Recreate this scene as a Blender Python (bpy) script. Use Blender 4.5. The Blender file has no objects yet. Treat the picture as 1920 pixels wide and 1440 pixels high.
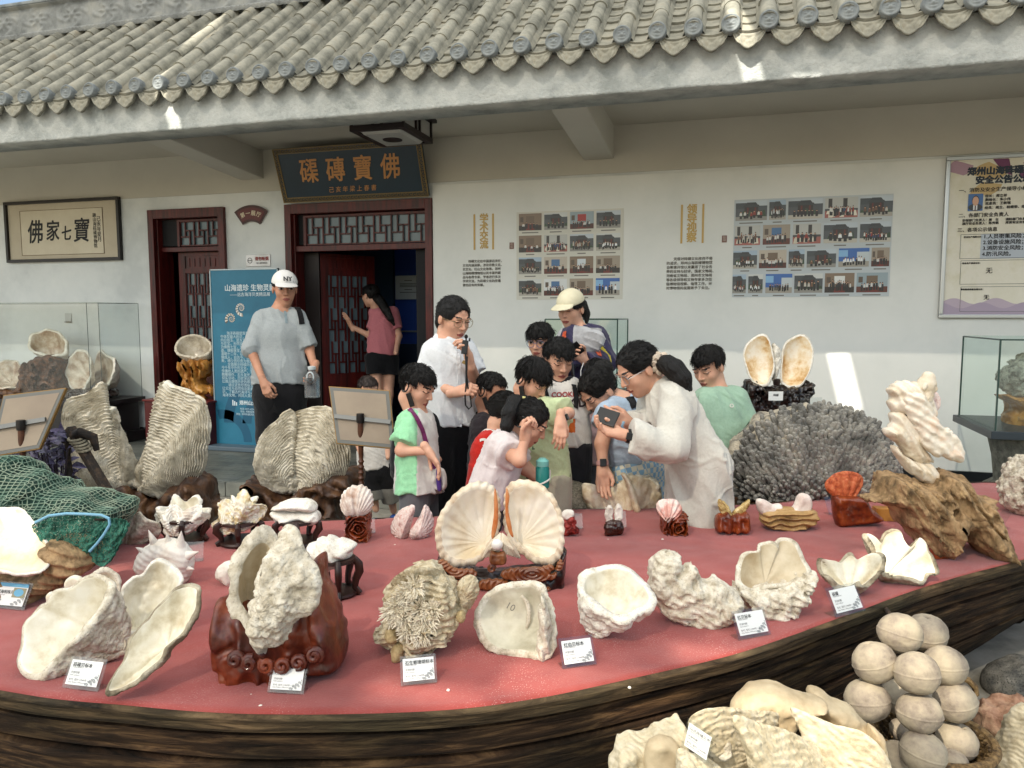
import bpy, bmesh, math, random, numpy as np
from mathutils import Vector, Matrix
S = bpy.context.scene; COL = S.collection
PI = math.pi; R = math.radians
random.seed(7)
# ---------------------------------------------------------------- camera, world, sun, exposure
FPX, PITCH, YAW, CAMZ = 1400.0, R(5.26), R(16.07), 1.55
cd = bpy.data.cameras.new('camera'); cam = bpy.data.objects.new('camera', cd); COL.objects.link(cam)
cam.location = (0, 0, CAMZ); cam.rotation_euler = (PI/2-PITCH, 0, YAW)
cd.sensor_width = 36; cd.lens = 36*FPX/1920; cd.clip_start = .05; cd.clip_end = 500
S.camera = cam
SUN_DIR = Vector((.26, .955, -1.0)).normalized()          # the way the sunlight travels
W = bpy.data.worlds.new('World'); S.world = W; W.use_nodes = True
nt = W.node_tree; bg = nt.nodes['Background']; sky = nt.nodes.new('ShaderNodeTexSky')
sky.sky_type = 'NISHITA'; sky.sun_disc = False
sky.sun_elevation = math.asin(-SUN_DIR.z); sky.sun_rotation = math.atan2(-SUN_DIR.x, -SUN_DIR.y)
sky.dust_density = 2.0; sky.air_density = 1.2
nt.links.new(sky.outputs[0], bg.inputs[0]); bg.inputs[1].default_value = .11
sd = bpy.data.lights.new('sun', 'SUN'); sd.energy = 4.5; sd.angle = R(.53); sd.color = (1, .925, .80)
sun = bpy.data.objects.new('sun', sd); COL.objects.link(sun)
sun.rotation_euler = SUN_DIR.to_track_quat('-Z', 'Y').to_euler(); sun.location = (-3, -6, 12)
S.view_settings.view_transform = 'Standard'; S.view_settings.look = 'None'
S.view_settings.exposure = 1.12; S.view_settings.gamma = 1.0; S.view_settings.use_curve_mapping = False
S.render.engine = 'CYCLES'; S.cycles.use_denoising = True
S.cycles.max_bounces = 8; S.cycles.diffuse_bounces = 4; S.cycles.transparent_max_bounces = 16
S.cycles.caustics_reflective = False; S.cycles.caustics_refractive = False
# ---------------------------------------------------------------- pixel -> place
FW = np.array([-math.sin(YAW)*math.cos(PITCH), math.cos(YAW)*math.cos(PITCH), -math.sin(PITCH)])
RT = np.array([math.cos(YAW), math.sin(YAW), 0.0]); UP = np.cross(RT, FW); CP = np.array([0, 0, CAMZ])
FH = np.array([-math.sin(YAW), math.cos(YAW), 0.0])      # level forward
DECK = .6
def ray(x, y): return FW+(x-960)/FPX*RT-(y-720)/FPX*UP
def U(x, y, Z=None, z=None, Y=None):
    d = ray(x, y); t = Z if Z is not None else ((z-CAMZ)/d[2] if z is not None else Y/d[1]); return CP+t*d
def UV(x, y, base, n=FH):                                 # onto the plane through base with normal n
    d = ray(x, y); return CP+d*(np.dot(np.asarray(base)-CP, n)/np.dot(d, n))
def depth(P): return float(np.dot(np.asarray(P)-CP, FW))
def cdir(r, u, t): v = r*RT+u*UP-t*FW; return v/np.linalg.norm(v)     # t: towards the camera
def nrm(v): v = np.asarray(v, float); return v/(np.linalg.norm(v)+1e-12)
# ---------------------------------------------------------------- materials
def hx(h):
    c = [int(h[i:i+2], 16)/255 for i in (0, 2, 4)]
    return tuple(x/12.92 if x <= .04045 else ((x+.055)/1.055)**2.4 for x in c)
MATS = {}
def mat(name, cols, rough=.6, nscale=6, bump=.15, bscale=40, bdist=.01, spec=.5, metal=0, detail=6, pits=0, pscale=60,
        wave=None, lo=.35, hi=.65, stretch=None, coat=0, sss=0, alpha=1, trans=0, ior=1.45, rvar=0, pitcol=None, sheen=0):
    if name in MATS: return MATS[name]
    if isinstance(cols, str): cols = [cols]
    cols = [hx(c) if isinstance(c, str) else c for c in cols]
    m = bpy.data.materials.new(name); m.use_nodes = True; t = m.node_tree; N = t.nodes; L = t.links
    b = N['Principled BSDF']; I = b.inputs
    I['Roughness'].default_value = rough; I['Metallic'].default_value = metal; I['Specular IOR Level'].default_value = spec
    I['Coat Weight'].default_value = coat; I['Alpha'].default_value = alpha; I['Transmission Weight'].default_value = trans
    I['IOR'].default_value = ior; I['Sheen Weight'].default_value = sheen
    if sss: I['Subsurface Weight'].default_value = sss; I['Subsurface Radius'].default_value = (.01, .004, .002); I['Subsurface Scale'].default_value = .6
    tc = N.new('ShaderNodeTexCoord'); vec = tc.outputs['Object']
    if stretch:
        mp = N.new('ShaderNodeMapping'); mp.inputs['Scale'].default_value = stretch; L.new(vec, mp.inputs[0]); vec = mp.outputs[0]
    col = None
    if len(cols) > 1:
        n = N.new('ShaderNodeTexNoise'); n.inputs['Scale'].default_value = nscale; n.inputs['Detail'].default_value = detail; n.inputs['Roughness'].default_value = .65
        L.new(vec, n.inputs['Vector']); r = N.new('ShaderNodeValToRGB'); L.new(n.outputs[0], r.inputs[0])
        e = r.color_ramp.elements
        while len(e) < len(cols): e.new(.5)
        for i, c in enumerate(cols): e[i].position = lo+(hi-lo)*i/(len(cols)-1); e[i].color = (*c, 1)
        col = r.outputs[0]
    else: I['Base Color'].default_value = (*cols[0], 1)
    h = None
    if bump:
        n2 = N.new('ShaderNodeTexNoise'); n2.inputs['Scale'].default_value = bscale; n2.inputs['Detail'].default_value = 8; n2.inputs['Roughness'].default_value = .6
        L.new(vec, n2.inputs['Vector']); h = n2.outputs[0]
        if wave:
            w = N.new('ShaderNodeTexWave'); w.wave_type = wave[0]; w.inputs['Scale'].default_value = wave[1]; w.inputs['Distortion'].default_value = wave[2]; w.inputs['Detail'].default_value = 3
            w.bands_direction = wave[3] if len(wave) > 3 else 'X'
            L.new(vec, w.inputs['Vector']); a = N.new('ShaderNodeMath'); a.operation = 'ADD'; L.new(h, a.inputs[0]); L.new(w.outputs['Fac'], a.inputs[1]); h = a.outputs[0]
    if pits:
        v = N.new('ShaderNodeTexVoronoi'); v.inputs['Scale'].default_value = pscale; L.new(vec, v.inputs['Vector'])
        mr = N.new('ShaderNodeMapRange'); mr.inputs[1].default_value = 0; mr.inputs[2].default_value = .35; L.new(v.outputs['Distance'], mr.inputs[0])
        if col is not None and pitcol:
            mx = N.new('ShaderNodeMix'); mx.data_type = 'RGBA'; L.new(mr.outputs[0], mx.inputs['Factor']); mx.inputs['A'].default_value = (*hx(pitcol), 1); L.new(col, mx.inputs['B']); col = mx.outputs['Result']
        a = N.new('ShaderNodeMath'); a.operation = 'MULTIPLY_ADD'; L.new(mr.outputs[0], a.inputs[0]); a.inputs[1].default_value = pits
        if h is not None: L.new(h, a.inputs[2])
        h = a.outputs[0]
    if h is not None:
        bp = N.new('ShaderNodeBump'); bp.inputs['Strength'].default_value = min(1, bump); bp.inputs['Distance'].default_value = bdist
        L.new(h, bp.inputs['Height']); L.new(bp.outputs[0], I['Normal'])
    if rvar and h is not None:
        mr = N.new('ShaderNodeMapRange'); mr.inputs[3].default_value = rough-rvar; mr.inputs[4].default_value = min(1, rough+rvar); L.new(h, mr.inputs[0]); L.new(mr.outputs[0], I['Roughness'])
    if col is not None: L.new(col, I['Base Color'])
    MATS[name] = m; return m
def mat_attr(name, rough=.5):                             # printed pictures: colour per face
    if name in MATS: return MATS[name]
    m = bpy.data.materials.new(name); m.use_nodes = True; t = m.node_tree
    a = t.nodes.new('ShaderNodeVertexColor'); a.layer_name = 'ink'; t.links.new(a.outputs[0], t.nodes['Principled BSDF'].inputs['Base Color'])
    t.nodes['Principled BSDF'].inputs['Roughness'].default_value = rough; MATS[name] = m; return m
def mat_glass(name, tint=(.85, .93, .9), alpha=.14, rough=.03):
    if name in MATS: return MATS[name]
    m = bpy.data.materials.new(name); m.use_nodes = True; t = m.node_tree; N = t.nodes
    o = N['Material Output']; N.remove(N['Principled BSDF'])
    tr = N.new('ShaderNodeBsdfTransparent'); tr.inputs[0].default_value = (*tint, 1)
    gl = N.new('ShaderNodeBsdfGlossy'); gl.inputs['Roughness'].default_value = rough
    fr = N.new('ShaderNodeValue'); fr.outputs[0].default_value = .06
    mx = N.new('ShaderNodeMixShader'); t.links.new(fr.outputs[0], mx.inputs[0]); t.links.new(tr.outputs[0], mx.inputs[1]); t.links.new(gl.outputs[0], mx.inputs[2])
    t.links.new(mx.outputs[0], o.inputs[0]); MATS[name] = m; return m
# ---------------------------------------------------------------- objects
WL = {}
def link(name, me, mats=None, parent=None, smooth=True):
    o = bpy.data.objects.new(name, me); COL.objects.link(o)
    if mats is not None:
        for m in (mats if isinstance(mats, (list, tuple)) else [mats]): me.materials.append(m)
    n = len(me.polygons)
    if smooth and n: me.polygons.foreach_set('use_smooth', np.ones(n, bool))
    WL[o.name] = Vector((0, 0, 0))
    if parent is not None:
        o.parent = parent; o.matrix_parent_inverse = Matrix.Translation(-WL[parent.name])
    return o
def thing(name, label, cat, loc, group=None):
    o = bpy.data.objects.new(name, None); COL.objects.link(o); o.empty_display_size = .05
    o.location = Vector(loc); WL[o.name] = Vector(loc); o['label'] = label; o['category'] = cat
    if group: o['group'] = group
    return o
def tag(o, label, cat, group=None):
    o['label'] = label; o['category'] = cat
    if group: o['group'] = group
    if o.type == 'MESH' and o.parent is None:             # origin to the base of the thing
        me = o.data; v = np.empty(len(me.vertices)*3); me.vertices.foreach_get('co', v); v = v.reshape(-1, 3)
        b = np.array([v[:, 0].mean(), v[:, 1].mean(), v[:, 2].min()]); v -= b; me.vertices.foreach_set('co', v.ravel()); me.update()
        o.location = Vector(b); WL[o.name] = Vector(b)
    return o
def struct(o): o['kind'] = 'structure'; return o
def npmesh(name, V, Q, matidx=None):
    V = np.asarray(V, np.float32); Q = np.asarray(Q, np.int32); k = Q.shape[1]
    me = bpy.data.meshes.new(name); me.vertices.add(len(V)); me.vertices.foreach_set('co', V.ravel())
    me.loops.add(Q.size); me.loops.foreach_set('vertex_index', Q.ravel()); me.polygons.add(len(Q))
    me.polygons.foreach_set('loop_start', np.arange(0, Q.size, k, dtype=np.int32))
    try: me.polygons.foreach_set('loop_total', np.full(len(Q), k, np.int32))
    except Exception: pass
    if matidx is not None: me.polygons.foreach_set('material_index', np.asarray(matidx, np.int32))
    me.update(calc_edges=True); me.validate(); return me
class MB:
    def __init__(s): s.v = []; s.f = []; s.m = []; s.c = []
    def add(s, V, F, m=0, c=None):
        o = len(s.v); s.v += [tuple(map(float, p)) for p in V]; s.f += [tuple(i+o for i in f) for f in F]; s.m += [m]*len(F); s.c += [c or (1, 1, 1)]*len(F)
    def box(s, x0, x1, y0, y1, z0, z1, m=0, T=None):
        V = [(x, y, z) for z in (z0, z1) for y in (y0, y1) for x in (x0, x1)]
        if T is not None: V = [tuple(T @ Vector(p)) for p in V]
        s.add(V, [(0, 2, 3, 1), (4, 5, 7, 6), (0, 1, 5, 4), (2, 6, 7, 3), (0, 4, 6, 2), (1, 3, 7, 5)], m)
    def quad(s, a, b, c, d, m=0, col=None): s.add([a, b, c, d], [(0, 1, 2, 3)], m, col)
    def bar(s, a, b, w, h=None, upv=(0, 0, 1), m=0):     # square bar from a to b
        a = np.asarray(a, float); b = np.asarray(b, float); h = h or w; d = nrm(b-a); x = np.cross(d, upv)
        if np.linalg.norm(x) < 1e-3: x = np.cross(d, (1, 0, 0))
        x = nrm(x); y = np.cross(x, d); V = []
        for p in (a, b):
            for i, j in ((-1, -1), (1, -1), (1, 1), (-1, 1)): V.append(p+x*i*w/2+y*j*h/2)
        s.add(V, [(0, 3, 2, 1), (4, 5, 6, 7), (0, 1, 5, 4), (1, 2, 6, 5), (2, 3, 7, 6), (3, 0, 4, 7)], m)
    def tube(s, pts, rad, n=10, m=0, flat=1.0, cap=True):
        pts = [np.asarray(p, float) for p in pts]; k = len(pts)
        rr = rad if hasattr(rad, '__len__') else [rad]*k; V = []; F = []; x = None
        for i, p in enumerate(pts):
            d = nrm(pts[min(i+1, k-1)]-pts[max(i-1, 0)])
            if x is None: x = np.cross(d, (0, 0, 1)); x = nrm(x) if np.linalg.norm(x) > 1e-3 else nrm(np.cross(d, (1, 0, 0)))
            x = nrm(x-d*np.dot(x, d)); y = np.cross(d, x)
            for j in range(n): a = 2*PI*j/n; V.append(p+rr[i]*(x*math.cos(a)+flat*y*math.sin(a)))
        for i in range(k-1):
            for j in range(n): F.append((i*n+j, i*n+(j+1) % n, (i+1)*n+(j+1) % n, (i+1)*n+j))
        if cap: F.append(tuple(range(n-1, -1, -1))); F.append(tuple((k-1)*n+j for j in range(n)))
        s.add(V, F, m)
    def lathe(s, c, prof, n=32, m=0, ax=None):           # prof: (radius, height); ax: 3 axes
        c = np.asarray(c, float); X, Y, Z = ax if ax else (np.array([1, 0, 0.]), np.array([0, 1., 0]), np.array([0, 0, 1.])); V = []; F = []
        for r, h in prof:
            for j in range(n): a = 2*PI*j/n; V.append(c+X*r*math.cos(a)+Y*r*math.sin(a)+Z*h)
        for i in range(len(prof)-1):
            for j in range(n): F.append((i*n+j, i*n+(j+1) % n, (i+1)*n+(j+1) % n, (i+1)*n+j))
        F.append(tuple(range(n-1, -1, -1))); F.append(tuple((len(prof)-1)*n+j for j in range(n))); s.add(V, F, m)
    def prism(s, pts, off, m=0):                          # polygon extruded along off
        n = len(pts); off = np.asarray(off, float); P = [np.asarray(p, float) for p in pts]; V = P+[p+off for p in P]
        F = [tuple(range(n-1, -1, -1)), tuple(range(n, 2*n))]+[(i, (i+1) % n, n+(i+1) % n, n+i) for i in range(n)]; s.add(V, F, m)
    def build(s, name, mats, parent=None, smooth=False, bevel=0, seg=2):
        me = bpy.data.meshes.new(name); me.from_pydata(s.v, [], s.f); me.polygons.foreach_set('material_index', np.array(s.m, np.int32))
        if any(c != (1, 1, 1) for c in s.c):
            ca = me.color_attributes.new('ink', 'FLOAT_COLOR', 'CORNER'); arr = []
            for f, c in zip(s.f, s.c): arr += [c[0], c[1], c[2], 1]*len(f)
            ca.data.foreach_set('color', arr)
        b = bmesh.new(); b.from_mesh(me); bmesh.ops.recalc_face_normals(b, faces=b.faces)
        if bevel: bmesh.ops.bevel(b, geom=list(b.edges), offset=bevel, segments=seg, profile=.6, affect='EDGES', clamp_overlap=True)
        b.to_mesh(me); b.free(); me.update()
        o = link(name, me, mats, parent, smooth)
        if smooth:
            try: me.set_sharp_from_angle(angle=R(40))
            except Exception: pass
        return o
def text(body, size, m, loc, parent, rotz=0, name='lettering', ax='CENTER', bold=0, ext=.0008, shear=0, spacing=1, line=1, sx=1, tilt=PI/2, M=None, ay='CENTER'):
    c = bpy.data.curves.new(name, 'FONT'); c.body = body; c.size = size; c.align_x = ax; c.align_y = ay; c.extrude = ext
    c.shear = shear; c.space_character = spacing; c.space_line = line; c.resolution_u = 3
    o = bpy.data.objects.new(name, c); COL.objects.link(o)
    dg = bpy.context.evaluated_depsgraph_get(); dg.update(); me = bpy.data.meshes.new_from_object(o.evaluated_get(dg))
    bpy.data.objects.remove(o); bpy.data.curves.remove(c)
    if bold:
        n = len(me.vertices); v = np.empty(n*3); me.vertices.foreach_get('co', v); v = v.reshape(-1, 3); fs = [tuple(p.vertices) for p in me.polygons]; V = []; F = []
        for k in range(6):
            a = k*PI/3; V.append(v+np.array([bold*math.cos(a), bold*math.sin(a), .0001*k])); F += [tuple(i+n*k for i in f) for f in fs]
        bpy.data.meshes.remove(me); me = bpy.data.meshes.new(name); me.from_pydata(np.concatenate(V).tolist(), [], F)
    T = M if M is not None else Matrix.Translation(Vector(loc)) @ Matrix.Rotation(rotz, 4, 'Z') @ Matrix.Rotation(tilt, 4, 'X') @ Matrix.Diagonal((sx, 1, 1, 1))
    me.transform(T); me.materials.clear(); return link(name, me, m, parent, False)
# ---------------------------------------------------------------- numpy noise
def _hash(i, j, k, seed):
    h = (i*374761393+j*668265263+k*2147483647+seed*1274126177) & 0xffffffff
    h = ((h ^ (h >> 13))*1274126177) & 0xffffffff; h = h ^ (h >> 16)
    return (h & 0xffff).astype(np.float32)/32767.5-1
def vnoise(P, seed=0):
    P = np.asarray(P, np.float32); f = np.floor(P); t = P-f; i = f.astype(np.int64); t = t*t*(3-2*t); r = 0
    for a in (0, 1):
        wa = t[:, 0] if a else 1-t[:, 0]
        for b in (0, 1):
            wb = t[:, 1] if b else 1-t[:, 1]
            for c in (0, 1):
                wc = t[:, 2] if c else 1-t[:, 2]; r = r+wa*wb*wc*_hash(i[:, 0]+a, i[:, 1]+b, i[:, 2]+c, seed)
    return r
def fbm(P, sc, oc=4, seed=0, gain=.5):
    P = np.asarray(P, np.float32)*sc; r = 0; a = 1
    for o in range(oc): r = r+a*vnoise(P, seed+o*17); P = P*2.03+5.1; a *= gain
    return r
# ---------------------------------------------------------------- signed distances -> mesh
def smin(a, b, k):
    h = np.clip(.5+.5*(b-a)/k, 0, 1); return b+(a-b)*h-k*h*(1-h)
def smax(a, b, k): return -smin(-a, -b, k)
def rc(P, a, b, ra, rb, flat=1, n=None):
    a = np.asarray(a, np.float32); b = np.asarray(b, np.float32)
    if flat != 1:
        n = np.asarray(n, np.float32); s = 1/flat-1; P = P+np.outer((P-a) @ n, n)*s; b = b+n*float((b-a) @ n)*s
    ba = b-a; q = P-a; h = np.clip((q @ ba)/max(float(ba @ ba), 1e-9), 0, 1)
    d = np.sqrt(np.maximum(((q-h[:, None]*ba)**2).sum(1), 1e-12))-(ra+(rb-ra)*h); return d*flat if flat < 1 else d
def ell(P, c, r, M=None):
    q = P-np.asarray(c, np.float32)
    if M is not None: q = q @ np.asarray(M, np.float32).T
    r = np.asarray(r, np.float32); k0 = np.sqrt(((q/r)**2).sum(1))+1e-9; k1 = np.sqrt(((q/(r*r))**2).sum(1))+1e-9; return k0*(k0-1)/k1
def sdf_mesh(fn, lo, hi, vox, k=4):
    lo = np.asarray(lo, float)-2*vox; hi = np.asarray(hi, float)+2*vox
    n = (np.ceil((hi-lo)/vox/k).astype(int)+1); N = (n-1)*k+1
    cx = [lo[a]+np.arange(n[a])*vox*k for a in range(3)]
    G = np.stack(np.meshgrid(*cx, indexing='ij'), -1).reshape(-1, 3).astype(np.float32); dc = fn(G).reshape(n)
    near = np.abs(dc) < vox*k*1.9
    blk = np.zeros(np.array(n)-1, bool)
    for a in (0, 1):
        for b in (0, 1):
            for c in (0, 1): blk |= near[a:n[0]-1+a, b:n[1]-1+b, c:n[2]-1+c]
    D = np.repeat(np.repeat(np.repeat(dc, k, 0), k, 1), k, 2)[:N[0], :N[1], :N[2]].astype(np.float32)
    M = np.zeros(N, bool); bi = np.argwhere(blk)
    for a in range(k+1):
        for b in range(k+1):
            for c in range(k+1): M[bi[:, 0]*k+a, bi[:, 1]*k+b, bi[:, 2]*k+c] = True
    I = np.argwhere(M); D[M] = fn((lo+I*vox).astype(np.float32))
    s = D < 0; sh = tuple(np.array(N)-1); cnt = np.zeros(sh, np.int8); cr = []
    for a in (0, 1):
        for b in (0, 1):
            for c in (0, 1): cr.append((a, b, c)); cnt += s[a:N[0]-1+a, b:N[1]-1+b, c:N[2]-1+c]
    act = (cnt > 0) & (cnt < 8); A = np.argwhere(act); idx = -np.ones(sh, np.int64); idx[act] = np.arange(len(A))
    vals = {c: D[A[:, 0]+c[0], A[:, 1]+c[1], A[:, 2]+c[2]] for c in cr}
    acc = np.zeros((len(A), 3)); w = np.zeros(len(A))
    for c in cr:
        for ax in range(3):
            if c[ax]: continue
            e = list(c); e[ax] = 1; va = vals[c]; vb = vals[tuple(e)]; x = (va < 0) != (vb < 0)
            t = np.where(x, va/np.where(x, va-vb, 1), 0); p = np.array(c, float)+0*acc; p[:, ax] += t; acc += p*x[:, None]; w += x
    V = lo+(A+acc/np.maximum(w, 1)[:, None])*vox; Q = []
    for ax in range(3):
        u, v = (ax+1) % 3, (ax+2) % 3; s0 = np.take(s, range(0, N[ax]-1), ax); s1 = np.take(s, range(1, N[ax]), ax)
        E = np.argwhere(s0 != s1); E = E[(E[:, u] > 0) & (E[:, v] > 0) & (E[:, u] < N[u]-1) & (E[:, v] < N[v]-1)]
        if not len(E): continue
        def g(du, dv): q = E.copy(); q[:, u] -= du; q[:, v] -= dv; return idx[q[:, 0], q[:, 1], q[:, 2]]
        f = np.stack([g(1, 1), g(0, 1), g(0, 0), g(1, 0)], 1); ins = s[E[:, 0], E[:, 1], E[:, 2]]; f[~ins] = f[~ins][:, ::-1]; Q.append(f)
    Q = np.concatenate(Q) if Q else np.zeros((0, 4), int)
    return V, Q[(Q >= 0).all(1)]
def vnormals(V, Q):
    n = np.cross(V[Q[:, 2]]-V[Q[:, 0]], V[Q[:, 3]]-V[Q[:, 1]]); o = np.zeros_like(V)
    for i in range(4): np.add.at(o, Q[:, i], n)
    return o/(np.linalg.norm(o, axis=1)[:, None]+1e-12)
def sm(x, a, b): t = np.clip((x-a)/(b-a), 0, 1); return t*t*(3-2*t)
# ================================================================ the setting
D = 7.1; PLAT = .13
M_plaster = mat('fascia_plaster', ['8f9492', 'a6aaa8', 'b4b7b4'], .85, 5, .7, 45, .016, spec=.2)
M_wall = mat('white_wall', ['c3c8c8', 'd6dad9', 'dfe2e0'], .8, .9, .15, 90, .004, spec=.2)
M_wall_shade = mat('upper_wall_shade', ['bab8ae', 'c3c1b7'], .85, 1.0, .06, 80, .004, spec=.2)  # greyer tone stands in for the shade under the soffit
M_soffit = mat('soffit_paint', ['bbb9b0', 'c3c1b8'], .85, 1.0, .06, 80, .004, spec=.2)
M_panel = mat('wall_panel_vinyl', ['d2d5d1', 'dddfdb', 'e3e4e0'], .55, .7, .03, 120, .003, spec=.3)
M_tile = mat('grey_roof_tile', ['5b5b53', '7b7a70', '939185', '878070'], .85, 5, .35, 70, .006, spec=.2, lo=.3, hi=.72)
M_tile2 = mat('blue_grey_tile_end', ['5a5f60', '72787a', '858a8a'], .7, 8, .3, 90, .004, spec=.3)
M_redwood = mat('dark_red_door_wood', ['2a0a08', '4a1210', '5a1a14'], .42, 3, .2, 50, .004, stretch=(8, 8, 1))
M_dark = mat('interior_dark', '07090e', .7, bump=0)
M_navy = mat('navy_display_wall', '16233a', .6, bump=0)
M_blue = mat('glow_blue_panel', '2850ae', .5, bump=0)  # brightened blue stands in for the niche's glow
M_pane = mat('lattice_backing_glass', ['55666d', '62737a'], .25, 2, 0)
M_stone = mat('platform_stone', ['4f5350', '666a66', '757873'], .55, 3, .25, 30, .006, rvar=.1)
M_kerb = mat('kerb_stone', ['6b6d66', '83847b'], .85, 6, .4, 50, .006)
M_pave = mat('courtyard_paving', ['77746b', '8d897e', '9a958a'], .9, 5, .4, 60, .008)
M_skirt = mat('black_skirting_tile', '16191c', .4, bump=0)
# ground and platform
g = MB(); g.quad((-30, -20, 0), (30, -20, 0), (30, 30, 0), (-30, 30, 0)); struct(g.build('ground', M_pave))
def bricked_floor():
    m = mat('platform_floor_stone', ['4f5350', '62665f', '73766f'], .5, 3, .2, 30, .006, rvar=.1); t = m.node_tree; N = t.nodes; L = t.links
    b = N['Principled BSDF']; src = b.inputs['Base Color'].links[0].from_socket
    br = N.new('ShaderNodeTexBrick'); tc = N.new('ShaderNodeTexCoord'); mp = N.new('ShaderNodeMapping'); mp.inputs['Scale'].default_value = (1, 1, 1); L.new(tc.outputs['Object'], mp.inputs[0]); L.new(mp.outputs[0], br.inputs[0])
    br.inputs['Scale'].default_value = 1.6; br.inputs['Mortar Size'].default_value = .008; br.inputs['Color1'].default_value = (1, 1, 1, 1); br.inputs['Color2'].default_value = (.8, .8, .8, 1); br.inputs['Mortar'].default_value = (.35, .35, .35, 1)
    mx = N.new('ShaderNodeMix'); mx.data_type = 'RGBA'; mx.blend_type = 'MULTIPLY'; mx.inputs['Factor'].default_value = 1; L.new(src, mx.inputs['A']); L.new(br.outputs[0], mx.inputs['B']); L.new(mx.outputs['Result'], b.inputs['Base Color']); return m
g = MB(); g.box(-14, 8, 5.40, D+.3, .002, PLAT); struct(g.build('pavement', bricked_floor(), bevel=.006))
g = MB()
x = -14
while x < 8: g.box(x+.004, x+.896, 5.36, 5.398, .002, PLAT-.004); x += .9
struct(g.build('kerb', M_kerb, bevel=.004))
# the museum building
B = thing('museum_building', 'white walled grey tiled building with plaster eave and carved tile ends', 'building', (-3, D, 0))
w = MB(); OX = [(-6.30, -5.30, 2.725), (-4.545, -2.868, 2.715)]; x0 = -14
for a, b, z in OX:
    w.box(x0, a, D, D+.3, PLAT, 2.87); w.box(a, b, D, D+.3, z, 2.87); x0 = b
w.box(x0, 8, D, D+.3, PLAT, 2.87)
w.build('wall', M_wall, B)
w = MB(); w.box(-14, 8, D, D+.3, 2.872, 3.4); w.build('upper_wall', M_wall_shade, B)
w = MB(); w.box(-14, -6.31, D-.015, D-.002, PLAT+.002, PLAT+.12); w.box(-5.29, -4.56, D-.015, D-.002, PLAT+.002, PLAT+.12); w.box(-2.86, 8, D-.05, D-.032, PLAT+.002, PLAT+.1); w.build('skirting', M_skirt, B)
w = MB(); w.box(-2.862, 8, D-.03, D-.002, PLAT+.1, 2.843); w.build('wall_panel', M_panel, B, bevel=.004)
# eave beam, soffit, brackets
def rough_beam():
    nx, prof = 900, []
    zs = np.linspace(3.073, 3.40, 18); V = []; xs = np.linspace(-14, 8, nx)
    P = np.array([(x, 5.305, z) for z in zs for x in xs], np.float32)
    dy = .010*fbm(P, 3, 4, 3)+.004*fbm(P, 25, 3, 9); dz = np.where(P[:, 2] < 3.074, .003*fbm(P*np.array([1, 1, 0], np.float32), 4, 4, 5), 0)
    F = P.copy(); F[:, 1] += dy; F[:, 2] += dz
    i = np.arange(len(zs)-1)[:, None]*nx+np.arange(nx-1)[None]; Q = np.stack([i, i+1, i+nx+1, i+nx], -1).reshape(-1, 4)
    V = [F]; n0 = len(F); bk = F[:nx].copy(); bk[:, 1] = 5.62; bk[:, 2] = 3.085+.3*(bk[:, 2]-3.073); V.append(bk)
    b2 = bk.copy(); b2[:, 2] = 3.4; V.append(b2); j = np.arange(nx-1)
    Q2 = np.stack([j+1, j, n0+j, n0+j+1], -1); Q3 = np.stack([n0+j+1, n0+j, n0+nx+j, n0+nx+j+1], -1)
    return npmesh('eave_beam', np.concatenate(V), np.concatenate([Q, Q2, Q3]))
link('eave_beam', rough_beam(), M_plaster, B)
w = MB(); w.quad((-14, 5.61, 3.32), (8, 5.61, 3.32), (8, D+.05, 3.30), (-14, D+.05, 3.30)); w.build('soffit', M_soffit, B)
for xb in (-9.1, -4.95, -1.2, 3.0):
    w = MB(); a, b = xb-.14, xb+.14
    V = [(a, 5.55, 3.12), (b, 5.55, 3.12), (b, D+.02, 3.0), (a, D+.02, 3.0), (a, 5.55, 3.36), (b, 5.55, 3.36), (b, D+.02, 3.36), (a, D+.02, 3.36)]
    w.add(V, [(0, 3, 2, 1), (4, 5, 6, 7), (0, 1, 5, 4), (1, 2, 6, 5), (2, 3, 7, 6), (3, 0, 4, 7)]); w.build('ceiling_bracket', M_soffit, B, bevel=.012)
w = MB(); p = U(1545, 158, Y=5.5); w.box(p[0]-.07, p[0]+.07, 5.44, 5.56, 3.088, 3.104); w.build('junction_box', mat('junction_grey', '6d6a62', .7, bump=0), B, bevel=.003)
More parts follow.
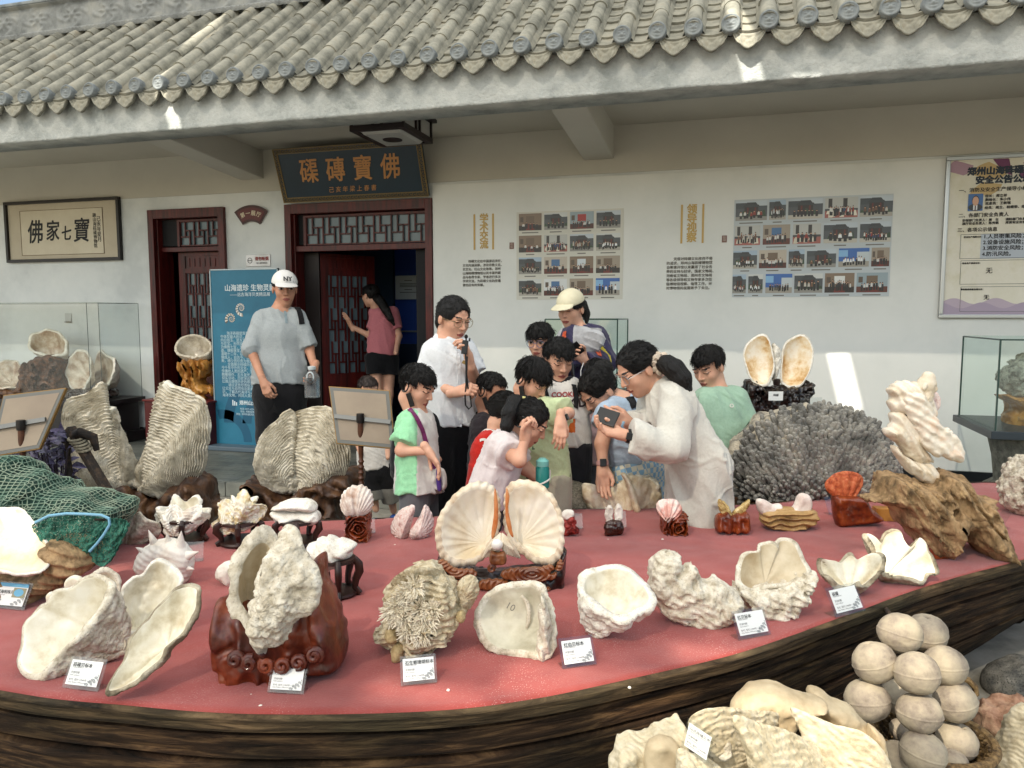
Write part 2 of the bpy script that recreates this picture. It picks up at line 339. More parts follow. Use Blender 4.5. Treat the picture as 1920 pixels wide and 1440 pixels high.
# roof
EY, EZ, SL = 5.26, 3.40, R(39); RY = 6.58
ex = np.array([1, 0, 0]); es = np.array([0, math.cos(SL), math.sin(SL)]); en = np.array([0, -math.sin(SL), math.cos(SL)])
LEN = (RY-EY)/math.cos(SL); PITCHX = .2345; X0 = -9.88; NROW = 54
def rp(x, s, h): return np.array([x, EY, EZ])+es*s+en*h
def roof_mesh():
    w = MB(); rnd = random.Random(3); ns = 9
    for i in range(NROW+1):
        xc = X0+i*PITCHX
        if i < NROW:
            nb = int(LEN/.31)+1; dx = 0
            for k in range(nb):                             # barrel tiles, each lapping the one below
                s0 = k*.31; s1 = min(s0+.335, LEN+.05); r0 = .058+rnd.uniform(-.003, .003); r1 = r0-.009; dx = rnd.uniform(-.005, .005); lift = rnd.uniform(0, .004); V = []; F = []
                for s, r in ((s0, r0-.012), (s0, r0), (s1, r1)):
                    for j in range(ns+1): a = PI*j/ns; V.append(rp(xc+dx+r*math.cos(a)*1.0, s, .028+lift+r*math.sin(a)))
                n = ns+1
                for a in range(2):
                    for j in range(ns): F.append((a*n+j, a*n+j+1, (a+1)*n+j+1, (a+1)*n+j))
                w.add(V, F)
            # mortar fillet along the barrel foot
            for sgn in (-1, 1):
                a = [rp(xc+sgn*.050, 0, .035), rp(xc+sgn*.050, LEN, .035), rp(xc+sgn*.074, LEN, -.005), rp(xc+sgn*.074, 0, -.005)]; w.add(a, [(0, 1, 2, 3)])
        xm = xc-PITCHX/2; npan = int(LEN/.145)
        for k in range(npan+1):                             # pan tiles
            s0 = k*.145+rnd.uniform(-.006, .006); s1 = min(s0+.17, LEN); j0 = rnd.uniform(-.004, .004); V = []; F = []; m = 8
            for s, h in ((s0, -.014), (s0, .006), (s1, -.012)):
                for j in range(m+1): u = -1+2*j/m; V.append(rp(xm+u*.108, s+.022*(u*u-1)*(1 if s == s0 else 0), h+.022*u*u-.012+j0))
            n = m+1
            for a in range(2):
                for j in range(m): F.append((a*n+j, a*n+j+1, (a+1)*n+j+1, (a+1)*n+j))
            w.add(V, F)
    w.quad(rp(X0-.3, 0, -.04), rp(X0+NROW*PITCHX, 0, -.04), rp(X0+NROW*PITCHX, LEN+.3, -.04), rp(X0-.3, LEN+.3, -.04))
    return w
roof = roof_mesh().build('roof', M_tile, B, smooth=True)
def medallion():
    n, m = 40, 14; V = []; rr = np.linspace(0, 1, m)
    for r in rr:
        for j in range(n):
            a = 2*PI*j/n; x, z = r*math.cos(a), r*math.sin(a)
            h = .35*math.exp(-((r-.86)/.07)**2)
            h += .5*math.exp(-((x/.2)**2+((z+.02)/.18)**2))*1.0                       # muzzle
            for sg in (-1, 1): h += .4*math.exp(-(((x-sg*.28)/.16)**2+((z-.2)/.10)**2))+.3*math.exp(-(((x-sg*.36)/.14)**2+((z+.12)/.16)**2))+.3*math.exp(-(((x-sg*.24)/.2)**2+((z-.5)/.1)**2))
            h += .35*math.exp(-((x/.38)**2+((z+.46-.35*x*x)/.07)**2))-.2*math.exp(-((x/.3)**2+((z+.3-.5*x*x)/.05)**2))
            h *= 1 if r < .99 else 0; V.append((x*.060, -.018*h-.006, z*.060))
    for j in range(n): a = 2*PI*j/n; V.append((.060*math.cos(a), .05, .060*math.sin(a)))
    F = []
    for i in range(m): F += [(i*n+j, i*n+(j+1) % n, (i+1)*n+(j+1) % n, (i+1)*n+j) for j in range(n)]
    return npmesh('tile_medallion', np.array(V), np.array(F))
def drip():
    # pointed hanging tile: curved top, scalloped point, floral relief
    n, m = 28, 14; V = []
    for j in range(n+1):
        u = -1+2*j/n; top = .028*u*u-.030; au = abs(u)
        bot = -.128+.088*au**2.4-.016*math.exp(-(au/.16)**2)+.004*math.cos(au*PI*4)
        for i in range(m+1):
            v = i/m; z = top*(1-v)+bot*v; x = u*.102
            rel = .010*math.exp(-((v-.12)/.06)**2)+.012*math.exp(-((v-.93)/.07)**2)
            rel += .011*max(0, math.cos(math.hypot(u*2.2, (v-.5)*2.6)*5))*(au < .8)*(.2 < v < .9)+.006*math.cos(u*11)*math.cos(v*9)*(.25 < v < .85)
            V.append((x, -rel-.03*v, z))
    k = len(V); V += [(x, .016-.03*((i % (m+1))/m), z) for i, (x, y, z) in enumerate(V)]
    F = []
    for j in range(n):
        for i in range(m): a = j*(m+1)+i; F += [(a, a+1, a+m+2, a+m+1), (k+a, k+a+m+1, k+a+m+2, k+a+1)]
    for j in range(n): a = j*(m+1)+m; F.append((a, k+a, k+a+m+1, a+m+1))
    for i in range(m): F.append((i, k+i, k+i+1, i+1)); a = n*(m+1)+i; F.append((a, a+1, k+a+1, k+a))
    return npmesh('drip_tile', np.array(V), np.array(F))
me1, me2 = medallion(), drip(); o1 = link('eave_medallion', me1, M_tile2, roof); o2 = link('drip_tile', me2, M_tile, roof); rnd = random.Random(5)
for i in range(NROW):
    xc = X0+i*PITCHX
    a = o1 if i == 0 else o1.copy(); b = o2 if i == 0 else o2.copy()
    if i: COL.objects.link(a); COL.objects.link(b)
    a.location = rp(xc, -.012, .050); a.rotation_euler = (rnd.uniform(-.12, 0), rnd.uniform(-.1, .1), rnd.uniform(-.05, .05)); b.location = rp(xc+PITCHX/2, -.0, 0); b.rotation_euler = (rnd.uniform(-.1, .1), rnd.uniform(-.04, .04), rnd.uniform(-.05, .05))
def ridge_mesh():
    xs = np.linspace(-13, 4, 1500); zs = np.linspace(0, 1, 34); zb = EZ+(RY-EY)*math.tan(SL)+.02; H = .34
    X, Zz = np.meshgrid(xs, zs); cell = .46; u = ((X/cell) % 1-.5)*2; v = (Zz-.56)/.40
    r = np.hypot(u, v*.85); th = np.arctan2(v, u)
    rel = .4*np.exp(-(r/.14)**2)+.3*np.maximum(0, np.cos(th*6))*np.exp(-((r-.34)/.14)**2)+.28*np.maximum(0, np.cos(th*4+r*7))*np.exp(-((r-.72)/.2)**2)
    rel *= (np.abs(v) < 1)*(np.abs(u) < .93); rel += .18*((np.abs(v) > 1.0))+.15*(np.abs(u) > .96)
    rel += np.where((Zz < .14), .22*(np.sin(X*130)*np.sin(Zz*90) > 0), 0)
    step = (Zz < .16)*.03+(Zz > .95)*.03
    V = np.stack([X, RY-.04-.05*rel-step, zb+Zz*H], -1).reshape(-1, 3); n = len(xs)
    i = np.arange(len(zs)-1)[:, None]*n+np.arange(n-1)[None]; Q = np.stack([i, i+1, i+n+1, i+n], -1).reshape(-1, 4); return npmesh('ridge', V, Q), zb, H
rm, zb, RH = ridge_mesh(); rdg = link('ridge', rm, mat('ridge_brick', ['666968', '7f8281', '8f908b'], .8, 4, .3, 60, .005, spec=.2), roof)
w = MB(); w.box(-13, 4, RY-.09, RY+.25, zb+RH, zb+RH+.035); w.box(-13, 4, RY, RY+.2, zb-.1, zb+RH-.002); w.build('ridge_cap', M_tile2, roof, bevel=.01)
# ---- doorways
def lattice(w, x0, x1, z0, z1, y, t=.016, d=.02, m=0, T=None, cell=.19):
    """interlocking T bars as in the photo"""
    def b(a, c, e, f):
        w.box(a, c, y, y+d*(1.0 if abs(c-a) > abs(f-e) else .9), e, f, m, T)
    n = max(1, round((x1-x0)/cell)); cw = (x1-x0)/n; hh = z1-z0; k = max(1, round(hh/.36)); ch = hh/k
    for r in range(k):
        zb_ = z0+r*ch
        for i in range(n):
            xa = x0+i*cw; b(xa-t/2, xa+t/2, zb_, zb_+ch); b(xa+cw*.36-t/2, xa+cw*.36+t/2, zb_+ch*.36, zb_+ch); b(xa+cw*.68-t/2, xa+cw*.68+t/2, zb_, zb_+ch*.64)
            b(xa+cw*.36, xa+cw, zb_+ch*.62-t/2, zb_+ch*.62+t/2); b(xa, xa+cw*.68, zb_+ch*.36-t/2, zb_+ch*.36+t/2)
    for a in (x1,): b(a-t/2, a+t/2, z0, z1)
    for e in (z0, z1): b(x0, x1, e-t/2, e+t/2)
def leaf(parent, x0, width, z0, z1, y, ang, hinge_left=True, name='door_leaf'):
    T = Matrix.Translation((x0, y, 0)) @ Matrix.Rotation(ang, 4, 'Z'); w = MB(); s = .085; th = .045; L0, L1 = (0, width) if hinge_left else (-width, 0)
    zp = z0+(z1-z0)*.30; zq = z0+(z1-z0)*.36; zt = z1-(z1-z0)*.085
    for a, b, c, d in ((L0, L0+s, z0, z1), (L1-s, L1, z0, z1), (L0+s, L1-s, z0, z0+.09), (L0+s, L1-s, zp, zq), (L0+s, L1-s, zt-.05, zt), (L0+s, L1-s, z1-.04, z1)): w.box(a, b, 0, th, c, d, 0, T)
    w.box(L0+s, L1-s, .012, th-.012, z0+.09, zp, 0, T); w.box(L0+s+.05, L1-s-.05, .004, .012, z0+.15, zp-.06, 0, T); w.box(L0+s, L1-s, .012, th-.012, zt, z1-.04, 0, T)
    for i in range(7): xx = L0+s+.03+i*(L1-L0-2*s-.08)/6; w.box(xx, xx+.03, .004, .012, zt+.02, z1-.06-.01*(i % 2), 0, T)
    lattice(w, L0+s, L1-s, zq, zt-.05, .008, .017, .02, 0, T, .14); o = w.build(name, M_redwood, parent)
    g = MB(); g.box(L0+s, L1-s, .026, .03, zq, zt-.05, 0, T); g.build('pane', M_pane, o); return o, T
for di, (a, b, z) in enumerate(OX):
    w = MB(); f = .075; y0, y1 = D-.045, D+.24
    w.box(a, a+f, y0, y1, PLAT, z); w.box(b-f, b, y0, y1, PLAT, z); w.box(a+f, b-f, y0, y1, z-.10, z)
    w.box(a+f, a+f+.02, y0+.05, y1, PLAT, z-.1); w.box(b-f-.02, b-f, y0+.05, y1, PLAT, z-.1)
    if di == 1: w.box(a+f, b-f, D+.02, D+.1, 2.225, 2.285)
    else: w.box(a+f, b-f, D+.06, D+.12, 2.265, 2.315)
    fr = w.build('doorway', M_redwood, B, bevel=.004)
    t = MB(); zl0, zl1 = (2.30, z-.13) if di == 1 else (2.33, z-.13); xl = a+f+.13 if di == 1 else a+f+.28
    t.box(xl-.03, xl, D+.04, D+.09, zl0-.01, zl1+.02); t.box(xl, b-f-.02, D+.04, D+.09, zl1, zl1+.02); lattice(t, xl, b-f-.02, zl0, zl1, D+.05, .014, .02); tl = t.build('transom_lattice', M_redwood, fr)
    t = MB(); t.box(xl, b-f-.02, D+.074, D+.078, zl0, zl1); t.build('transom_pane', M_pane, fr)
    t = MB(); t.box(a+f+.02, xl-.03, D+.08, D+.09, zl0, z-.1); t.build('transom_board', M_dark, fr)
    if di == 1:
        lf, T = leaf(fr, a+f+.20, .68, PLAT+.02, 2.22, D+.2, R(58)); h = MB(); h.box(.60, .625, -.012, 0, 1.0, 1.28, 0, T); h.tube([T @ Vector((.612, -.01, 1.13)), T @ Vector((.612, -.05, 1.13)), T @ Vector((.71, -.05, 1.13))], .009, 8); h.build('door_handle', mat('brushed_steel', '8a8c8c', .3, metal=1, bump=0), fr)
        t = MB(); t.box(a+f+.02, a+f+.20, D+.17, D+.215, PLAT, 2.225); t.build('fixed_panel', mat('dark_door_reveal', '140a0a', .5, bump=0), fr, bevel=.004)
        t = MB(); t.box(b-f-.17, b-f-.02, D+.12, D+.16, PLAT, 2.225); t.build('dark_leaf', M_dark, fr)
    else: leaf(fr, b-f-.02, .66, PLAT+.02, 2.26, D+.14, 0, False)
# rooms behind the doorways
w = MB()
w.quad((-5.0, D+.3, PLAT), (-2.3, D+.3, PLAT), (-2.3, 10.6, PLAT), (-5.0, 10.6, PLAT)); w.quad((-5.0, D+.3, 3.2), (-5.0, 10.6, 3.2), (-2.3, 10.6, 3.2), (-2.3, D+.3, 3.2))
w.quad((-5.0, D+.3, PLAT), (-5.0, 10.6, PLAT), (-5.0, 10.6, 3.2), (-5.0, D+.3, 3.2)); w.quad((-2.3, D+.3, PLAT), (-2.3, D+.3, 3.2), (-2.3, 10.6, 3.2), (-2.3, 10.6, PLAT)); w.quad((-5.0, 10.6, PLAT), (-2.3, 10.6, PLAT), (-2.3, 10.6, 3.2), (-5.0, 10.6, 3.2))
w.build('exhibition_room', mat('room_glow_navy', '2b3a52', .7, bump=0), B)  # navy lifted so the colour carries the interior glow
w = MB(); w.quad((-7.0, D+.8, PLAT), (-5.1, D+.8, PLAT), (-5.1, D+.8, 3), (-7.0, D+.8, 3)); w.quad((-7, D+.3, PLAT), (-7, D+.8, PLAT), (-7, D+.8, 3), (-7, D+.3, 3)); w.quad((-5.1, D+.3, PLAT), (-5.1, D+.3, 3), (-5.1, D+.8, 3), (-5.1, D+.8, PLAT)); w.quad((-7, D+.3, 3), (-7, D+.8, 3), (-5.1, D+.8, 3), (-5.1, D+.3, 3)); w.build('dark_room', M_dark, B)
pa, pb = U(652, 480, Y=9.3), U(742, 850, Y=9.3); w = MB(); w.box(pa[0]-.6, pb[0], 9.3, 9.4, PLAT, 3.1); w.build('room_partition', mat('partition_glow_blue', '4a6a8e', .7, bump=0), B)  # lighter blue holds the same indoor glow in its colour
pa, pb = U(740, 505, Y=9.0), U(789, 645, Y=9.0); ds = thing('display_niche', 'deep blue display niche with painted glow behind the open door', 'display', (pa[0]+.2, 9.1, PLAT))
w = MB(); w.box(pa[0], pb[0]+.35, 9.0, 9.05, pb[2], pa[2]+.4); w.build('back_panel', M_blue, ds); w = MB(); w.box(pa[0], pb[0]+.35, 8.96, 9.05, pb[2]-.9, pb[2]); w.build('plinth', mat('plinth_navy', '22324a', .6, bump=0), ds)
s0 = U(741, 621, Y=8.98); w = MB(); w.box(s0[0], pb[0]+.3, 8.93, 8.99, s0[2]-.01, s0[2]+.01); w.build('shelf_rail', mat('rail_pale', '9aa4ad', .4, bump=0), ds)
na, nb = U(741, 517, Y=8.9), U(785, 561, Y=8.9); nt_ = thing('notice_sheet', 'white printed notice on the deep blue niche inside the doorway', 'notice', ((na[0]+nb[0])/2, 8.9, nb[2]))
w = MB(); w.box(na[0], nb[0], 8.9, 8.91, nb[2], na[2]); w.build('sheet', mat('paper_bluish', 'c9d3da', .6, bump=0), nt_)
M_ink = mat('black_ink', '15171a', .6, bump=0)
w = MB()
for i, zz in enumerate((.78, .64, .58, .52, .4, .28)): L_ = nb[0]-na[0]; w.box(na[0]+L_*(.4 if i in (0, 4) else .2), na[0]+L_*(.72 if i in (0, 4) else .92), 8.896, 8.899, nb[2]+(na[2]-nb[2])*zz, nb[2]+(na[2]-nb[2])*zz+.008)
w.build('printed_lines', mat('faint_ink', '5b6670', .6, bump=0), nt_)
# canopy over the courtyard (lets through a dim sun, bright gaps between its sheets)
CZ = 5.8
def slot(P, half, d0, d1, cut=None):   # a gap that throws light on P; runs along y
    P = np.asarray(P, float); d0 = d0 if cut is None else -(P[2]-cut)*.955-.006; t = CZ-P[2]; xc, yc = P[0]-.26*t, P[1]-.955*t; return (xc-half, xc+half, yc+d0, yc+d1)
HOLES = [slot(U(1580, 700, Y=D-.03), .085, -.30, .19), slot(U(322, 215, Y=5.31), .06, 0, 2.3, 3.075), slot(U(1405, 115, Y=5.31), .065, 0, .8, 3.075),
         ]
SOFT = [slot(U(1130, 1285, z=DECK), .26, -.10, .10), slot(U(800, 1300, z=DECK), .16, -.06, .05), slot(U(1330, 1225, z=DECK), .10, -.07, .05), slot(U(1715, 1080, z=DECK), .06, -.08, .10),
        slot(U(1650, 960, z=.85), .09, -.2, .12), slot(U(1480, 1370, z=.62), .22, -.2, .12), slot(U(1690, 1290, z=.45), .16, -.2, .2), slot(U(50, 1000, z=.8), .12, -.12, .1)]  # thinner panels added to let softened sun reach chosen spots
xs = sorted({-11, 5.5}|{v for h in HOLES+SOFT for v in h[:2]}); ys = sorted({-9, 6.3}|{v for h in HOLES+SOFT for v in h[2:]}); w = MB()
for i in range(len(xs)-1):
    for j in range(len(ys)-1):
        cx_, cy_ = (xs[i]+xs[i+1])/2, (ys[j]+ys[j+1])/2
        if any(h[0] < cx_ < h[1] and h[2] < cy_ < h[3] for h in HOLES): continue
        w.quad((xs[i], ys[j], CZ), (xs[i+1], ys[j], CZ), (xs[i+1], ys[j+1], CZ), (xs[i], ys[j+1], CZ), 1 if any(h[0] < cx_ < h[1] and h[2] < cy_ < h[3] for h in SOFT) else 0)
def sheet_mat(name, k):
    mc = bpy.data.materials.new(name); mc.use_nodes = True; t = mc.node_tree; N = t.nodes; N.remove(N['Principled BSDF'])
    tr = N.new('ShaderNodeBsdfTransparent'); tr.inputs[0].default_value = (1, .96, .9, 1); tl = N.new('ShaderNodeBsdfTranslucent'); tl.inputs[0].default_value = (.66, .68, .665, 1)
    mx = N.new('ShaderNodeMixShader'); mx.inputs[0].default_value = k; t.links.new(tr.outputs[0], mx.inputs[1]); t.links.new(tl.outputs[0], mx.inputs[2]); t.links.new(mx.outputs[0], N['Material Output'].inputs[0]); return mc
cn = thing('canopy', 'pale translucent sheet roof with gaps stretched over the courtyard', 'canopy', (-2, 0, CZ)); w.build('sheet', [sheet_mat('translucent_sheet', .87), sheet_mat('thin_sun_panel', .42)], cn)
# ================================================================ things on the wall
def WP(x, y, Y=D-.04): return U(x, y, Y=Y)
M_gold = mat('gold_vinyl', 'b39658', .45, bump=0, metal=.2); M_paper = mat('cream_paper', ['c6bda8', 'd0c8b4'], .8, 3, .05, 200, .001)
M_ivory = mat('ivory_silk', ['b8ae9a', 'c1b8a4'], .8, 3, .05, 200, .001); M_black = mat('black_lacquer_frame', '120d0c', .4, bump=0)
# framed calligraphy
a, b = WP(12, 378, D), WP(232, 488, D); fx0, fx1, fz0, fz1 = a[0], b[0], b[2], 2.895
f = thing('framed_calligraphy', 'wide dark framed brush calligraphy scroll reading 佛家七寶 on the white wall', 'artwork', ((fx0+fx1)/2, D-.03, fz0))
w = MB(); t = .035
for q in ((fx0, fx1, fz1-t, fz1), (fx0, fx1, fz0, fz0+t), (fx0, fx0+t, fz0+t, fz1-t), (fx1-t, fx1, fz0+t, fz1-t)): w.box(q[0], q[1], D-.05, D-.002, q[2], q[3])
w.build('frame', M_black, f, bevel=.004)
w = MB(); w.box(fx0+t, fx1-t, D-.02, D-.004, fz0+t, fz1-t); w.build('silk_mount', M_ivory, f)
dx, dz = fx1-fx0, fz1-fz0; w = MB(); w.box(fx0+dx*.135, fx0+dx*.85, D-.024, D-.021, fz0+dz*.12, fz0+dz*.84); w.build('paper_sheet', M_paper, f)
ln = MB()
for q in ((.13, .855, .84, .847), (.13, .855, .112, .12), (.13, .135, .12, .84), (.85, .855, .12, .84)): ln.box(fx0+dx*q[0], fx0+dx*q[1], D-.025, D-.021, fz0+dz*q[2], fz0+dz*q[3])
ln.build('paper_border', mat('brown_line', '6a5a44', .7, bump=0), f)
for ch, u, sz, v in (('佛', .26, .29, .47), ('家', .415, .25, .48), ('七', .535, .18, .44), ('寶', .665, .29, .47)): text(ch, sz, M_ink, (fx0+dx*u, D-.027, fz0+dz*v), f, bold=.004, shear=.12, sx=.82, name='brush_character')
text('己\n亥\n年\n夏\n月', .062, M_ink, (fx0+dx*.82, D-.027, fz0+dz*.5), f, name='signature', line=.95); text('题\n山\n海\n砗\n磲\n博\n物\n馆', .052, M_ink, (fx0+dx*.785, D-.027, fz0+dz*.48), f, name='signature', line=.95)
# fan sign
p = WP(473, 402, D); f = thing('fan_sign', 'dark red fan shaped door sign reading 第一展厅 between the doorways', 'sign', (p[0], D, p[2]-.12))
def fan(r0, r1, a, cz, n=18): return [(p[0]+r1*math.sin(-a+2*a*i/n), cz+r1*math.cos(-a+2*a*i/n)) for i in range(n+1)]+[(p[0]+r0*math.sin(a-2*a*i/n), cz+r0*math.cos(a-2*a*i/n)) for i in range(n+1)]
cz = p[2]-.255
w = MB(); w.prism([(x, D-.02, z) for x, z in fan(.185, .341, R(35), cz)], (0, .016, 0)); w.build('fan_plate', mat('fan_tan', '8d7266', .5, bump=0), f)
w = MB(); w.prism([(x, D-.028, z) for x, z in fan(.201, .325, R(32), cz)], (0, .007, 0)); w.build('fan_face', mat('fan_maroon', '5a1c1c', .4, bump=0), f)
w = MB(); w.prism([(x, D-.024, z) for x, z in fan(.177, .351, R(36.5), cz)], (0, .003, 0)); 
w.build('fan_edge', mat('fan_dark', '3a1412', .4, bump=0), f)
for i, ch in enumerate('第一展厅'):
    aa = R(-22+i*14.6); text(ch, .058, mat('cream_letter', 'd9cdb4', .5, bump=0), (0, 0, 0), f, M=Matrix.Translation((p[0]+.262*math.sin(aa), D-.03, cz+.262*math.cos(aa))) @ Matrix.Rotation(aa, 4, 'Y') @ Matrix.Rotation(PI/2, 4, 'X'), bold=.001)
# plaque above the open door, leaning forward
tl, tr, br, bl = [np.array(v) for v in (U(516, 279, Y=6.85), U(790, 262, Y=6.85), U(806, 366, Y=7.03), U(538, 381, Y=7.03))]
xL, xR = (tl[0]+bl[0])/2-.02, (tr[0]+br[0])/2; zT, zB = (tl[2]+tr[2])/2, (bl[2]+br[2])/2
f = thing('name_plaque', 'dark teal leaning plaque with gold characters above the open doorway', 'plaque', ((xL+xR)/2, 7.0, zB))
ang = math.atan2(.19, zT-zB); hgt = math.hypot(.19, zT-zB); TP = Matrix.Translation(((xL+xR)/2, 7.03, zB)) @ Matrix.Rotation(ang, 4, 'X'); hw = (xR-xL)/2
w = MB(); w.box(-hw, hw, -.02, .02, 0, hgt, 0, TP); w.build('board', mat('plaque_teal', ['0b2534', '0e2c3c'], .3, 3, 0), f, bevel=.004)
M_pg = mat('plaque_gold', '8d7440', .5, bump=0); M_pc = mat('plaque_copper_letter', 'c08a52', .5, bump=0)
w = MB(); fw_ = .052
for o_, i_ in ((0, .006), (fw_-.006, fw_)):
    for q in ((-hw+o_, hw-o_, hgt-i_, hgt-o_), (-hw+o_, hw-o_, o_, i_), (-hw+o_, -hw+i_, o_, hgt-o_), (hw-i_, hw-o_, o_, hgt-o_)): w.box(q[0], q[1], -.027, -.018, q[2], q[3], 0, TP)
def key(x, z, s, horiz):
    P_ = [(0, 0, .62, .1), (0, 0, .1, 1), (0, .9, 1, 1), (.5, .3, .6, .62), (.5, .5, .9, .6), (.9, 0, 1, .6)]
    for a0, b0, a1, b1 in P_:
        if not horiz: a0, b0, a1, b1 = b0, a0, b1, a1
        w.box(x+a0*s, x+a1*s, -.026, -.018, z+min(b0, b1)*s, z+max(b0, b1)*s, 0, TP)
s_ = .032; nx_ = int((2*hw-.02)/(s_*1.25))
for i in range(nx_):
    xx = -hw+.012+i*(2*hw-.06)/(nx_-1)
    for zz in (.010, hgt-.042): key(xx, zz, s_, True)
nz_ = int((hgt-.1)/(s_*1.25))
for i in range(nz_):
    zz = .05+i*(hgt-.13)/(nz_-1)
    for xx in (-hw+.010, hw-.042): key(xx, zz, s_, False)
w.build('key_border', M_pg, f)
for ch, u in (('磲', -.56), ('磚', -.19), ('寶', .18), ('佛', .55)): text(ch, .255, M_pc, None, f, M=TP @ Matrix.Translation((u*hw, -.024, hgt*.54)) @ Matrix.Rotation(PI/2, 4, 'X') @ Matrix.Diagonal((.85, 1, 1, 1)), bold=.004, shear=.13, name='brush_character')
text('己 亥 年 梁 上 春 書', .062, M_pc, None, f, M=TP @ Matrix.Translation((0, -.024, hgt*.2)) @ Matrix.Rotation(PI/2, 4, 'X'), name='signature', shear=.2)
# no smoking plate
a, b = WP(462, 478, D), WP(508, 499, D); f = thing('smoking_ban_plate', 'small steel plate with red 请勿吸烟 and NO SMOKING above the teal banner', 'sign', ((a[0]+b[0])/2, D, b[2]))
w = MB(); w.box(a[0], b[0], D-.012, D-.002, b[2], a[2]); w.build('plate', mat('satin_steel_plate', ['a5a6a6', 'd0d0d2'], .35, 3, 0, metal=.4), f, bevel=.002)
M_red = mat('sign_red', '8d1f1c', .5, bump=0); dx, dz = b[0]-a[0], a[2]-b[2]
text('请勿吸烟', dz*.36, M_red, (a[0]+dx*.66, D-.014, b[2]+dz*.62), f, bold=.001, sx=.95); text('NO SMOKING', dz*.17, M_ink, (a[0]+dx*.66, D-.014, b[2]+dz*.27), f)
w = MB(); c_ = (a[0]+dx*.17, b[2]+dz*.5); ri = dz*.24
V = [(c_[0]+r_*math.cos(2*PI*j/24), D-.014, c_[1]+r_*math.sin(2*PI*j/24)) for r_ in (ri, ri*.8) for j in range(24)]; w.add(V, [(j, (j+1) % 24, 24+(j+1) % 24, 24+j) for j in range(24)]); w.box(c_[0]-ri*.8, c_[0]+ri*.8, D-.0145, D-.013, c_[1]-ri*.1, c_[1]+ri*.1); w.build('emblem', M_ink, f)
# wall lettering + picture boards
M_para = mat('dark_brown_ink', '57534b', .7, bump=0)
def heading(body, xc, zt, zb, xs_, zz, para, psz, px0, lab, pline):
    f = thing('wall_lettering', lab, 'lettering', (xc, D-.032, zb-.4)); Yf = D-.034
    w = MB()
    for x in xs_: w.box(x-.009, x+.009, Yf, D-.031, zb, zt)
    w.build('gold_rule', M_gold, f)
    text(body, (zt-zb)*.265, M_gold, (xc, Yf, (zt+zb)/2), f, bold=.003, line=.92)
    text(para, psz, M_para, (px0, Yf, zz), f, ax='LEFT', ay='TOP', bold=.0003, line=pline, name='paragraph')
    sx_ = xs_[1]+.19; w = MB(); w.box(sx_-.022, sx_+.022, Yf, D-.031, zb, zb+.062); sl = w.build('seal', mat('seal_brown', '7a5a52', .6, bump=0), f); text('砗\n磲', .026, mat('seal_pale', 'c9b9ae', .6, bump=0), (sx_, Yf-.002, zb+.031), f, name='seal_mark', line=.9)
z1 = lambda y, x: WP(x, y)[2]
heading('学\n术\n交\n流', WP(907, 435)[0], z1(401, 907), z1(468, 907), (WP(889, 435)[0], WP(924, 435)[0]), z1(487, 905),
        '　　砗磲文化在中国源远流长，\n文化内涵深厚，涉及宗教文化、\n贝文化、红山文化等等。郑州\n山海砗磲博物馆以其丰富的藏\n品与各界专家、学者进行多次\n学术交流，为砗磲文化的传播\n做出应有的贡献。', .0305, WP(867, 520)[0], 'gold 学术交流 heading over a dark paragraph beside the four by four photos', 1.27)
heading('领\n导\n视\n察', WP(1297, 420)[0], z1(383, 1297), z1(456, 1297), (WP(1278, 420)[0], WP(1318, 420)[0]), z1(482, 1300),
        '　　凭借对砗磲文化孜孜不倦\n的追求，郑州山海砗磲博物馆\n自筹建开馆以来赢得了社会各\n界的支持与好评。国家文物局、\n河南省文物局、郑州市文物局\n等各级领导和文物专家多次莅\n临博物馆视察、指导工作，并\n对博物馆的发展寄予了关注。', .0315, WP(1249, 520)[0], 'gold 领导视察 heading over a dark paragraph beside the large grey photo sheet', 1.2)
M_print = mat_attr('glossy_print', .35)
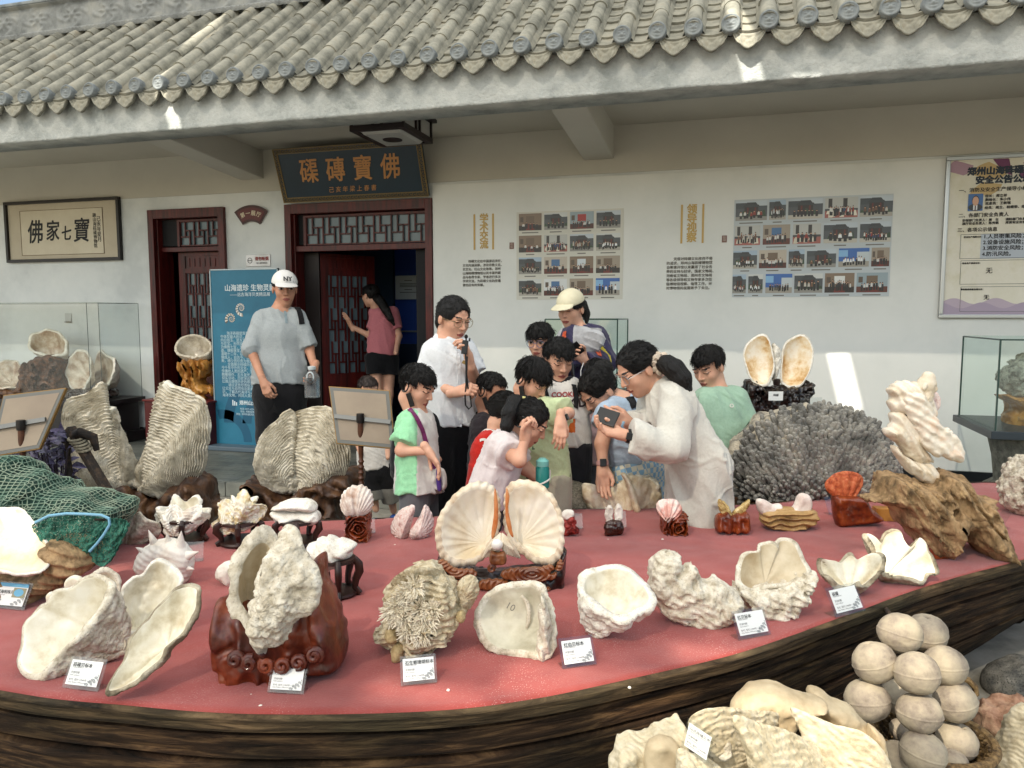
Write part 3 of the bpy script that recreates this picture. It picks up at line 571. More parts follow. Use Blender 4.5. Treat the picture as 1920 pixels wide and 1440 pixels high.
def photo(parent, x0, x1, z0, z1_, kind, seed, y):
    """a printed group photograph: sky, hall, people, table - as flat ink areas on a sheet"""
    rd = random.Random(seed); w = MB(); W_, H_ = x1-x0, z1_-z0; lay = [y]
    def q(u0, v0, u1, v1, c, jit=0): lay[0] -= .00006; w.quad((x0+W_*u0, lay[0], z0+H_*v0), (x0+W_*u1, lay[0], z0+H_*v0), (x0+W_*(u1-jit), lay[0], z0+H_*v1), (x0+W_*(u0+jit), lay[0], z0+H_*v1), 0, hx(c))
    w.quad((x0, y, z0), (x1, y, z0), (x1, y, z1_), (x0, y, z1_), 0, hx('3a3d40'))
    if kind == 'court':
        q(0, .62, 1, 1, rd.choice(['b9c4cc', 'c8ccca', '9fb4c6'])); q(0, 0, 1, .2, rd.choice(['a8a49a', '8d8c86', 'b9b5aa'])); q(0, .2, .3, .72, '4a5055'); q(.7, .2, 1, .74, '444b50'); q(-0+.0, .6, .34, .9, '3c4348', .0)
        q(.28, .2, .72, .7, '2b2423'); q(.22, .68, .78, .8, '33393e', .05); q(.3, .8, .7, .92, '2c3136', .06); q(.36, .2, .41, .66, '5e221c'); q(.6, .2, .65, .66, '5e221c')
        for i in range(6): u = rd.uniform(0, .9); q(u, .2, u+.12, .2+rd.uniform(.1, .34), rd.choice(['2f4a30', '24402a', '36503a']), .03)
    elif kind == 'hall':
        q(0, .3, 1, 1, rd.choice(['b7aea0', '9a8f80', 'c6c6c2', '7d6a58', 'd2d6d6', '8fa0a8'])); q(0, 0, 1, .3, rd.choice(['4a2019', '5a2a20', '2a2320'])); q(.32, .45, .68, .85, rd.choice(['a02a24', 'd8dad8', 'c9d2d8', '3f6a96', '6b5a4a'])); q(.06, .5, .2, .8, '54483e'); q(.3, 0, .7, .4, '6a231b', .1)
    elif kind == 'blue':
        q(0, .3, 1, 1, '2f62a8'); q(0, .55, .3, .9, '7fb0d8'); q(0, 0, 1, .3, '9a968c'); q(.6, .3, 1, .8, 'b9c4c9')
    else:
        q(0, .45, 1, 1, 'b4b6b2'); q(.1, .5, .22, .95, '32302e'); q(.55, .5, .68, .95, '2c2a29'); q(0, 0, 1, .34, '9c5b52')
        for i in range(9): u = rd.uniform(0, .86); q(u, rd.uniform(0, .2), u+.14, rd.uniform(.25, .4), rd.choice(['d8d2c2', 'c8c0ae', 'e2dccd']), .04)
    n = rd.randint(5, 13); hgt_ = rd.uniform(.32, .5); pal = rd.choice([['14161a', '1b1d22', '22252c'], ['e3e5e6', 'd9dcdf', '17191d'], ['1a1d24', '8a2a22', '2c3f66', 'd4d4d2'], ['6a4a36', 'b8b4ac', '1c1d20']]) if kind != 'hall' else ['17191d', 'c9c9c7', '24272e']
    for i in range(n):
        u = .12+.76*(i+.5)/n+rd.uniform(-.02, .02); b0 = .06+rd.uniform(0, .08); wd = .25/n+.010; h = hgt_*rd.uniform(.85, 1.1)
        q(u-wd*.8, b0, u+wd*.8, b0+h*.5, '16181c'); q(u-wd, b0+h*.42, u+wd, b0+h*.82, rd.choice(pal), wd*.3); q(u-wd*.42, b0+h*.82, u+wd*.42, b0+h*.97, 'c69a7c'); q(u-wd*.45, b0+h*.93, u+wd*.45, b0+h*1.03, '15120f')
    cl = rd.uniform(.35, .9)/2; dz_ = .016; w.quad(*[(x0+W_*u, y, z0-dz_+v) for u, v in ((.5-cl, -.010), (.5+cl, -.010), (.5+cl, 0), (.5-cl, 0))], 0, hx('6a6862')); return w.build('photograph', M_print, parent)
gx0, gx1, gz0, gz1 = -1.99, -.955, 1.70, 2.54
f = thing('photo_board', 'four by four board of captioned small photographs beside the 学术交流 heading', 'photo board', ((gx0+gx1)/2, D-.033, gz0))
w = MB(); w.box(gx0, gx1, D-.034, D-.0315, gz0, gz1); w.build('backing_sheet', mat('board_tan', 'cfcec4', .6, bump=0), f)
kinds = ['hall', 'court', 'hall', 'court', 'hall', 'shell', 'court', 'court', 'court', 'hall', 'hall', 'hall', 'court', 'hall', 'hall', 'blue']; 
for i in range(16):
    c, r = i % 4, i//4; x0 = gx0+.024+c*.252; z1_ = gz1-.016-r*.2085; photo(f, x0, x0+.226, z1_-.160, z1_, kinds[i], 40+i, D-.0355)
gx0, gx1, gz0, gz1 = .030, 1.318, 1.712, 2.573
f = thing('photo_board', 'large grey sheet crowded with visiting group photographs beside the 领导视察 heading', 'photo board', ((gx0+gx1)/2, D-.033, gz0))
w = MB(); w.box(gx0, gx1, D-.034, D-.0315, gz0, gz1); w.build('backing_sheet', mat('board_grey', 'bac2c6', .6, bump=0), f)
rows = [((632, 888), (905, 1038), (1057, 1328), (1345, 1597), (1613, 1858)), ((628, 838), (860, 1078), (1100, 1320), (1342, 1600), (1620, 1852)), ((622, 818), (835, 1055), (1073, 1198), (1217, 1445), (1465, 1698), (1715, 1850)), ((622, 733), (752, 870), (893, 1107), (1125, 1348), (1365, 1593), (1610, 1845))]
rv = [(.985, .785), (.735, .535), (.48, .295), (.235, .04)]; kk = [['court', 'court', 'court', 'shell', 'court'], ['shell', 'hall', 'shell', 'court', 'court'], ['court', 'hall', 'court', 'court', 'blue', 'hall'], ['court', 'court', 'blue', 'court', 'hall', 'hall']]
for r in range(4):
    for c, (a, b) in enumerate(rows[r]):
        x0 = gx0+(a-620)/1240*(gx1-gx0); x1 = gx0+(b-620)/1240*(gx1-gx0); photo(f, x0, x1, gz0+rv[r][1]*(gz1-gz0), gz0+rv[r][0]*(gz1-gz0), kk[r][c], 100+r*10+c, D-.0355)
# notice board at the edge
nx0, nx1, nz0, nz1 = 1.70, 2.75, 1.525, 2.85
f = thing('notice_board', 'silver framed cream safety notice with printed purple leaves on the wall panel', 'notice board', ((nx0+nx1)/2, D-.05, nz0))
w = MB(); t = .032
for q in ((nx0, nx1, nz1-t, nz1), (nx0, nx1, nz0, nz0+t), (nx0, nx0+t, nz0+t, nz1-t), (nx1-t, nx1, nz0+t, nz1-t)): w.box(q[0], q[1], D-.062, D-.031, q[2], q[3])
w.build('frame', mat('anodised_silver', 'a8acae', .3, bump=0, metal=.8), f, bevel=.006)
w = MB(); w.box(nx0+t, nx1-t, D-.044, D-.034, nz0+t, nz1-t); w.build('sheet', mat('notice_cream', ['d6d2c0', 'dcd8ca', 'd0cbb4'], .5, 3, 0), f)
def leafshape(cx, cz, L_, wd, ang, m, k):
    P_ = []
    for i in range(25):
        s = i/12-1 if i <= 12 else 1-(i-12)/12; sg = 1 if i <= 12 else -1; u = s*L_/2; v = sg*wd/2*(1-s*s)**.8*(1+.2*s); P_.append((min(max(cx+u*math.cos(ang)-v*math.sin(ang), nx0+t+.002), nx1-t), D-.0455-.0002*k, min(cz+u*math.sin(ang)+v*math.cos(ang), nz1-t-.003)))
    lf_ = MB(); lf_.add(P_[:-1], [tuple(range(len(P_)-1))]); lf_.build('printed_leaf', m, f)
M_lp = mat('leaf_purple', '6d3a5e', .5, bump=0); M_lo = mat('leaf_mauve', 'a98a9a', .5, bump=0); M_ly = mat('leaf_ochre', 'c2a878', .5, bump=0)
leafshape(2.38, 2.62, .36, .2, -.5, M_lp, 1); leafshape(2.12, 2.78, .26, .09, -.9, M_lp, 2); leafshape(1.80, 2.76, .22, .14, .3, M_lo, 3); leafshape(2.02, 2.72, .3, .15, .1, M_ly, 4); leafshape(2.0, 2.58, .26, .12, .4, M_ly, 5); leafshape(2.4, 2.80, .3, .14, .2, mat('leaf_rose', 'b07a78', .5, bump=0), 6)
w = MB(); 
for i, (h0, c) in enumerate(((.11, 'b5a6b4'), (.075, 'a698ab'))):
    P_ = [(nx0+t, D-.0452-.0004*i, nz0+t)]+[(nx0+t+(nx1-nx0-2*t)*k/40, D-.0452-.0004*i, nz0+t+h0+.025*math.sin(k*.5+i*2)) for k in range(41)]+[(nx1-t, D-.0452-.0004*i, nz0+t)]; q = MB(); q.add(P_, [tuple(range(len(P_)))]); q.build('printed_wave', mat('wave_mauve_%s' % 'ab'[i], c, .5, bump=0), f)
Yn = D-.048
def nt_text(b_, px, py, sz, m=M_ink, bold=0.0006): p = U(px, py, Y=Yn); return text(b_, sz*.73, m, (p[0], Yn, p[2]), f, ax='LEFT', bold=bold)
M_navyink = mat('navy_letter', '1d2a38', .5, bump=0)
nt_text('郑州山海砗磲博物馆', 1814, 323, .092, M_navyink, .004); nt_text('安全公告公示栏', 1829, 339, .092, M_navyink, .004)
nt_text('一、消防及安全生产领导小组', 1798, 358, .052); nt_text('组长：周立祥', 1847, 368, .036); nt_text('副组长：朱小伟', 1847, 375, .036); nt_text('巡查员：王新瑞', 1847, 382, .036); nt_text('组员：周生、杨继荣、郑', 1846, 390, .036)
nt_text('二、各部门安全负责人', 1797, 405, .05); nt_text('安保部门负责人：周　生　　消防部门负责', 1804, 414, .033); nt_text('展厅安全负责人：陈秀娟　　库房安全负责', 1804, 420, .033); nt_text('三、各项公示信息', 1795, 432, .05)
w = MB(); a, b = U(1840, 439, Y=Yn), U(1925, 484, Y=Yn); w.box(a[0], nx1-.1, D-.0458, D-.0455, b[2], a[2]); w.build('pale_box', mat('notice_pale_blue', 'b3bcc6', .5, bump=0), f)
for i, s_ in enumerate(('1.人员密集风险；', '2.设备设施风险；', '3.消防安全风险；', '4.防汛风险。')): nt_text(s_, 1844-i*.9, 444+i*11, .056)
nt_text('无', 1848, 508, .07); nt_text('无', 1844, 558, .06); nt_text('安全生产风险公示：', 1807, 445, .022); nt_text('安全生产事故公示：', 1804, 494, .022); nt_text('事故隐患排查治理公示：', 1801, 543, .022)
w = MB()
for y0, y1 in ((440, 485), (489, 533), (538, 584)):
    a, b = U(1802, y0, Y=Yn), U(1799, y1, Y=Yn); x0 = a[0]; e = .0015
    for q in ((x0, nx1-.08, a[2]-e, a[2]+e), (x0, nx1-.08, b[2]-e, b[2]+e), (x0-e, x0+e, b[2], a[2])): w.box(q[0], q[1], D-.0466, D-.0455, q[2], q[3])
w.build('ruled_boxes', mat('grey_ink', '5c5e5c', .5, bump=0), f)
a, b = U(1816, 364, Y=Yn), U(1842, 395, Y=Yn); q = MB(); x0, x1, z0_, z1_ = a[0], b[0], b[2], a[2]; dx, dz = x1-x0, z1_-z0_; yy = Yn-.001
def pq(u0, v0, u1, v1, c, k, n=0):
    if n: q.add([(x0+dx*((u0+u1)/2+(u1-u0)/2*math.cos(2*PI*i/n)), yy-.0002*k, z0_+dz*((v0+v1)/2+(v1-v0)/2*math.sin(2*PI*i/n))) for i in range(n)], [tuple(range(n))], 0, hx(c))
    else: q.quad((x0+dx*u0, yy-.0002*k, z0_+dz*v0), (x0+dx*u1, yy-.0002*k, z0_+dz*v0), (x0+dx*u1, yy-.0002*k, z0_+dz*v1), (x0+dx*u0, yy-.0002*k, z0_+dz*v1), 0, hx(c))
pq(0, 0, 1, 1, '2f5f9a', 0); pq(.02, -.0, .98, .42, '20252e', 1, 20); pq(.36, .05, .64, .42, 'd7d9dc', 2); pq(.46, 0, .54, .36, '3a1f2c', 3); pq(.26, .3, .74, .9, '17171a', 4, 20); pq(.29, .3, .71, .84, 'c79a80', 5, 20); pq(0, 0, 1, .0, '20252e', 1)
q.build('portrait', M_print, f)
# wall socket left of the doors
p = WP(129, 595, D); f = thing('wall_socket', 'white wall socket behind the clear panel of the left showcase', 'socket', (p[0], D, p[2]-.05)); w = MB(); w.box(p[0]-.045, p[0]+.045, D-.012, D-.002, p[2]-.05, p[2]+.05); w.build('plate', mat('socket_white', 'b9bcbc', .5, bump=0), f, bevel=.004)
w = MB(); w.box(p[0]-.05, p[0]+.05, D-.02, D-.0125, p[2]-.06, p[2]-.052); w.build('cover_lip', M_black, f)
# ceiling lamp
Yl0, Yl1 = 5.95, 6.5; c0 = U(690, 256, Y=5.95); c1 = U(815, 268, Y=5.95); c0 = U(655, 240, Y=5.95); c1 = U(790, 232, Y=5.95); zt_ = 3.30; zbm = U(700, 256, Y=6.0)[2]
xa, xb_ = U(655, 240, Y=5.8)[0], U(758, 240, Y=5.8)[0]; ya, yb_ = 5.8, 6.42; zbm = 3.085
f = thing('ceiling_lamp', 'square dark wood lattice ceiling lamp with pale diffuser under the eave', 'lamp', ((xa+xb_)/2, 6.1, zbm)); M_lw = mat('lamp_wood', ['160f10', '221718'], .5, 4, .1, 40, .003); M_diff = mat('lamp_diffuser', 'a5a6a3', .5, bump=0)
w = MB()
for q in ((xa, xb_, ya, ya+.05), (xa, xb_, yb_-.05, yb_), (xa, xa+.05, ya+.05, yb_-.05), (xb_-.05, xb_, ya+.05, yb_-.05)): w.box(*q, zbm+.0, zbm+.045)
w.box(xa-.03, xb_+.03, ya-.03, yb_+.03, zt_-.03, zt_)
for x in (xa+.012, xb_-.012, (xa+xb_)/2-.04, (xa+xb_)/2+.04):
    for y in (ya+.012, yb_-.012): w.box(x-.01, x+.01, y-.01, y+.01, zbm+.045, zt_-.03)
for y in ((ya+yb_)/2-.04, (ya+yb_)/2+.04):
    for x in (xa+.012, xb_-.012): w.box(x-.01, x+.01, y-.01, y+.01, zbm+.045, zt_-.03)
for x in ((xa+xb_)/2,):
    for y in (ya+.012, yb_-.012): w.box(x-.04, x+.04, y-.006, y+.006, zbm+.1, zbm+.115); w.box(x-.04, x+.04, y-.006, y+.006, zbm+.14, zbm+.155)
w.build('frame', M_lw, f)
w = MB(); w.box(xa+.02, xb_-.02, ya+.02, yb_-.02, zbm+.05, zt_-.035); w.build('side_glass', M_diff, f)
w = MB(); w.add([(xa+.05, ya+.05, zbm+.03), (xb_-.05, ya+.05, zbm+.03), (xb_-.05, yb_-.05, zbm+.03), (xa+.05, yb_-.05, zbm+.03), (xa+.09, ya+.09, zbm-.015), (xb_-.09, ya+.09, zbm-.015), (xb_-.09, yb_-.09, zbm-.015), (xa+.09, yb_-.09, zbm-.015)], [(4, 5, 6, 7), (0, 1, 5, 4), (1, 2, 6, 5), (2, 3, 7, 6), (3, 0, 4, 7)]); w.build('diffuser', M_diff, f)
w = MB(); w.lathe(((xa+xb_)/2, (ya+yb_)/2, zbm-.02), [(.085, 0), (.085, .004)], 28); w.build('boss', M_lw, f)
# teal standing banner
bl, br_, tl = U(407, 842, Y=6.75), U(607, 845, Y=6.75), U(407, 507, Y=6.75)
bx0, bz1 = bl[0], tl[2]; bx1 = bx0+.80; Yb = 6.75
f = thing('standing_banner', 'teal standing exhibition banner with white text behind the capped man', 'banner', ((bx0+bx1)/2, Yb, PLAT))
w = MB(); w.box(bx0, bx1, Yb, Yb+.02, PLAT+.05, bz1); w.build('panel', mat('banner_teal', ['1d5c78', '256b86', '2b7490'], .45, 1.2, 0), f)
w = MB()
for q in ((bx0-.012, bx0, PLAT+.04, bz1+.01), (bx1, bx1+.012, PLAT+.04, bz1+.01), (bx0-.012, bx1+.012, bz1, bz1+.012)): w.box(q[0], q[1], Yb-.006, Yb+.024, q[2], q[3])
w.build('frame', mat('banner_alu', '9aa6ac', .35, bump=0, metal=.6), f)
w = MB(); w.box(bx0-.05, bx1+.05, Yb-.16, Yb+.12, PLAT+.002, PLAT+.05); w.build('foot', mat('banner_foot', '52606a', .4, bump=0), f, bevel=.01)
M_wt = mat('white_letter', 'd9e4e8', .5, bump=0); M_wt2 = mat('pale_letter', 'b4ccd6', .5, bump=0)
def bt(s, u, y, sz, m=M_wt, bold=.0, ax='LEFT', line=1): text(s, sz, m, (bx0+u, Yb-.002, U(410, y, Y=Yb)[2]), f, ax=ax, bold=bold, line=line, ay='CENTER')
bt('山海遗珍 生物灵韵', .165, 541, .074, bold=.0012); bt('——远古海洋贝类精品展', .23, 553, .044)
prs = ['　　海洋砗磲是双壳纲贝类', '中体型最大的贝，壳厚而重，', '内白如玉，是东方佛教圣物', '与珍宝，天然纹理美丽。古', '为佛教七宝，又称为玉石之', '道，镶嵌珠宝，历代相传。', '清朝十二年，以中华的砗磲', '做成人，自古今，以传世作', '美，稀少而珍贵为收藏人。', '　　全面展示砗磲历史、古', '今千年中外的文化，至今成', '传播给人类的遗产，生活水', '精雕细作，石头发光，展示', '切实活动，历史深远，风化', '让观众感悟历史的厚重。', '　　通过这些珍贵标本的展', '让公众与自然有近距离的接', '识，了解古代海洋与人类的', '海洋文明，共同人类命运。']
for i, s_ in enumerate(prs): bt(s_, .095, 625+i*6.42, .0385, M_wt2)
bt('郑州山海砗磲博物馆', .30, 754, .052, bold=.001)
for i, s_ in enumerate(('电话: 0371-63345661', '地址: 河南省郑州市', '网址: 郑州市惠济区文化公园')): bt(s_, .42, 765+i*5, .026, M_wt2, ax='CENTER')
w = MB(); z_ = U(410, 754, Y=Yb)[2]
for i in range(3): w.box(bx0+.215+i*.022, bx0+.227+i*.022, Yb-.003, Yb-.001, z_-.03, z_+.03-.012*i)
w.build('emblem', M_wt, f)
M_t2 = mat('banner_teal_dark', '1a5470', .45, bump=0)
w = MB()
for cx_, cz_, r0, r1 in ((bx0+.66, PLAT+.28, .44, .56), (bx0+.66, PLAT+.28, .22, .33), (bx0+.1, PLAT+.08, .24, .34)):
    for i in range(40):
        P_ = [(cx_+r_*math.cos(a_), cz_+r_*math.sin(a_)) for r_, a_ in ((r0, i*PI/40), (r1, i*PI/40), (r1, (i+1)*PI/40), (r0, (i+1)*PI/40))]
        if all(bx0 < x < bx1 and PLAT+.05 < z < bz1 for x, z in P_): w.add([(x, Yb-.001, z) for x, z in P_], [(0, 1, 2, 3)])
w.build('printed_wave', M_t2, f)
def ammonite(u, y, r, cols, rot):
    z_ = U(410, y, Y=Yb)[2]; w = MB(); n = 70; cx_ = bx0+u; P0 = []
    for i in range(n+1):
        a = i/n*2.6*2*PI; rr = r*math.exp(.17*(a-2.6*2*PI)); th = rr*.42; P0.append((cx_+rr*math.cos(a+rot), z_+rr*math.sin(a+rot), cx_+(rr-th)*math.cos(a+rot), z_+(rr-th)*math.sin(a+rot)))
    for i in range(n): a, b = P0[i], P0[i+1]; w.quad((a[0], Yb-.002, a[1]), (b[0], Yb-.002, b[1]), (b[2], Yb-.002, b[3]), (a[2], Yb-.002, a[3]), 0, hx(cols[i % 2]))
    w.build('printed_ammonite', M_print, f)
ammonite(.235, 598, .085, ('c9c4ba', '5a544c'), 0); ammonite(.36, 578, .09, ('d5d4cf', '8a8780'), 1.2)
# ================================================================ shell, wood and rock builders
M_out = mat('chalky_shell', ['8b826f', 'b8ae9a', 'cec6b5', 'dad4c6'], .88, 34, .7, 150, .006, spec=.15, lo=.28, hi=.66, pits=.15, pscale=120, pitcol='a2988a', detail=10)
M_out_w = mat('pale_chalky_shell', ['9e9684', 'c9c2b3', 'dbd6ca', 'e2ded4'], .88, 36, .65, 170, .005, spec=.15, lo=.25, hi=.6, pits=.12, pscale=140, pitcol='b3ab9c', detail=10)
M_out_t = mat('tan_ridged_shell', ['5c5344', '8b806c', 'aea48f', 'beb5a1'], .9, 18, .8, 110, .010, spec=.15, lo=.3, hi=.68, detail=10)
M_in = mat('porcelain_shell', ['bfb398', 'd6cfbb', 'dfdacc'], .36, 11, .12, 25, .004, lo=.35, hi=.6)
M_in_y = mat('golden_porcelain_shell', ['d8b878', 'dccfae', 'e2dac6'], .35, 5, .1, 25, .004, lo=.38, hi=.55)
M_in_t = mat('tan_shell_inside', ['a08d6e', 'b9ab90', 'c9bea7'], .5, 6, .2, 30, .004)
M_in_br = mat('brownish_shell_inside', ['8a6f5a', 'b7a48f', 'd4c9b8'], .4, 7, .12, 25, .004, lo=.35, hi=.6)
M_burl = mat('red_brown_carved_wood', ['1f0a06', '4a1a0d', '6e2f18', '7d3d22'], .4, 9, .5, 30, .008, coat=.25, lo=.3, hi=.7, stretch=(1, 1, .5))
M_amber = mat('amber_carved_wood', ['45180a', '702c10', '8a4018'], .36, 14, .4, 45, .004, coat=.4)
M_brownw = mat('brown_root_wood', ['22140d', '452c1a', '654529'], .55, 12, .7, 45, .008, coat=.15, stretch=(1, 1, .4))
M_drift = mat('weathered_driftwood', ['3a2c1e', '7a6344', 'a08360', 'b3966c'], .88, 14, .9, 60, .01, lo=.3, hi=.68, stretch=(1.6, 1.6, .7))
M_golden = mat('golden_root_wood', ['7a4b1c', 'a87332', 'c08d48'], .4, 5, .4, 25, .006, coat=.2, stretch=(1, 1, .4))
M_blackw = mat('black_carved_wood', ['0e0908', '1c1210', '2a1a16'], .28, 8, .25, 30, .004, coat=.4)
M_dstand = mat('dark_brown_stand', ['1a0e0a', '2a1610', '38201a'], .4, 6, .15, 40, .003)
M_clear = mat_glass('clear_acrylic', (.93, .95, .95)); M_glass = mat_glass('showcase_glass', (.95, .97, .965))
def spline(pts, n):
    P = np.asarray(pts, float); k = len(P); seg = np.linalg.norm(np.roll(P, -1, 0)-P, axis=1)**.5; cum = np.concatenate([[0], np.cumsum(seg)])
    t = np.linspace(0, cum[-1], n, endpoint=False); i = np.searchsorted(cum, t, 'right')-1; u = ((t-cum[i])/seg[i])[:, None]
    a, b, c, d = P[(i-1) % k], P[i % k], P[(i+1) % k], P[(i+2) % k]
    return .5*(2*b+(c-a)*u+(2*a-5*b+4*c-d)*u*u+(3*b-a-3*c+d)*u**3)
def zat(bx, by, z=DECK): return depth(U(bx, by, z=z))
def valve_mesh(pts, Z, n, D_, umbo=None, th=.010, lip=.10, p=2.2, nf=0, fa=0, rib=0, nrib=0, ng=14, gr=.004, lump=.004, ls=25, seed=1, nu=168, nv=40, inbump=.0, skew=(0, 0), frill=0, irib=0):
    """one shell valve: rim traced on a plane with normal n (the open side), a hollow dome of depth D_ behind it"""
    n = nrm(n); pc = np.mean(pts, 0); C0 = U(pc[0], pc[1], Z=Z); R2 = spline(pts, nu)
    rim = np.array([UV(x, y, C0, n) for x, y in R2]); cen = rim.mean(0)
    um = UV(umbo[0], umbo[1], C0, n) if umbo is not None else cen
    e1 = nrm(rim[0]-cen); e2 = np.cross(n, e1); q = rim-um; psi = np.arctan2(q @ e2, q @ e1); t = np.arange(nu)/nu*2*PI
    size = np.linalg.norm(rim-cen, axis=1).mean(); sd3 = np.array([seed*3.1, seed*1.7, seed*.9])
    rj = fbm(rim/size+sd3, 5, 3, seed)*.012*size; rim = rim+nrm2(rim-cen)*rj[:, None]
    wave = fa*np.cos(nf*t+seed) if nf else 0*t
    rimw = rim+n*wave[:, None]+nrm2(rim-cen)*(frill*np.cos(nf*t+seed))[:, None]
    def surf(rr, depth_, shrink, ctr):
        V = []
        for r in rr:
            s = r**.9; base = ctr*(1-s)+(cen+(rimw-cen)*shrink)*s if True else 0
            z = -depth_*(1-r**p)
            base = base+n*z+n*0
            if rib and nrib: base = base-n*(rib*np.sin(PI*min(1, r))**.5*r*np.cos(nrib*psi))[:, None]
            V.append(base)
        return np.array(V)
    rr = np.linspace(0.02, 1, nv); sk = um+np.asarray(skew[0]*RT+skew[1]*UP)
    O = surf(rr, D_, 1, sk); I_ = surf(rr, max(D_-th, .002), 1-lip, sk)
    if irib and nrib: I_ = I_-n*(irib*(rr**2)[:, None]*np.cos(nrib*psi)[None])[:, :, None]
    # grain of the outside
    Pf = O.reshape(-1, 3); du = np.roll(O, -1, 1)-np.roll(O, 1, 1); dv = np.gradient(O, axis=0); N = np.cross(dv, du); N /= np.linalg.norm(N, axis=2)[:, :, None]+1e-12
    if ((N*(-n)).sum(2)).mean() < 0: N = -N
    wob = fbm(Pf/size+sd3, 3, 3, seed+5).reshape(nv, nu); ph = rr[:, None]*ng+wob*.9; g = ph-np.floor(ph); g = np.where(g < .75, g/.75, (1-g)/.25)
    disp = gr*g*(.25+.75*rr[:, None]**1.5)+lump*(.8+fbm(Pf+sd3, ls, 5, seed+9, .6)).reshape(nv, nu); disp *= np.where(rr > .985, .5, 1)[:, None]
    O = O+N*disp[:, :, None]
    if inbump: I_ = I_+n*(inbump*fbm(I_.reshape(-1, 3)+sd3, 9/size*.2, 3, seed+3).reshape(nv, nu))[:, :, None]
    ring = np.concatenate([O, I_[::-1]], 0); m = 2*nv; V = ring.reshape(-1, 3); i = np.arange(m-1)[:, None]*nu; j = np.arange(nu)[None]; j2 = (j+1) % nu
    Q = np.stack([i+j, i+j2, i+nu+j2, i+nu+j], -1).reshape(-1, 4); mi = np.zeros((m-1, nu), int); mi[nv:] = 1
    Vx = np.concatenate([V, V[:nu].mean(0)[None], V[-nu:].mean(0)[None]]); a, b = len(V), len(V)+1; jj = np.arange(nu); k2 = (jj+1) % nu
    caps = [np.stack([np.full(nu, a), k2, jj, jj], -1), np.stack([np.full(nu, b), (m-1)*nu+jj, (m-1)*nu+k2, (m-1)*nu+k2], -1)]
    me = bpy.data.meshes.new('valve'); F = Q.tolist()+[[int(x) for x in c[:3]] for cc in caps for c in cc]
    me.from_pydata(Vx.tolist(), [], F); me.polygons.foreach_set('material_index', np.concatenate([mi.ravel(), np.zeros(nu, int), np.ones(nu, int)]).astype(np.int32)); me.update(); return me
def nrm2(v): return v/(np.linalg.norm(v, axis=1)[:, None]+1e-12)
def Zp(base, Z): return Z if Z is not None else zat(*base)
def valve(name, pts, Z, n, D_, mats=None, parent=None, **k): return link(name, valve_mesh(pts, Z, cdir(*n), D_, **k), mats or [M_out, M_in], parent)
def poly_sd(P, poly):
    d = np.full(len(P), 1e9, np.float32); s = np.ones(len(P), np.float32); n = len(poly); poly = np.asarray(poly, np.float32)
    for i in range(n):
        a, b = poly[i], poly[i-1]; e = b-a; w = P-a; t = np.clip((w @ e)/max(float(e @ e), 1e-12), 0, 1); q = w-t[:, None]*e; d = np.minimum(d, (q*q).sum(1))
        c1 = P[:, 1] >= a[1]; c2 = P[:, 1] < b[1]; c3 = e[0]*w[:, 1] > e[1]*w[:, 0]
        s = np.where((c1 & c2 & c3) | (~c1 & ~c2 & ~c3), -s, s)
    return s*np.sqrt(d)
def slab_mesh(pts, Z, T, w, vox=.005, n=FH, noise=(.006, 20), groove=None, seed=1, extra=None, off=0, smoothpts=True, sub=None):
    """a solid with the traced outline, half thickness T and edges rounded over w, on a plane with normal n"""
    pc = np.mean(pts, 0); C0 = U(pc[0], pc[1], Z=Z)+off*np.asarray(n); n = nrm(n); X = nrm(np.cross(n, (0, 0, 1))); Y = np.cross(X, n)
    pp = spline(pts, max(40, len(pts)*4)) if smoothpts else np.asarray(pts, float)
    L_ = np.array([((UV(x, y, C0, n)-C0) @ X, (UV(x, y, C0, n)-C0) @ Y) for x, y in pp])
    def fn(P):
        d2 = poly_sd(P[:, :2], L_); y = P[:, 2]; d = np.sqrt(np.maximum(d2+w, 0)**2+(y*w/T)**2+1e-9)-w
        d = d*min(1, T/w)
        if noise: d = d-noise[0]*fbm(P+seed, noise[1], 4, seed)
        if groove: d = d-groove(P)
        if extra: d = extra(P, d)
        return d
    lo = np.array([*L_.min(0), -T])-.02; hi = np.array([*L_.max(0), T])+.02
    V, Q = sdf_mesh(fn, lo, hi, vox); Wd = C0+V[:, :1]*X+V[:, 1:2]*Y+V[:, 2:3]*n; return npmesh('slab', Wd, Q)
def slab(name, pts, Z, T, w, mats, parent=None, **k): return link(name, slab_mesh(pts, Z, T, w, **k), mats, parent)
def offs(pts, s=4, x0=0, y0=0): return [(x0+x/s, y0+y/s) for x, y in pts]
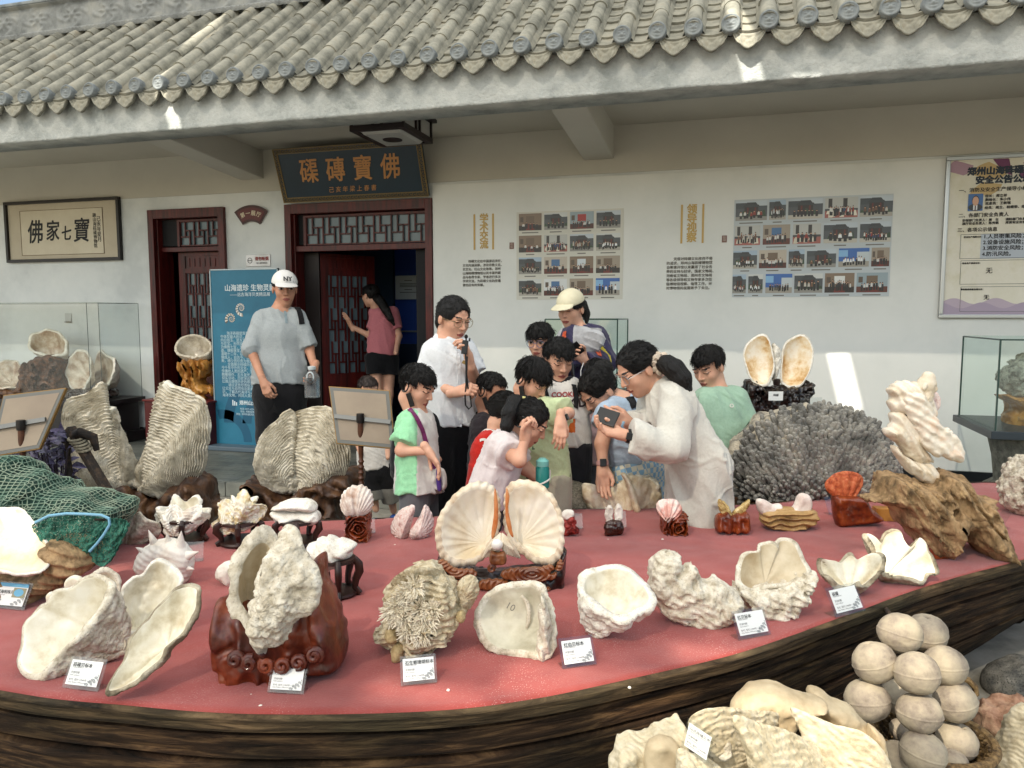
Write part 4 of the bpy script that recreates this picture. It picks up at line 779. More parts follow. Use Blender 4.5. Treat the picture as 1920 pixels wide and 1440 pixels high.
# ================================================================ the boat
F_ = [(-3.4, 1.75), (-2.6, 1.42), (-1.749, 1.383), (-1.381, 1.413), (-1.058, 1.466), (-.672, 1.592), (-.44, 1.718), (-.199, 1.908), (.075, 2.143), (.41, 2.524), (.722, 2.876), (1.133, 3.277), (1.6, 3.75), (1.86, 4.12)]
B_ = [(-3.7, 2.15), (-3.0, 2.45), (-2.454, 2.746), (-2.048, 2.946), (-1.328, 3.25), (-.895, 3.487), (-.143, 3.79), (.328, 4.027), (.852, 4.424), (1.25, 4.72), (1.5, 4.82), (1.75, 4.75), (1.88, 4.5), (1.92, 4.25)]
def opencurve(P, n):
    P = np.array(P); P = np.vstack([2*P[0]-P[1], P, 2*P[-1]-P[-2]]); k = len(P)-3; seg = np.linalg.norm(P[2:-1]-P[1:-2], axis=1); cum = np.concatenate([[0], np.cumsum(seg)]); t = np.linspace(0, cum[-1]-1e-6, n)
    i = np.clip(np.searchsorted(cum, t, 'right')-1, 0, k-1); u = ((t-cum[i])/seg[i])[:, None]; a, b, c, d = P[i], P[i+1], P[i+2], P[i+3]; return .5*(2*b+(c-a)*u+(2*a-5*b+4*c-d)*u*u+(3*b-a-3*c+d)*u**3)
NB = 340; FC, BC = opencurve(F_, NB), opencurve(B_, NB)
def boat_wood(name, cols, sx=1, sy=26):
    m = bpy.data.materials.new(name); m.use_nodes = True; t = m.node_tree; N = t.nodes; L = t.links; b = N['Principled BSDF']; b.inputs['Roughness'].default_value = .75; b.inputs['Specular IOR Level'].default_value = .15
    uv = N.new('ShaderNodeUVMap'); mp = N.new('ShaderNodeMapping'); mp.inputs['Scale'].default_value = (sx*2.2, sy, 1); L.new(uv.outputs[0], mp.inputs[0])
    n1 = N.new('ShaderNodeTexNoise'); n1.inputs['Scale'].default_value = 2.0; n1.inputs['Detail'].default_value = 9; n1.inputs['Roughness'].default_value = .7; n1.inputs['Distortion'].default_value = .6; L.new(mp.outputs[0], n1.inputs['Vector'])
    mp2 = N.new('ShaderNodeMapping'); mp2.inputs['Scale'].default_value = (1.5, 3, 1); L.new(uv.outputs[0], mp2.inputs[0]); n2 = N.new('ShaderNodeTexNoise'); n2.inputs['Scale'].default_value = 1.6; n2.inputs['Detail'].default_value = 5; L.new(mp2.outputs[0], n2.inputs['Vector'])
    r = N.new('ShaderNodeValToRGB'); L.new(n1.outputs[0], r.inputs[0]); e = r.color_ramp.elements; e[0].position = .34; e[0].color = (*hx(cols[0]), 1); e[1].position = .7; e[1].color = (*hx(cols[2]), 1); k = e.new(.5); k.color = (*hx(cols[1]), 1)
    r2 = N.new('ShaderNodeValToRGB'); L.new(n2.outputs[0], r2.inputs[0]); e = r2.color_ramp.elements; e[0].position = .4; e[0].color = (.5, .56, .54, 1); e[1].position = .62; e[1].color = (1, .95, .9, 1)
    mx = N.new('ShaderNodeMix'); mx.data_type = 'RGBA'; mx.blend_type = 'MULTIPLY'; mx.inputs['Factor'].default_value = 1; L.new(r.outputs[0], mx.inputs['A']); L.new(r2.outputs[0], mx.inputs['B']); L.new(mx.outputs['Result'], b.inputs['Base Color'])
    bp = N.new('ShaderNodeBump'); bp.inputs['Strength'].default_value = .9; bp.inputs['Distance'].default_value = .02; L.new(n1.outputs[0], bp.inputs['Height']); L.new(bp.outputs[0], b.inputs['Normal']); return m
M_hull = boat_wood('old_hull_plank', ['120e0b', '3a2b1f', '7a6044']); M_rail = boat_wood('weathered_rail', ['1e1811', '4f4130', '806b50'], 1.2, 40)
bt_ = thing('wooden_boat', 'old dark planked wooden boat serving as the display table', 'boat', (-.6, 2.6, 0))
arc = np.concatenate([[0], np.cumsum(np.linalg.norm(np.diff(FC, axis=0), axis=1))]); tanF = np.gradient(FC, axis=0); tanF /= np.linalg.norm(tanF, axis=1)[:, None]; inF = np.stack([-tanF[:, 1], tanF[:, 0]], 1)
tanB = np.gradient(BC, axis=0); tanB /= np.linalg.norm(tanB, axis=1)[:, None]; inB = np.stack([tanB[:, 1], -tanB[:, 0]], 1)
def strip(C, inn, rows, arcs, seed, name, m):
    """rows: (drop, outward) pairs - a plank wall that follows the deck edge"""
    V = []; UVc = []; n = len(C)
    for (dr, ou, nz) in rows:
        P = np.concatenate([C-inn*ou(np.linspace(0, 1, n))[:, None], np.full((n, 1), DECK-dr)], 1)
        q = np.stack([arcs*1.2, np.full(n, dr*40), np.full(n, seed*3.)], 1); P[:, :2] -= inn*(nz*fbm(q, 2.2, 4, seed))[:, None]; P[:, 2] += .4*nz*fbm(q+7, 1.3, 3, seed+2); V.append(P); UVc.append(np.stack([arcs, np.full(n, dr)], 1))
    k = len(rows); V = np.concatenate(V); UVc = np.concatenate(UVc); i = np.arange(k-1)[:, None]*n; j = np.arange(n-1)[None]; Q = np.stack([i+j, i+j+1, i+n+j+1, i+n+j], -1).reshape(-1, 4)
    me = npmesh(name, V, Q); uv = me.uv_layers.new(name='UVMap'); li = np.empty(len(me.loops), np.int32); me.loops.foreach_get('vertex_index', li); uv.data.foreach_set('uv', UVc[li].astype(np.float32).ravel()); o = link(name, me, m, bt_); me.set_sharp_from_angle(angle=R(28)); return o
bow = lambda s: np.clip((s-.52)/.48, 0, 1)
def plank_rows(d0, d1, lap):
    inset = lambda d: (lambda s, d=d: -(d**1.3)*(.10+.85*bow(s)**1.0)+.0)
    a, b = inset(d0), inset(d1); R_ = []
    for d, o, nz in ((d0, -.03, .002), (d0+.003, lap, .003), (d0+(d1-d0)*.15, lap+.002, .004), (d0+(d1-d0)*.32, lap, .004), (d0+(d1-d0)*.5, lap+.001, .005), (d0+(d1-d0)*.68, lap, .004), (d0+(d1-d0)*.85, lap+.001, .004), (d1-.011, lap-.001, .003), (d1-.009, -.03, .002)):
        f = inset(d); R_.append((d, (lambda s, f=f, o=o: f(s)+o), nz))
    return R_
for k, (d0, d1, lp) in enumerate(((.050, .125, .0), (.125, .245, .006), (.245, .36, .012), (.36, .48, .014), (.48, .60, .01))): strip(FC, inF, plank_rows(d0, d1, lp), arc, 11+k, 'hull_plank', M_hull)
rr_ = lambda o: (lambda s, o=o: np.full(len(s), o))
strip(FC, inF, [(.004, rr_(-.012), .002), (-.001, rr_(-.002), .003), (.001, rr_(.012), .004), (.004, rr_(.016), .004), (.022, rr_(.017), .005), (.034, rr_(.015), .004), (.036, rr_(-.03), .002)], arc, 31, 'gunwale', M_rail)
strip(BC, inB, plank_rows(.0, .2, 0), arc, 41, 'hull_plank', M_hull); strip(BC, inB, plank_rows(.2, .6, 0), arc, 42, 'hull_plank', M_hull)
# the red felt on the deck
M_felt = mat('red_felt', ['8a3733', '96423c', '9f4c46'], .95, 5, .5, 260, .003, spec=.1, sheen=.3, lo=.3, hi=.7)
def felt_speckle(m):
    t = m.node_tree; N = t.nodes; L = t.links; b = N['Principled BSDF']; src = b.inputs['Base Color'].links[0].from_socket; tc = N.new('ShaderNodeTexCoord')
    v = N.new('ShaderNodeTexVoronoi'); v.inputs['Scale'].default_value = 170; L.new(tc.outputs['Object'], v.inputs['Vector']); lt = N.new('ShaderNodeMath'); lt.operation = 'LESS_THAN'; lt.inputs[1].default_value = .2; L.new(v.outputs['Distance'], lt.inputs[0])
    n = N.new('ShaderNodeTexNoise'); n.inputs['Scale'].default_value = 3.5; n.inputs['Detail'].default_value = 5; L.new(tc.outputs['Object'], n.inputs['Vector']); mr = N.new('ShaderNodeMapRange'); mr.inputs[1].default_value = .46; mr.inputs[2].default_value = .68; mr.inputs[3].default_value = .06; mr.inputs[4].default_value = .7; L.new(n.outputs[0], mr.inputs[0])
    mu = N.new('ShaderNodeMath'); mu.operation = 'MULTIPLY'; L.new(lt.outputs[0], mu.inputs[0]); L.new(mr.outputs[0], mu.inputs[1]); mx = N.new('ShaderNodeMix'); mx.data_type = 'RGBA'; L.new(mu.outputs[0], mx.inputs['Factor']); L.new(src, mx.inputs['A']); mx.inputs['B'].default_value = (*hx('cdb0a8'), 1)
    n3 = N.new('ShaderNodeTexNoise'); n3.inputs['Scale'].default_value = 1.7; n3.inputs['Detail'].default_value = 6; L.new(tc.outputs['Object'], n3.inputs['Vector']); r = N.new('ShaderNodeValToRGB'); r.color_ramp.elements[0].position = .3; r.color_ramp.elements[0].color = (.55, .5, .5, 1); r.color_ramp.elements[1].position = .55; r.color_ramp.elements[1].color = (1, 1, 1, 1); L.new(n3.outputs[0], r.inputs[0])
    m2 = N.new('ShaderNodeMix'); m2.data_type = 'RGBA'; m2.blend_type = 'MULTIPLY'; m2.inputs['Factor'].default_value = .8; L.new(mx.outputs['Result'], m2.inputs['A']); L.new(r.outputs[0], m2.inputs['B']); L.new(m2.outputs['Result'], b.inputs['Base Color'])
felt_speckle(M_felt)
T_ = np.linspace(0, 1, 90); V = []
for t in T_:
    P = FC*(1-t)+BC*t; e = min(t, 1-t); z = np.full(NB, DECK)+(-.010 if e < .004 else 0)
    V.append(np.concatenate([P, z[:, None]], 1))
V = np.concatenate(V); V[:, 2] += .004*fbm(V, 3, 3, 4)+.0015*fbm(V, 22, 2, 8); V[:NB, :2] -= inF*(.006*fbm(np.stack([arc, arc*0, arc*0], 1), 9, 3, 2))[:, None]
i = np.arange(len(T_)-1)[:, None]*NB; j = np.arange(NB-1)[None]; Q = np.stack([i+j, i+j+1, i+NB+j+1, i+NB+j], -1).reshape(-1, 4)
tag(link('red_felt_cloth', npmesh('red_felt_cloth', V, Q), M_felt), 'dusty red felt cloth covering the top of the wooden boat', 'cloth')
# ================================================================ shells on the boat
def Zb(x, y, z=DECK): return zat(x, y, z)
M_white = mat('matte_white_shell', ['bfb7ab', 'd8d2c8', 'e4dfd6'], .7, 12, .3, 60, .004, spec=.3)
M_pink = mat('pink_scaly_shell', ['9c6f68', 'cdb2aa', 'dccdc6', 'c7a097'], .75, 40, .5, 60, .006, lo=.3, hi=.65)
def grounded(o, dz=0):                                     # lower or lift a mesh thing so that it rests on the deck
    me = o.data; v = np.empty(len(me.vertices)*3); me.vertices.foreach_get('co', v); v = v.reshape(-1, 3); v[:, 2] += DECK-.004+dz-v[:, 2].min(); me.vertices.foreach_set('co', v.ravel()); me.update(); return o
# --- front left
a_ = offs([(130, 850), (180, 710), (240, 620), (270, 545), (350, 515), (420, 440), (500, 400), (600, 340), (700, 325), (800, 330), (840, 370), (800, 460), (780, 520), (730, 590), (640, 690), (560, 790), (470, 880), (400, 960), (340, 1030), (290, 1080), (210, 1090), (170, 1020), (135, 930)], 4, 0, 1000)
o = valve('giant_clam_valve', a_, Zb(95, 1262)+.02, (-.22, .52, .85), .10, [M_out, M_in], umbo=(140, 1180), lip=.06, ng=26, gr=.006, lump=.007, ls=22, nf=7, fa=.004, frill=.006, seed=3, inbump=.006, skew=(.08, -.03)); tag(o, 'long white clam valve lying open beside the leftmost specimen card', 'shell')
o = valve('giant_clam_valve', offs([(690, 330), (740, 275), (820, 270), (885, 330), (898, 420), (870, 500), (780, 560), (740, 500), (720, 420)], 4, 0, 1000), Zb(205, 1165)+.05, (.3, .3, .9), .05, [M_out, M_in], seed=5, ng=18, lip=.2); tag(o, 'small chalky valve tucked behind the long open clam', 'shell')
for i, q in enumerate(([(490, 400), (500, 345), (560, 312), (620, 345), (600, 400), (540, 420)], [(350, 500), (350, 460), (385, 435), (420, 460), (400, 520), (360, 540)])):
    o = slab('shell_fragment', offs(q, 4, 0, 1000), Zb(130, 1210)+.10+.05*(1-i), .012, .01, [M_in], vox=.004, noise=(.002, 30)); tag(o, ['pale curled shell tip poking above the long open clam', 'short pale shell tip at the upper edge of the long open clam'][i], 'shell')
b_ = offs([(1010, 320), (1060, 290), (1150, 215), (1230, 200), (1330, 245), (1370, 340), (1330, 420), (1230, 520), (1110, 650), (1000, 760), (930, 750), (885, 700), (890, 600), (880, 520), (930, 420)], 4, 0, 1000)
o = valve('giant_clam_valve', b_, Zb(235, 1200)-.01, (.1, .55, .8), .08, [M_out_w, M_in], umbo=(240, 1165), lip=.10, ng=14, seed=8, nf=5, fa=.006, frill=.004, inbump=.010); tag(o, 'broad cream clam valve lying between the spiny conch and the pointed clam', 'shell')
c_ = offs([(1500, 430), (1490, 560), (1440, 650), (1390, 740), (1250, 860), (1200, 960), (1080, 1060), (1040, 1110), (920, 1170), (790, 1215), (830, 1130), (900, 1000), (920, 930), (960, 830), (1030, 740), (1090, 650), (1150, 570), (1270, 480), (1340, 400), (1420, 360), (1480, 380)], 4, 0, 1000)
o = valve('giant_clam_valve', c_, Zb(215, 1297)+.02, (.02, .60, .80), .055, [M_out_t, M_in], umbo=(265, 1185), lip=.07, ng=22, gr=.005, nf=6, fa=.007, seed=12, frill=.003, inbump=.006, skew=(.05, -.02)); tag(o, 'long clam valve tapering to a point beside the leftmost specimen card', 'shell')
# spiny conch
def conch(pts, Z, spikes, name, label):
    c = thing(name, label, 'shell', U(310, 1085, z=DECK)); bd = slab('body_whorl', pts, Z, .055, .05, [M_white], c, vox=.004, noise=(.003, 25), groove=lambda P: .0009*np.sin(P[:, 1]*300+P[:, 0]*120), seed=4)
    w = MB()
    for (x, y, dx, dy, L_, r) in spikes:
        p = U(x, y, Z=Z-.02); d = cdir(dx, dy, .25)*L_*.62; w.tube([p-d*.4, p, p+d*.5, p+d], [r*1.5, r, r*.55, .001], 9)
    w.build('spines', [M_white], c, smooth=True); return c
conch([(252, 1062), (262, 1035), (285, 1018), (312, 1010), (340, 1015), (358, 1035), (362, 1060), (350, 1090), (330, 1100), (300, 1080), (268, 1078)], Zb(310, 1098)+.02, [(290, 1020, -.3, 1, .09, .016), (338, 1018, .2, 1, .075, .016), (357, 1040, 1, .35, .06, .014), (270, 1034, -.8, .5, .05, .013), (315, 1015, 0, 1, .05, .013), (325, 1040, .2, .8, .06, .012), (300, 1045, -.2, .8, .05, .012), (350, 1065, 1, -.1, .05, .012)], 'spiny_conch', 'white spiny conch with pointed knobs behind the cream clam valve')
# pale wavy shell under the landing net
o = valve('fluted_clam', offs([(770, 1290), (800, 1190), (870, 1150), (950, 1160), (1010, 1130), (1090, 1140), (1210, 1240), (1190, 1300), (1080, 1350), (960, 1360), (850, 1340)], 4, 0, 680), Zb(250, 1020)+.02, (.15, .6, -.8), .05, [M_out, M_in], umbo=(250, 1010), rib=.012, nrib=7, seed=9, nf=7, fa=.010); tag(o, 'tan fluted clam half under the edge of the green landing net', 'shell')
# --- stands with curled legs
def stand(name, label, cx, by, wpx, hpx, mt=None, group=None):
    Z = Zb(cx, by); p = U(cx, by, z=DECK)+FH*.02; s = Z/FPX; R0 = wpx*s/2; H = hpx*s; t = thing(name, label, 'stand', p, group); m = mt or M_dstand; ax = (RT, FH, np.array([0, 0, 1.]))
    w = MB(); w.lathe(p+[0, 0, .002], [(R0*.86, 0), (R0*.9, .006), (R0*.86, .014), (R0*.3, .016)], 36, 0, ax); w.build('base_ring', m, t, smooth=True)
    w = MB(); w.lathe(p+[0, 0, H-.012], [(R0*.72, 0), (R0*.82, .004), (R0*.80, .014), (R0*.6, .016)], 36, 0, ax); w.build('top_ring', m, t, smooth=True)
    for k in range(5):
        a = -PI/2+2*PI*k/5+.25; d = RT*math.cos(a)+FH*math.sin(a); z = np.array([0, 0, 1.]); w = MB()
        w.tube([p+d*R0*.74+z*(H), p+d*R0*.95+z*H*.86, p+d*R0*.98+z*H*.66, p+d*R0*.80+z*H*.42, p+d*R0*.76+z*H*.22, p+d*R0*.92+z*H*.08, p+d*R0*1.0+z*.004], [.010, .012, .012, .010, .009, .010, .009], 8, 0, 1.3); w.build('leg', m, t, smooth=True)
    return p, Z, H, R0
# fluted clams on stands
def fluted(name, label, pts, Z, nrib, m, seed, um, D_=.07, n=(0, .42, -.9)):
    o = valve(name, pts, Z, n, D_, m, umbo=um, rib=.020, nrib=nrib, ng=7, gr=.010, lump=.002, seed=seed, nf=nrib, fa=.014, frill=.012, lip=.12, th=.012, p=2.0); return o
M_fl = mat('fluted_white', ['a99f8c', 'd6d0c2', 'e6e2d8', 'cdbfae'], .7, 14, .3, 50, .004, lo=.3, hi=.62); M_fly = mat('fluted_yellow', ['b58f4a', 'd9c99c', 'e6e2d4', 'cbb98a'], .65, 16, .3, 50, .004, lo=.32, hi=.62)
G1 = 'round dark stands with curled legs'
p, Z, H, R0 = stand('shell_stand', 'dark curled leg stand under the white frilled clam', 345, 1015, 84, 42, group=G1)
c = thing('frilled_clam', 'white frilled clam with five flutes on a dark curled leg stand', 'shell', p+[0, 0, H])
cl = fluted('upper_valve', '', offs([(1165, 1160), (1200, 1110), (1235, 1060), (1310, 1010), (1400, 1005), (1490, 1030), (1555, 1075), (1560, 1120), (1500, 1165), (1400, 1180), (1280, 1190)], 4, 0, 680), Z+.03, 6, [M_fl, M_in], 3, (340, 978), .05, (0, .8, .6)); cl.parent = c; cl.matrix_parent_inverse = Matrix.Translation(-WL[c.name])
cl = fluted('lower_valve', '', offs([(1165, 1165), (1230, 1100), (1330, 1085), (1440, 1090), (1560, 1095), (1540, 1170), (1480, 1215), (1380, 1240), (1260, 1235)], 4, 0, 680), Z+.0, 6, [M_fl, M_in], 5, (340, 988), .07, (0, .35, -.93)); cl.parent = c; cl.matrix_parent_inverse = Matrix.Translation(-WL[c.name])
p, Z, H, R0 = stand('shell_stand', 'dark curled leg stand under the yellow edged frilled clam', 448, 1020, 88, 42, group=G1)
c = thing('frilled_clam', 'yellow edged frilled clam on a dark curled leg stand', 'shell', p+[0, 0, H])
for q, n_, d_, dz in (([(0, 410), (30, 350), (70, 270), (120, 220), (190, 225), (205, 185), (270, 190), (330, 240), (385, 300), (380, 350), (300, 400), (180, 430), (70, 430)], (0, .5, -.85), .07, 0), ([(60, 260), (130, 215), (190, 225), (210, 185), (270, 190), (310, 225), (260, 260), (160, 280)], (.1, .9, .4), .03, .05)):
    cl = fluted('upper_valve' if dz else 'lower_valve', '', offs(q, 4, 400, 880), Z+dz, 5, [M_fly, M_in], 7, (445, 975), d_, n_); cl.parent = c; cl.matrix_parent_inverse = Matrix.Translation(-WL[c.name])
p, Z, H, R0 = stand('shell_stand', 'dark curled leg stand under the closed white clam', 556, 1022, 86, 46, group=G1)
c = thing('closed_clam', 'closed white pitted clam with dark slit on a curled leg stand', 'shell', p+[0, 0, H])
slab('upper_valve', offs([(437, 300), (470, 270), (540, 235), (620, 222), (720, 228), (765, 260), (772, 312), (650, 312), (520, 305)], 4, 400, 880), Z+.02, .06, .035, [M_out_w], c, vox=.004, noise=(.003, 45)); slab('lower_valve', offs([(440, 308), (560, 313), (660, 318), (772, 318), (800, 360), (790, 395), (740, 415), (660, 385), (560, 425), (490, 400), (455, 360)], 4, 400, 880), Z+.02, .065, .04, [M_out_w], c, vox=.004, noise=(.004, 40), seed=3)
p, Z, H, R0 = stand('shell_stand', 'larger dark curled leg stand under the tilted ribbed clam', 632, 1118, 84, 70, group=G1)
o = slab('ribbed_clam', offs([(705, 590), (740, 555), (800, 520), (880, 505), (960, 525), (1030, 550), (1072, 580), (1040, 630), (1000, 680), (940, 715), (860, 760), (820, 765), (760, 740), (720, 680)], 4, 400, 880), Z+.02, .075, .06, [M_out_w], vox=.004, noise=(.002, 50), groove=lambda P: .004*np.sin(P[:, 1]*150+P[:, 0]*90+3*np.sin(P[:, 0]*30)), seed=6); tag(o, 'white finely ribbed clam on the larger stand beside the tall clam pair', 'shell')
o = slab('white_cockle', offs([(20, 770), (60, 710), (130, 685), (180, 690), (190, 800), (150, 880), (90, 850), (30, 810)], 4, 400, 880), Zb(430, 1098)+.03, .05, .04, [M_white], vox=.004, noise=(.002, 60)); tag(o, 'small round white cockle half hidden by the tall clam pair', 'shell')
# --- tall pair on red brown carved wood
Zk = Zb(520, 1285)
wb = thing('carved_wood_base', 'large glossy red brown carved wood base under the tall clam pair', 'base', U(520, 1270, z=DECK))
kb = [(408, 1150), (414, 1122), (432, 1112), (470, 1125), (500, 1140), (560, 1120), (585, 1095), (588, 1050), (596, 1042), (607, 1045), (608, 1080), (618, 1100), (630, 1130), (640, 1165), (648, 1210), (640, 1240), (600, 1252), (575, 1265), (530, 1278), (505, 1290), (478, 1290), (468, 1272), (445, 1274), (428, 1266), (424, 1238), (415, 1232)]
slab('body', kb, Zk+.09, .10, .035, [M_burl], wb, vox=.005, noise=(.004, 14), groove=lambda P: .003*np.sin(P[:, 0]*60+4*vnoise(P*18, 3)), seed=8)
w = MB()
for i, (x, y) in enumerate(((442, 1236), (468, 1243), (500, 1246), (530, 1246), (560, 1240), (590, 1228))):
    p0 = U(x, y, Z=Zk-.028); r = .019; a0 = i*1.1; P_ = [p0+RT*(r*(1-.75*k/16))*math.cos(a0+k*.62)+UP*(r*(1-.75*k/16))*math.sin(a0+k*.62)-FW*.012*(k/16) for k in range(17)]; w.tube(P_, [.008]*14+[.006, .004, .002], 8)
w.build('carved_scrolls', [M_burl], wb, smooth=True)
pr = thing('giant_clam_pair', 'tall pair of rough clam valves standing upright on glossy red brown wood', 'shell', U(500, 1220, z=DECK+.1))
kl = offs([(400, 425), (450, 450), (475, 520), (470, 600), (475, 700), (450, 850), (420, 960), (385, 1060), (370, 1180), (382, 1350), (330, 1300), (260, 1220), (190, 1110), (150, 1040), (130, 900), (140, 790), (170, 720), (190, 640), (240, 550), (280, 490), (340, 440)], 4, 400, 880)
valve('valve', kl, Zk+.02, (.42, .12, .9), .10, [M_out, M_in_t], pr, umbo=(478, 1170), lip=.30, th=.02, ng=16, seed=21, lump=.009, nf=5, fa=.008, p=2.4)
kr = offs([(560, 435), (620, 440), (660, 500), (680, 560), (730, 640), (770, 740), (785, 830), (760, 950), (700, 1030), (640, 1120), (570, 1220), (480, 1300), (387, 1355), (367, 1280), (380, 1100), (385, 960), (440, 850), (445, 740), (510, 700), (530, 600), (545, 530)], 4, 400, 880)
valve('valve', kr, Zk-.005, (.35, .05, -.93), .085, [M_out, M_in_t], pr, umbo=(530, 1130), ng=10, gr=.004, lump=.016, ls=18, seed=25, nf=4, fa=.006)
# --- heart cockle on carved cube, pink scaly clam
def carved_block(name, label, x0, x1, y0, y1, by, m, par=None, depth_=None, kind='swirl', seed=1):
    Z = Zb((x0+x1)/2, by); d_ = depth_ or (x1-x0)*Z/FPX*.5
    def groove(P): return .0022*np.sin(9*np.arctan2(P[:, 1]+.012*np.sin(seed), P[:, 0]+.008*np.cos(seed))*0+np.hypot(P[:, 0]-.012*np.sin(seed*2), P[:, 1]-.010*np.cos(seed))*420+4*vnoise(P*55, seed))
    o = slab(name, [(x0, y0), ((x0+x1)/2, y0), (x1, y0), (x1, (y0+y1)/2), (x1, y1), ((x0+x1)/2, y1), (x0, y1), (x0, (y0+y1)/2)], Z+d_, d_, .006, [m], None, vox=.0028, noise=(.001, 60), groove=groove, smoothpts=False); tag(grounded(o), label, 'base'); return Z
Zl = carved_block('carved_block', 'amber carved wooden cube under the white heart cockle', 650, 694, 970, 1020, 1018, M_amber, seed=1)
o = slab('heart_cockle', offs([(1065, 115), (1130, 125), (1185, 175), (1200, 250), (1180, 310), (1130, 350), (1070, 362), (1000, 345), (960, 290), (958, 220), (985, 160)], 4, 400, 880), Zl+.03, .055, .055, [mat('heart_cockle_white', ['a88a78', 'd9cfc4', 'e4ded6'], .6, 12, .2, 60, .003)], None, vox=.003, noise=(.001, 40), groove=lambda P: .0022*np.cos(np.arctan2(P[:, 0]*1.0, P[:, 1]+.075)*46)-.010*np.exp(-(P[:, 0]/.006)**2)*(P[:, 1] > -.055)); tag(o, 'white heart cockle standing on the amber carved cube', 'shell')
Zm = Zb(772, 1010); pm = thing('scaly_clam', 'pink speckled scaly clam pair standing open left of the great fan shells', 'shell', U(772, 1010, z=DECK))
for q, n_, s_, um in (([(1350, 390), (1390, 320), (1440, 285), (1510, 268), (1500, 330), (1490, 380), (1475, 440), (1460, 500), (1430, 525), (1370, 510), (1340, 450)], (.65, .1, -.75), 3, (765, 1000)), ([(1590, 265), (1625, 310), (1645, 380), (1635, 450), (1590, 510), (1530, 528), (1480, 505), (1478, 460), (1520, 400), (1560, 330)], (-.65, .1, -.75), 4, (775, 1000))):
    valve('valve', offs(q, 4, 400, 880), Zm+.02, n_, .035, [M_pink, M_in], pm, umbo=um, rib=.003, nrib=26, ng=14, gr=.005, lump=.002, seed=s_)
# --- great fan pair on black stand with pearl
Zn = Zb(940, 1105)
sn = thing('carved_stand', 'glossy black stand with brown cloud carving under the great fan shells', 'stand', U(940, 1105, z=DECK))
slab('body', [(818, 1060), (826, 1038), (845, 1042), (860, 1062), (900, 1068), (1000, 1064), (1032, 1058), (1048, 1032), (1062, 1030), (1060, 1055), (1058, 1085), (1060, 1100), (1030, 1112), (960, 1108), (880, 1108), (822, 1090)], Zn+.07, .07, .02, [M_blackw], sn, vox=.004, noise=(.004, 22), seed=5)
M_cloud = mat('brown_cloud_carving', ['5a2f18', '7a4626', '8a5632'], .3, 8, .2, 40, .003, coat=.4)
for i, q in enumerate(([(820, 1052), (835, 1050), (848, 1062), (862, 1066), (890, 1068), (893, 1080), (870, 1083), (850, 1082), (835, 1070), (822, 1065)], [(938, 1075), (950, 1066), (975, 1064), (1000, 1064), (1018, 1062), (1035, 1058), (1040, 1066), (1030, 1075), (1045, 1072), (1040, 1084), (1010, 1090), (985, 1092), (960, 1088), (940, 1082)], [(898, 1090), (920, 1085), (950, 1088), (960, 1098), (985, 1094), (1020, 1098), (1035, 1104), (1020, 1110), (980, 1106), (940, 1108), (900, 1104)], [(850, 1090), (870, 1087), (890, 1092), (885, 1102), (860, 1104)], [(1042, 1062), (1050, 1050), (1057, 1056), (1052, 1068), (1044, 1070)])):
    slab('cloud_carving', q, Zn-.008, .014, .008, [M_cloud], sn, vox=.003, noise=(.001, 40), groove=lambda P: .0018*np.sin(np.hypot(P[:, 0], P[:, 1]*2)*330))
w = MB(); pc_ = U(912+10, 1066, Z=Zn-.005); P_ = [pc_+RT*(.014*(1-.6*k/14))*math.cos(k*.7)+UP*(.014*(1-.6*k/14))*math.sin(k*.7) for k in range(15)]; w.tube(P_, .005, 8); w.build('scroll', [M_cloud], sn, smooth=True)
M_fan_out = mat('fan_shell_outside', ['a58a70', 'cfbfa6', 'ddd3c2'], .7, 10, .4, 40, .004)
M_fan_in = mat('fan_shell_inside', ['cdbb9c', 'ddd3bf', 'e4ddd0'], .4, 4, .12, 30, .003, lo=.35, hi=.6)
fp = thing('great_fan_shell_pair', 'pair of great cream fan shells with orange hinge on a black stand', 'shell', U(940, 1060, z=DECK+.06))
fl_ = [(934, 930), (925, 912), (905, 903), (875, 910), (845, 935), (825, 965), (818, 1000), (822, 1035), (838, 1056), (870, 1062), (902, 1050), (925, 1018), (936, 985), (938, 950)]
fr_ = [(945, 950), (947, 925), (957, 905), (985, 900), (1015, 910), (1040, 935), (1054, 970), (1057, 1010), (1050, 1045), (1030, 1058), (1005, 1055), (975, 1035), (955, 1010), (946, 980)]
M_yel = mat('golden_blush', ['d3a75e', 'd9bd86', 'ddcdaa'], .35, 9, .08, 30, .003, lo=.3, hi=.7); M_orange = mat('orange_hinge_stain', ['b4632c', 'c98a5a'], .5, 14, .2, 40, .003)
for q, n_, um, s_, yq, oq in ((fl_, (.30, .10, .95), (915, 1020), 3, [(850, 960), (880, 940), (905, 955), (905, 1000), (885, 1035), (868, 1025), (862, 990)], [(918, 960), (926, 940), (930, 960), (928, 990), (915, 1010), (912, 985)]), (fr_, (-.30, .10, .95), (965, 1020), 4, [(1010, 940), (1030, 950), (1038, 975), (1025, 990), (1010, 970)], [(950, 965), (953, 945), (960, 965), (965, 995), (957, 985)])):
    v_ = valve('valve', q, Zn+.05, n_, .06, [M_fan_out, M_fan_in], fp, umbo=um, lip=.16, nf=26, fa=.0014, frill=.002, rib=.002, nrib=24, seed=s_, p=2.0, irib=.0008, inbump=.004)
def blush(pts, Z, n_, dz, m, par, name='golden_blush'): return slab(name, pts, Z+dz, .003, .02, [m], par, vox=.003, n=cdir(*n_), noise=(.002, 30))
w = MB()
for sx in (-1, 1):
    for k in range(7): p0 = U(940+sx*(2+k*2.2), 1000+k*2, Z=Zn+.03-.004*k); p1 = U(940+sx*(6+k*4.6), 1038+k*1.2, Z=Zn-.0+.006*k); w.tube([p0, (p0+p1)/2-FW*.012, p1], [.004, .009, .005], 8)
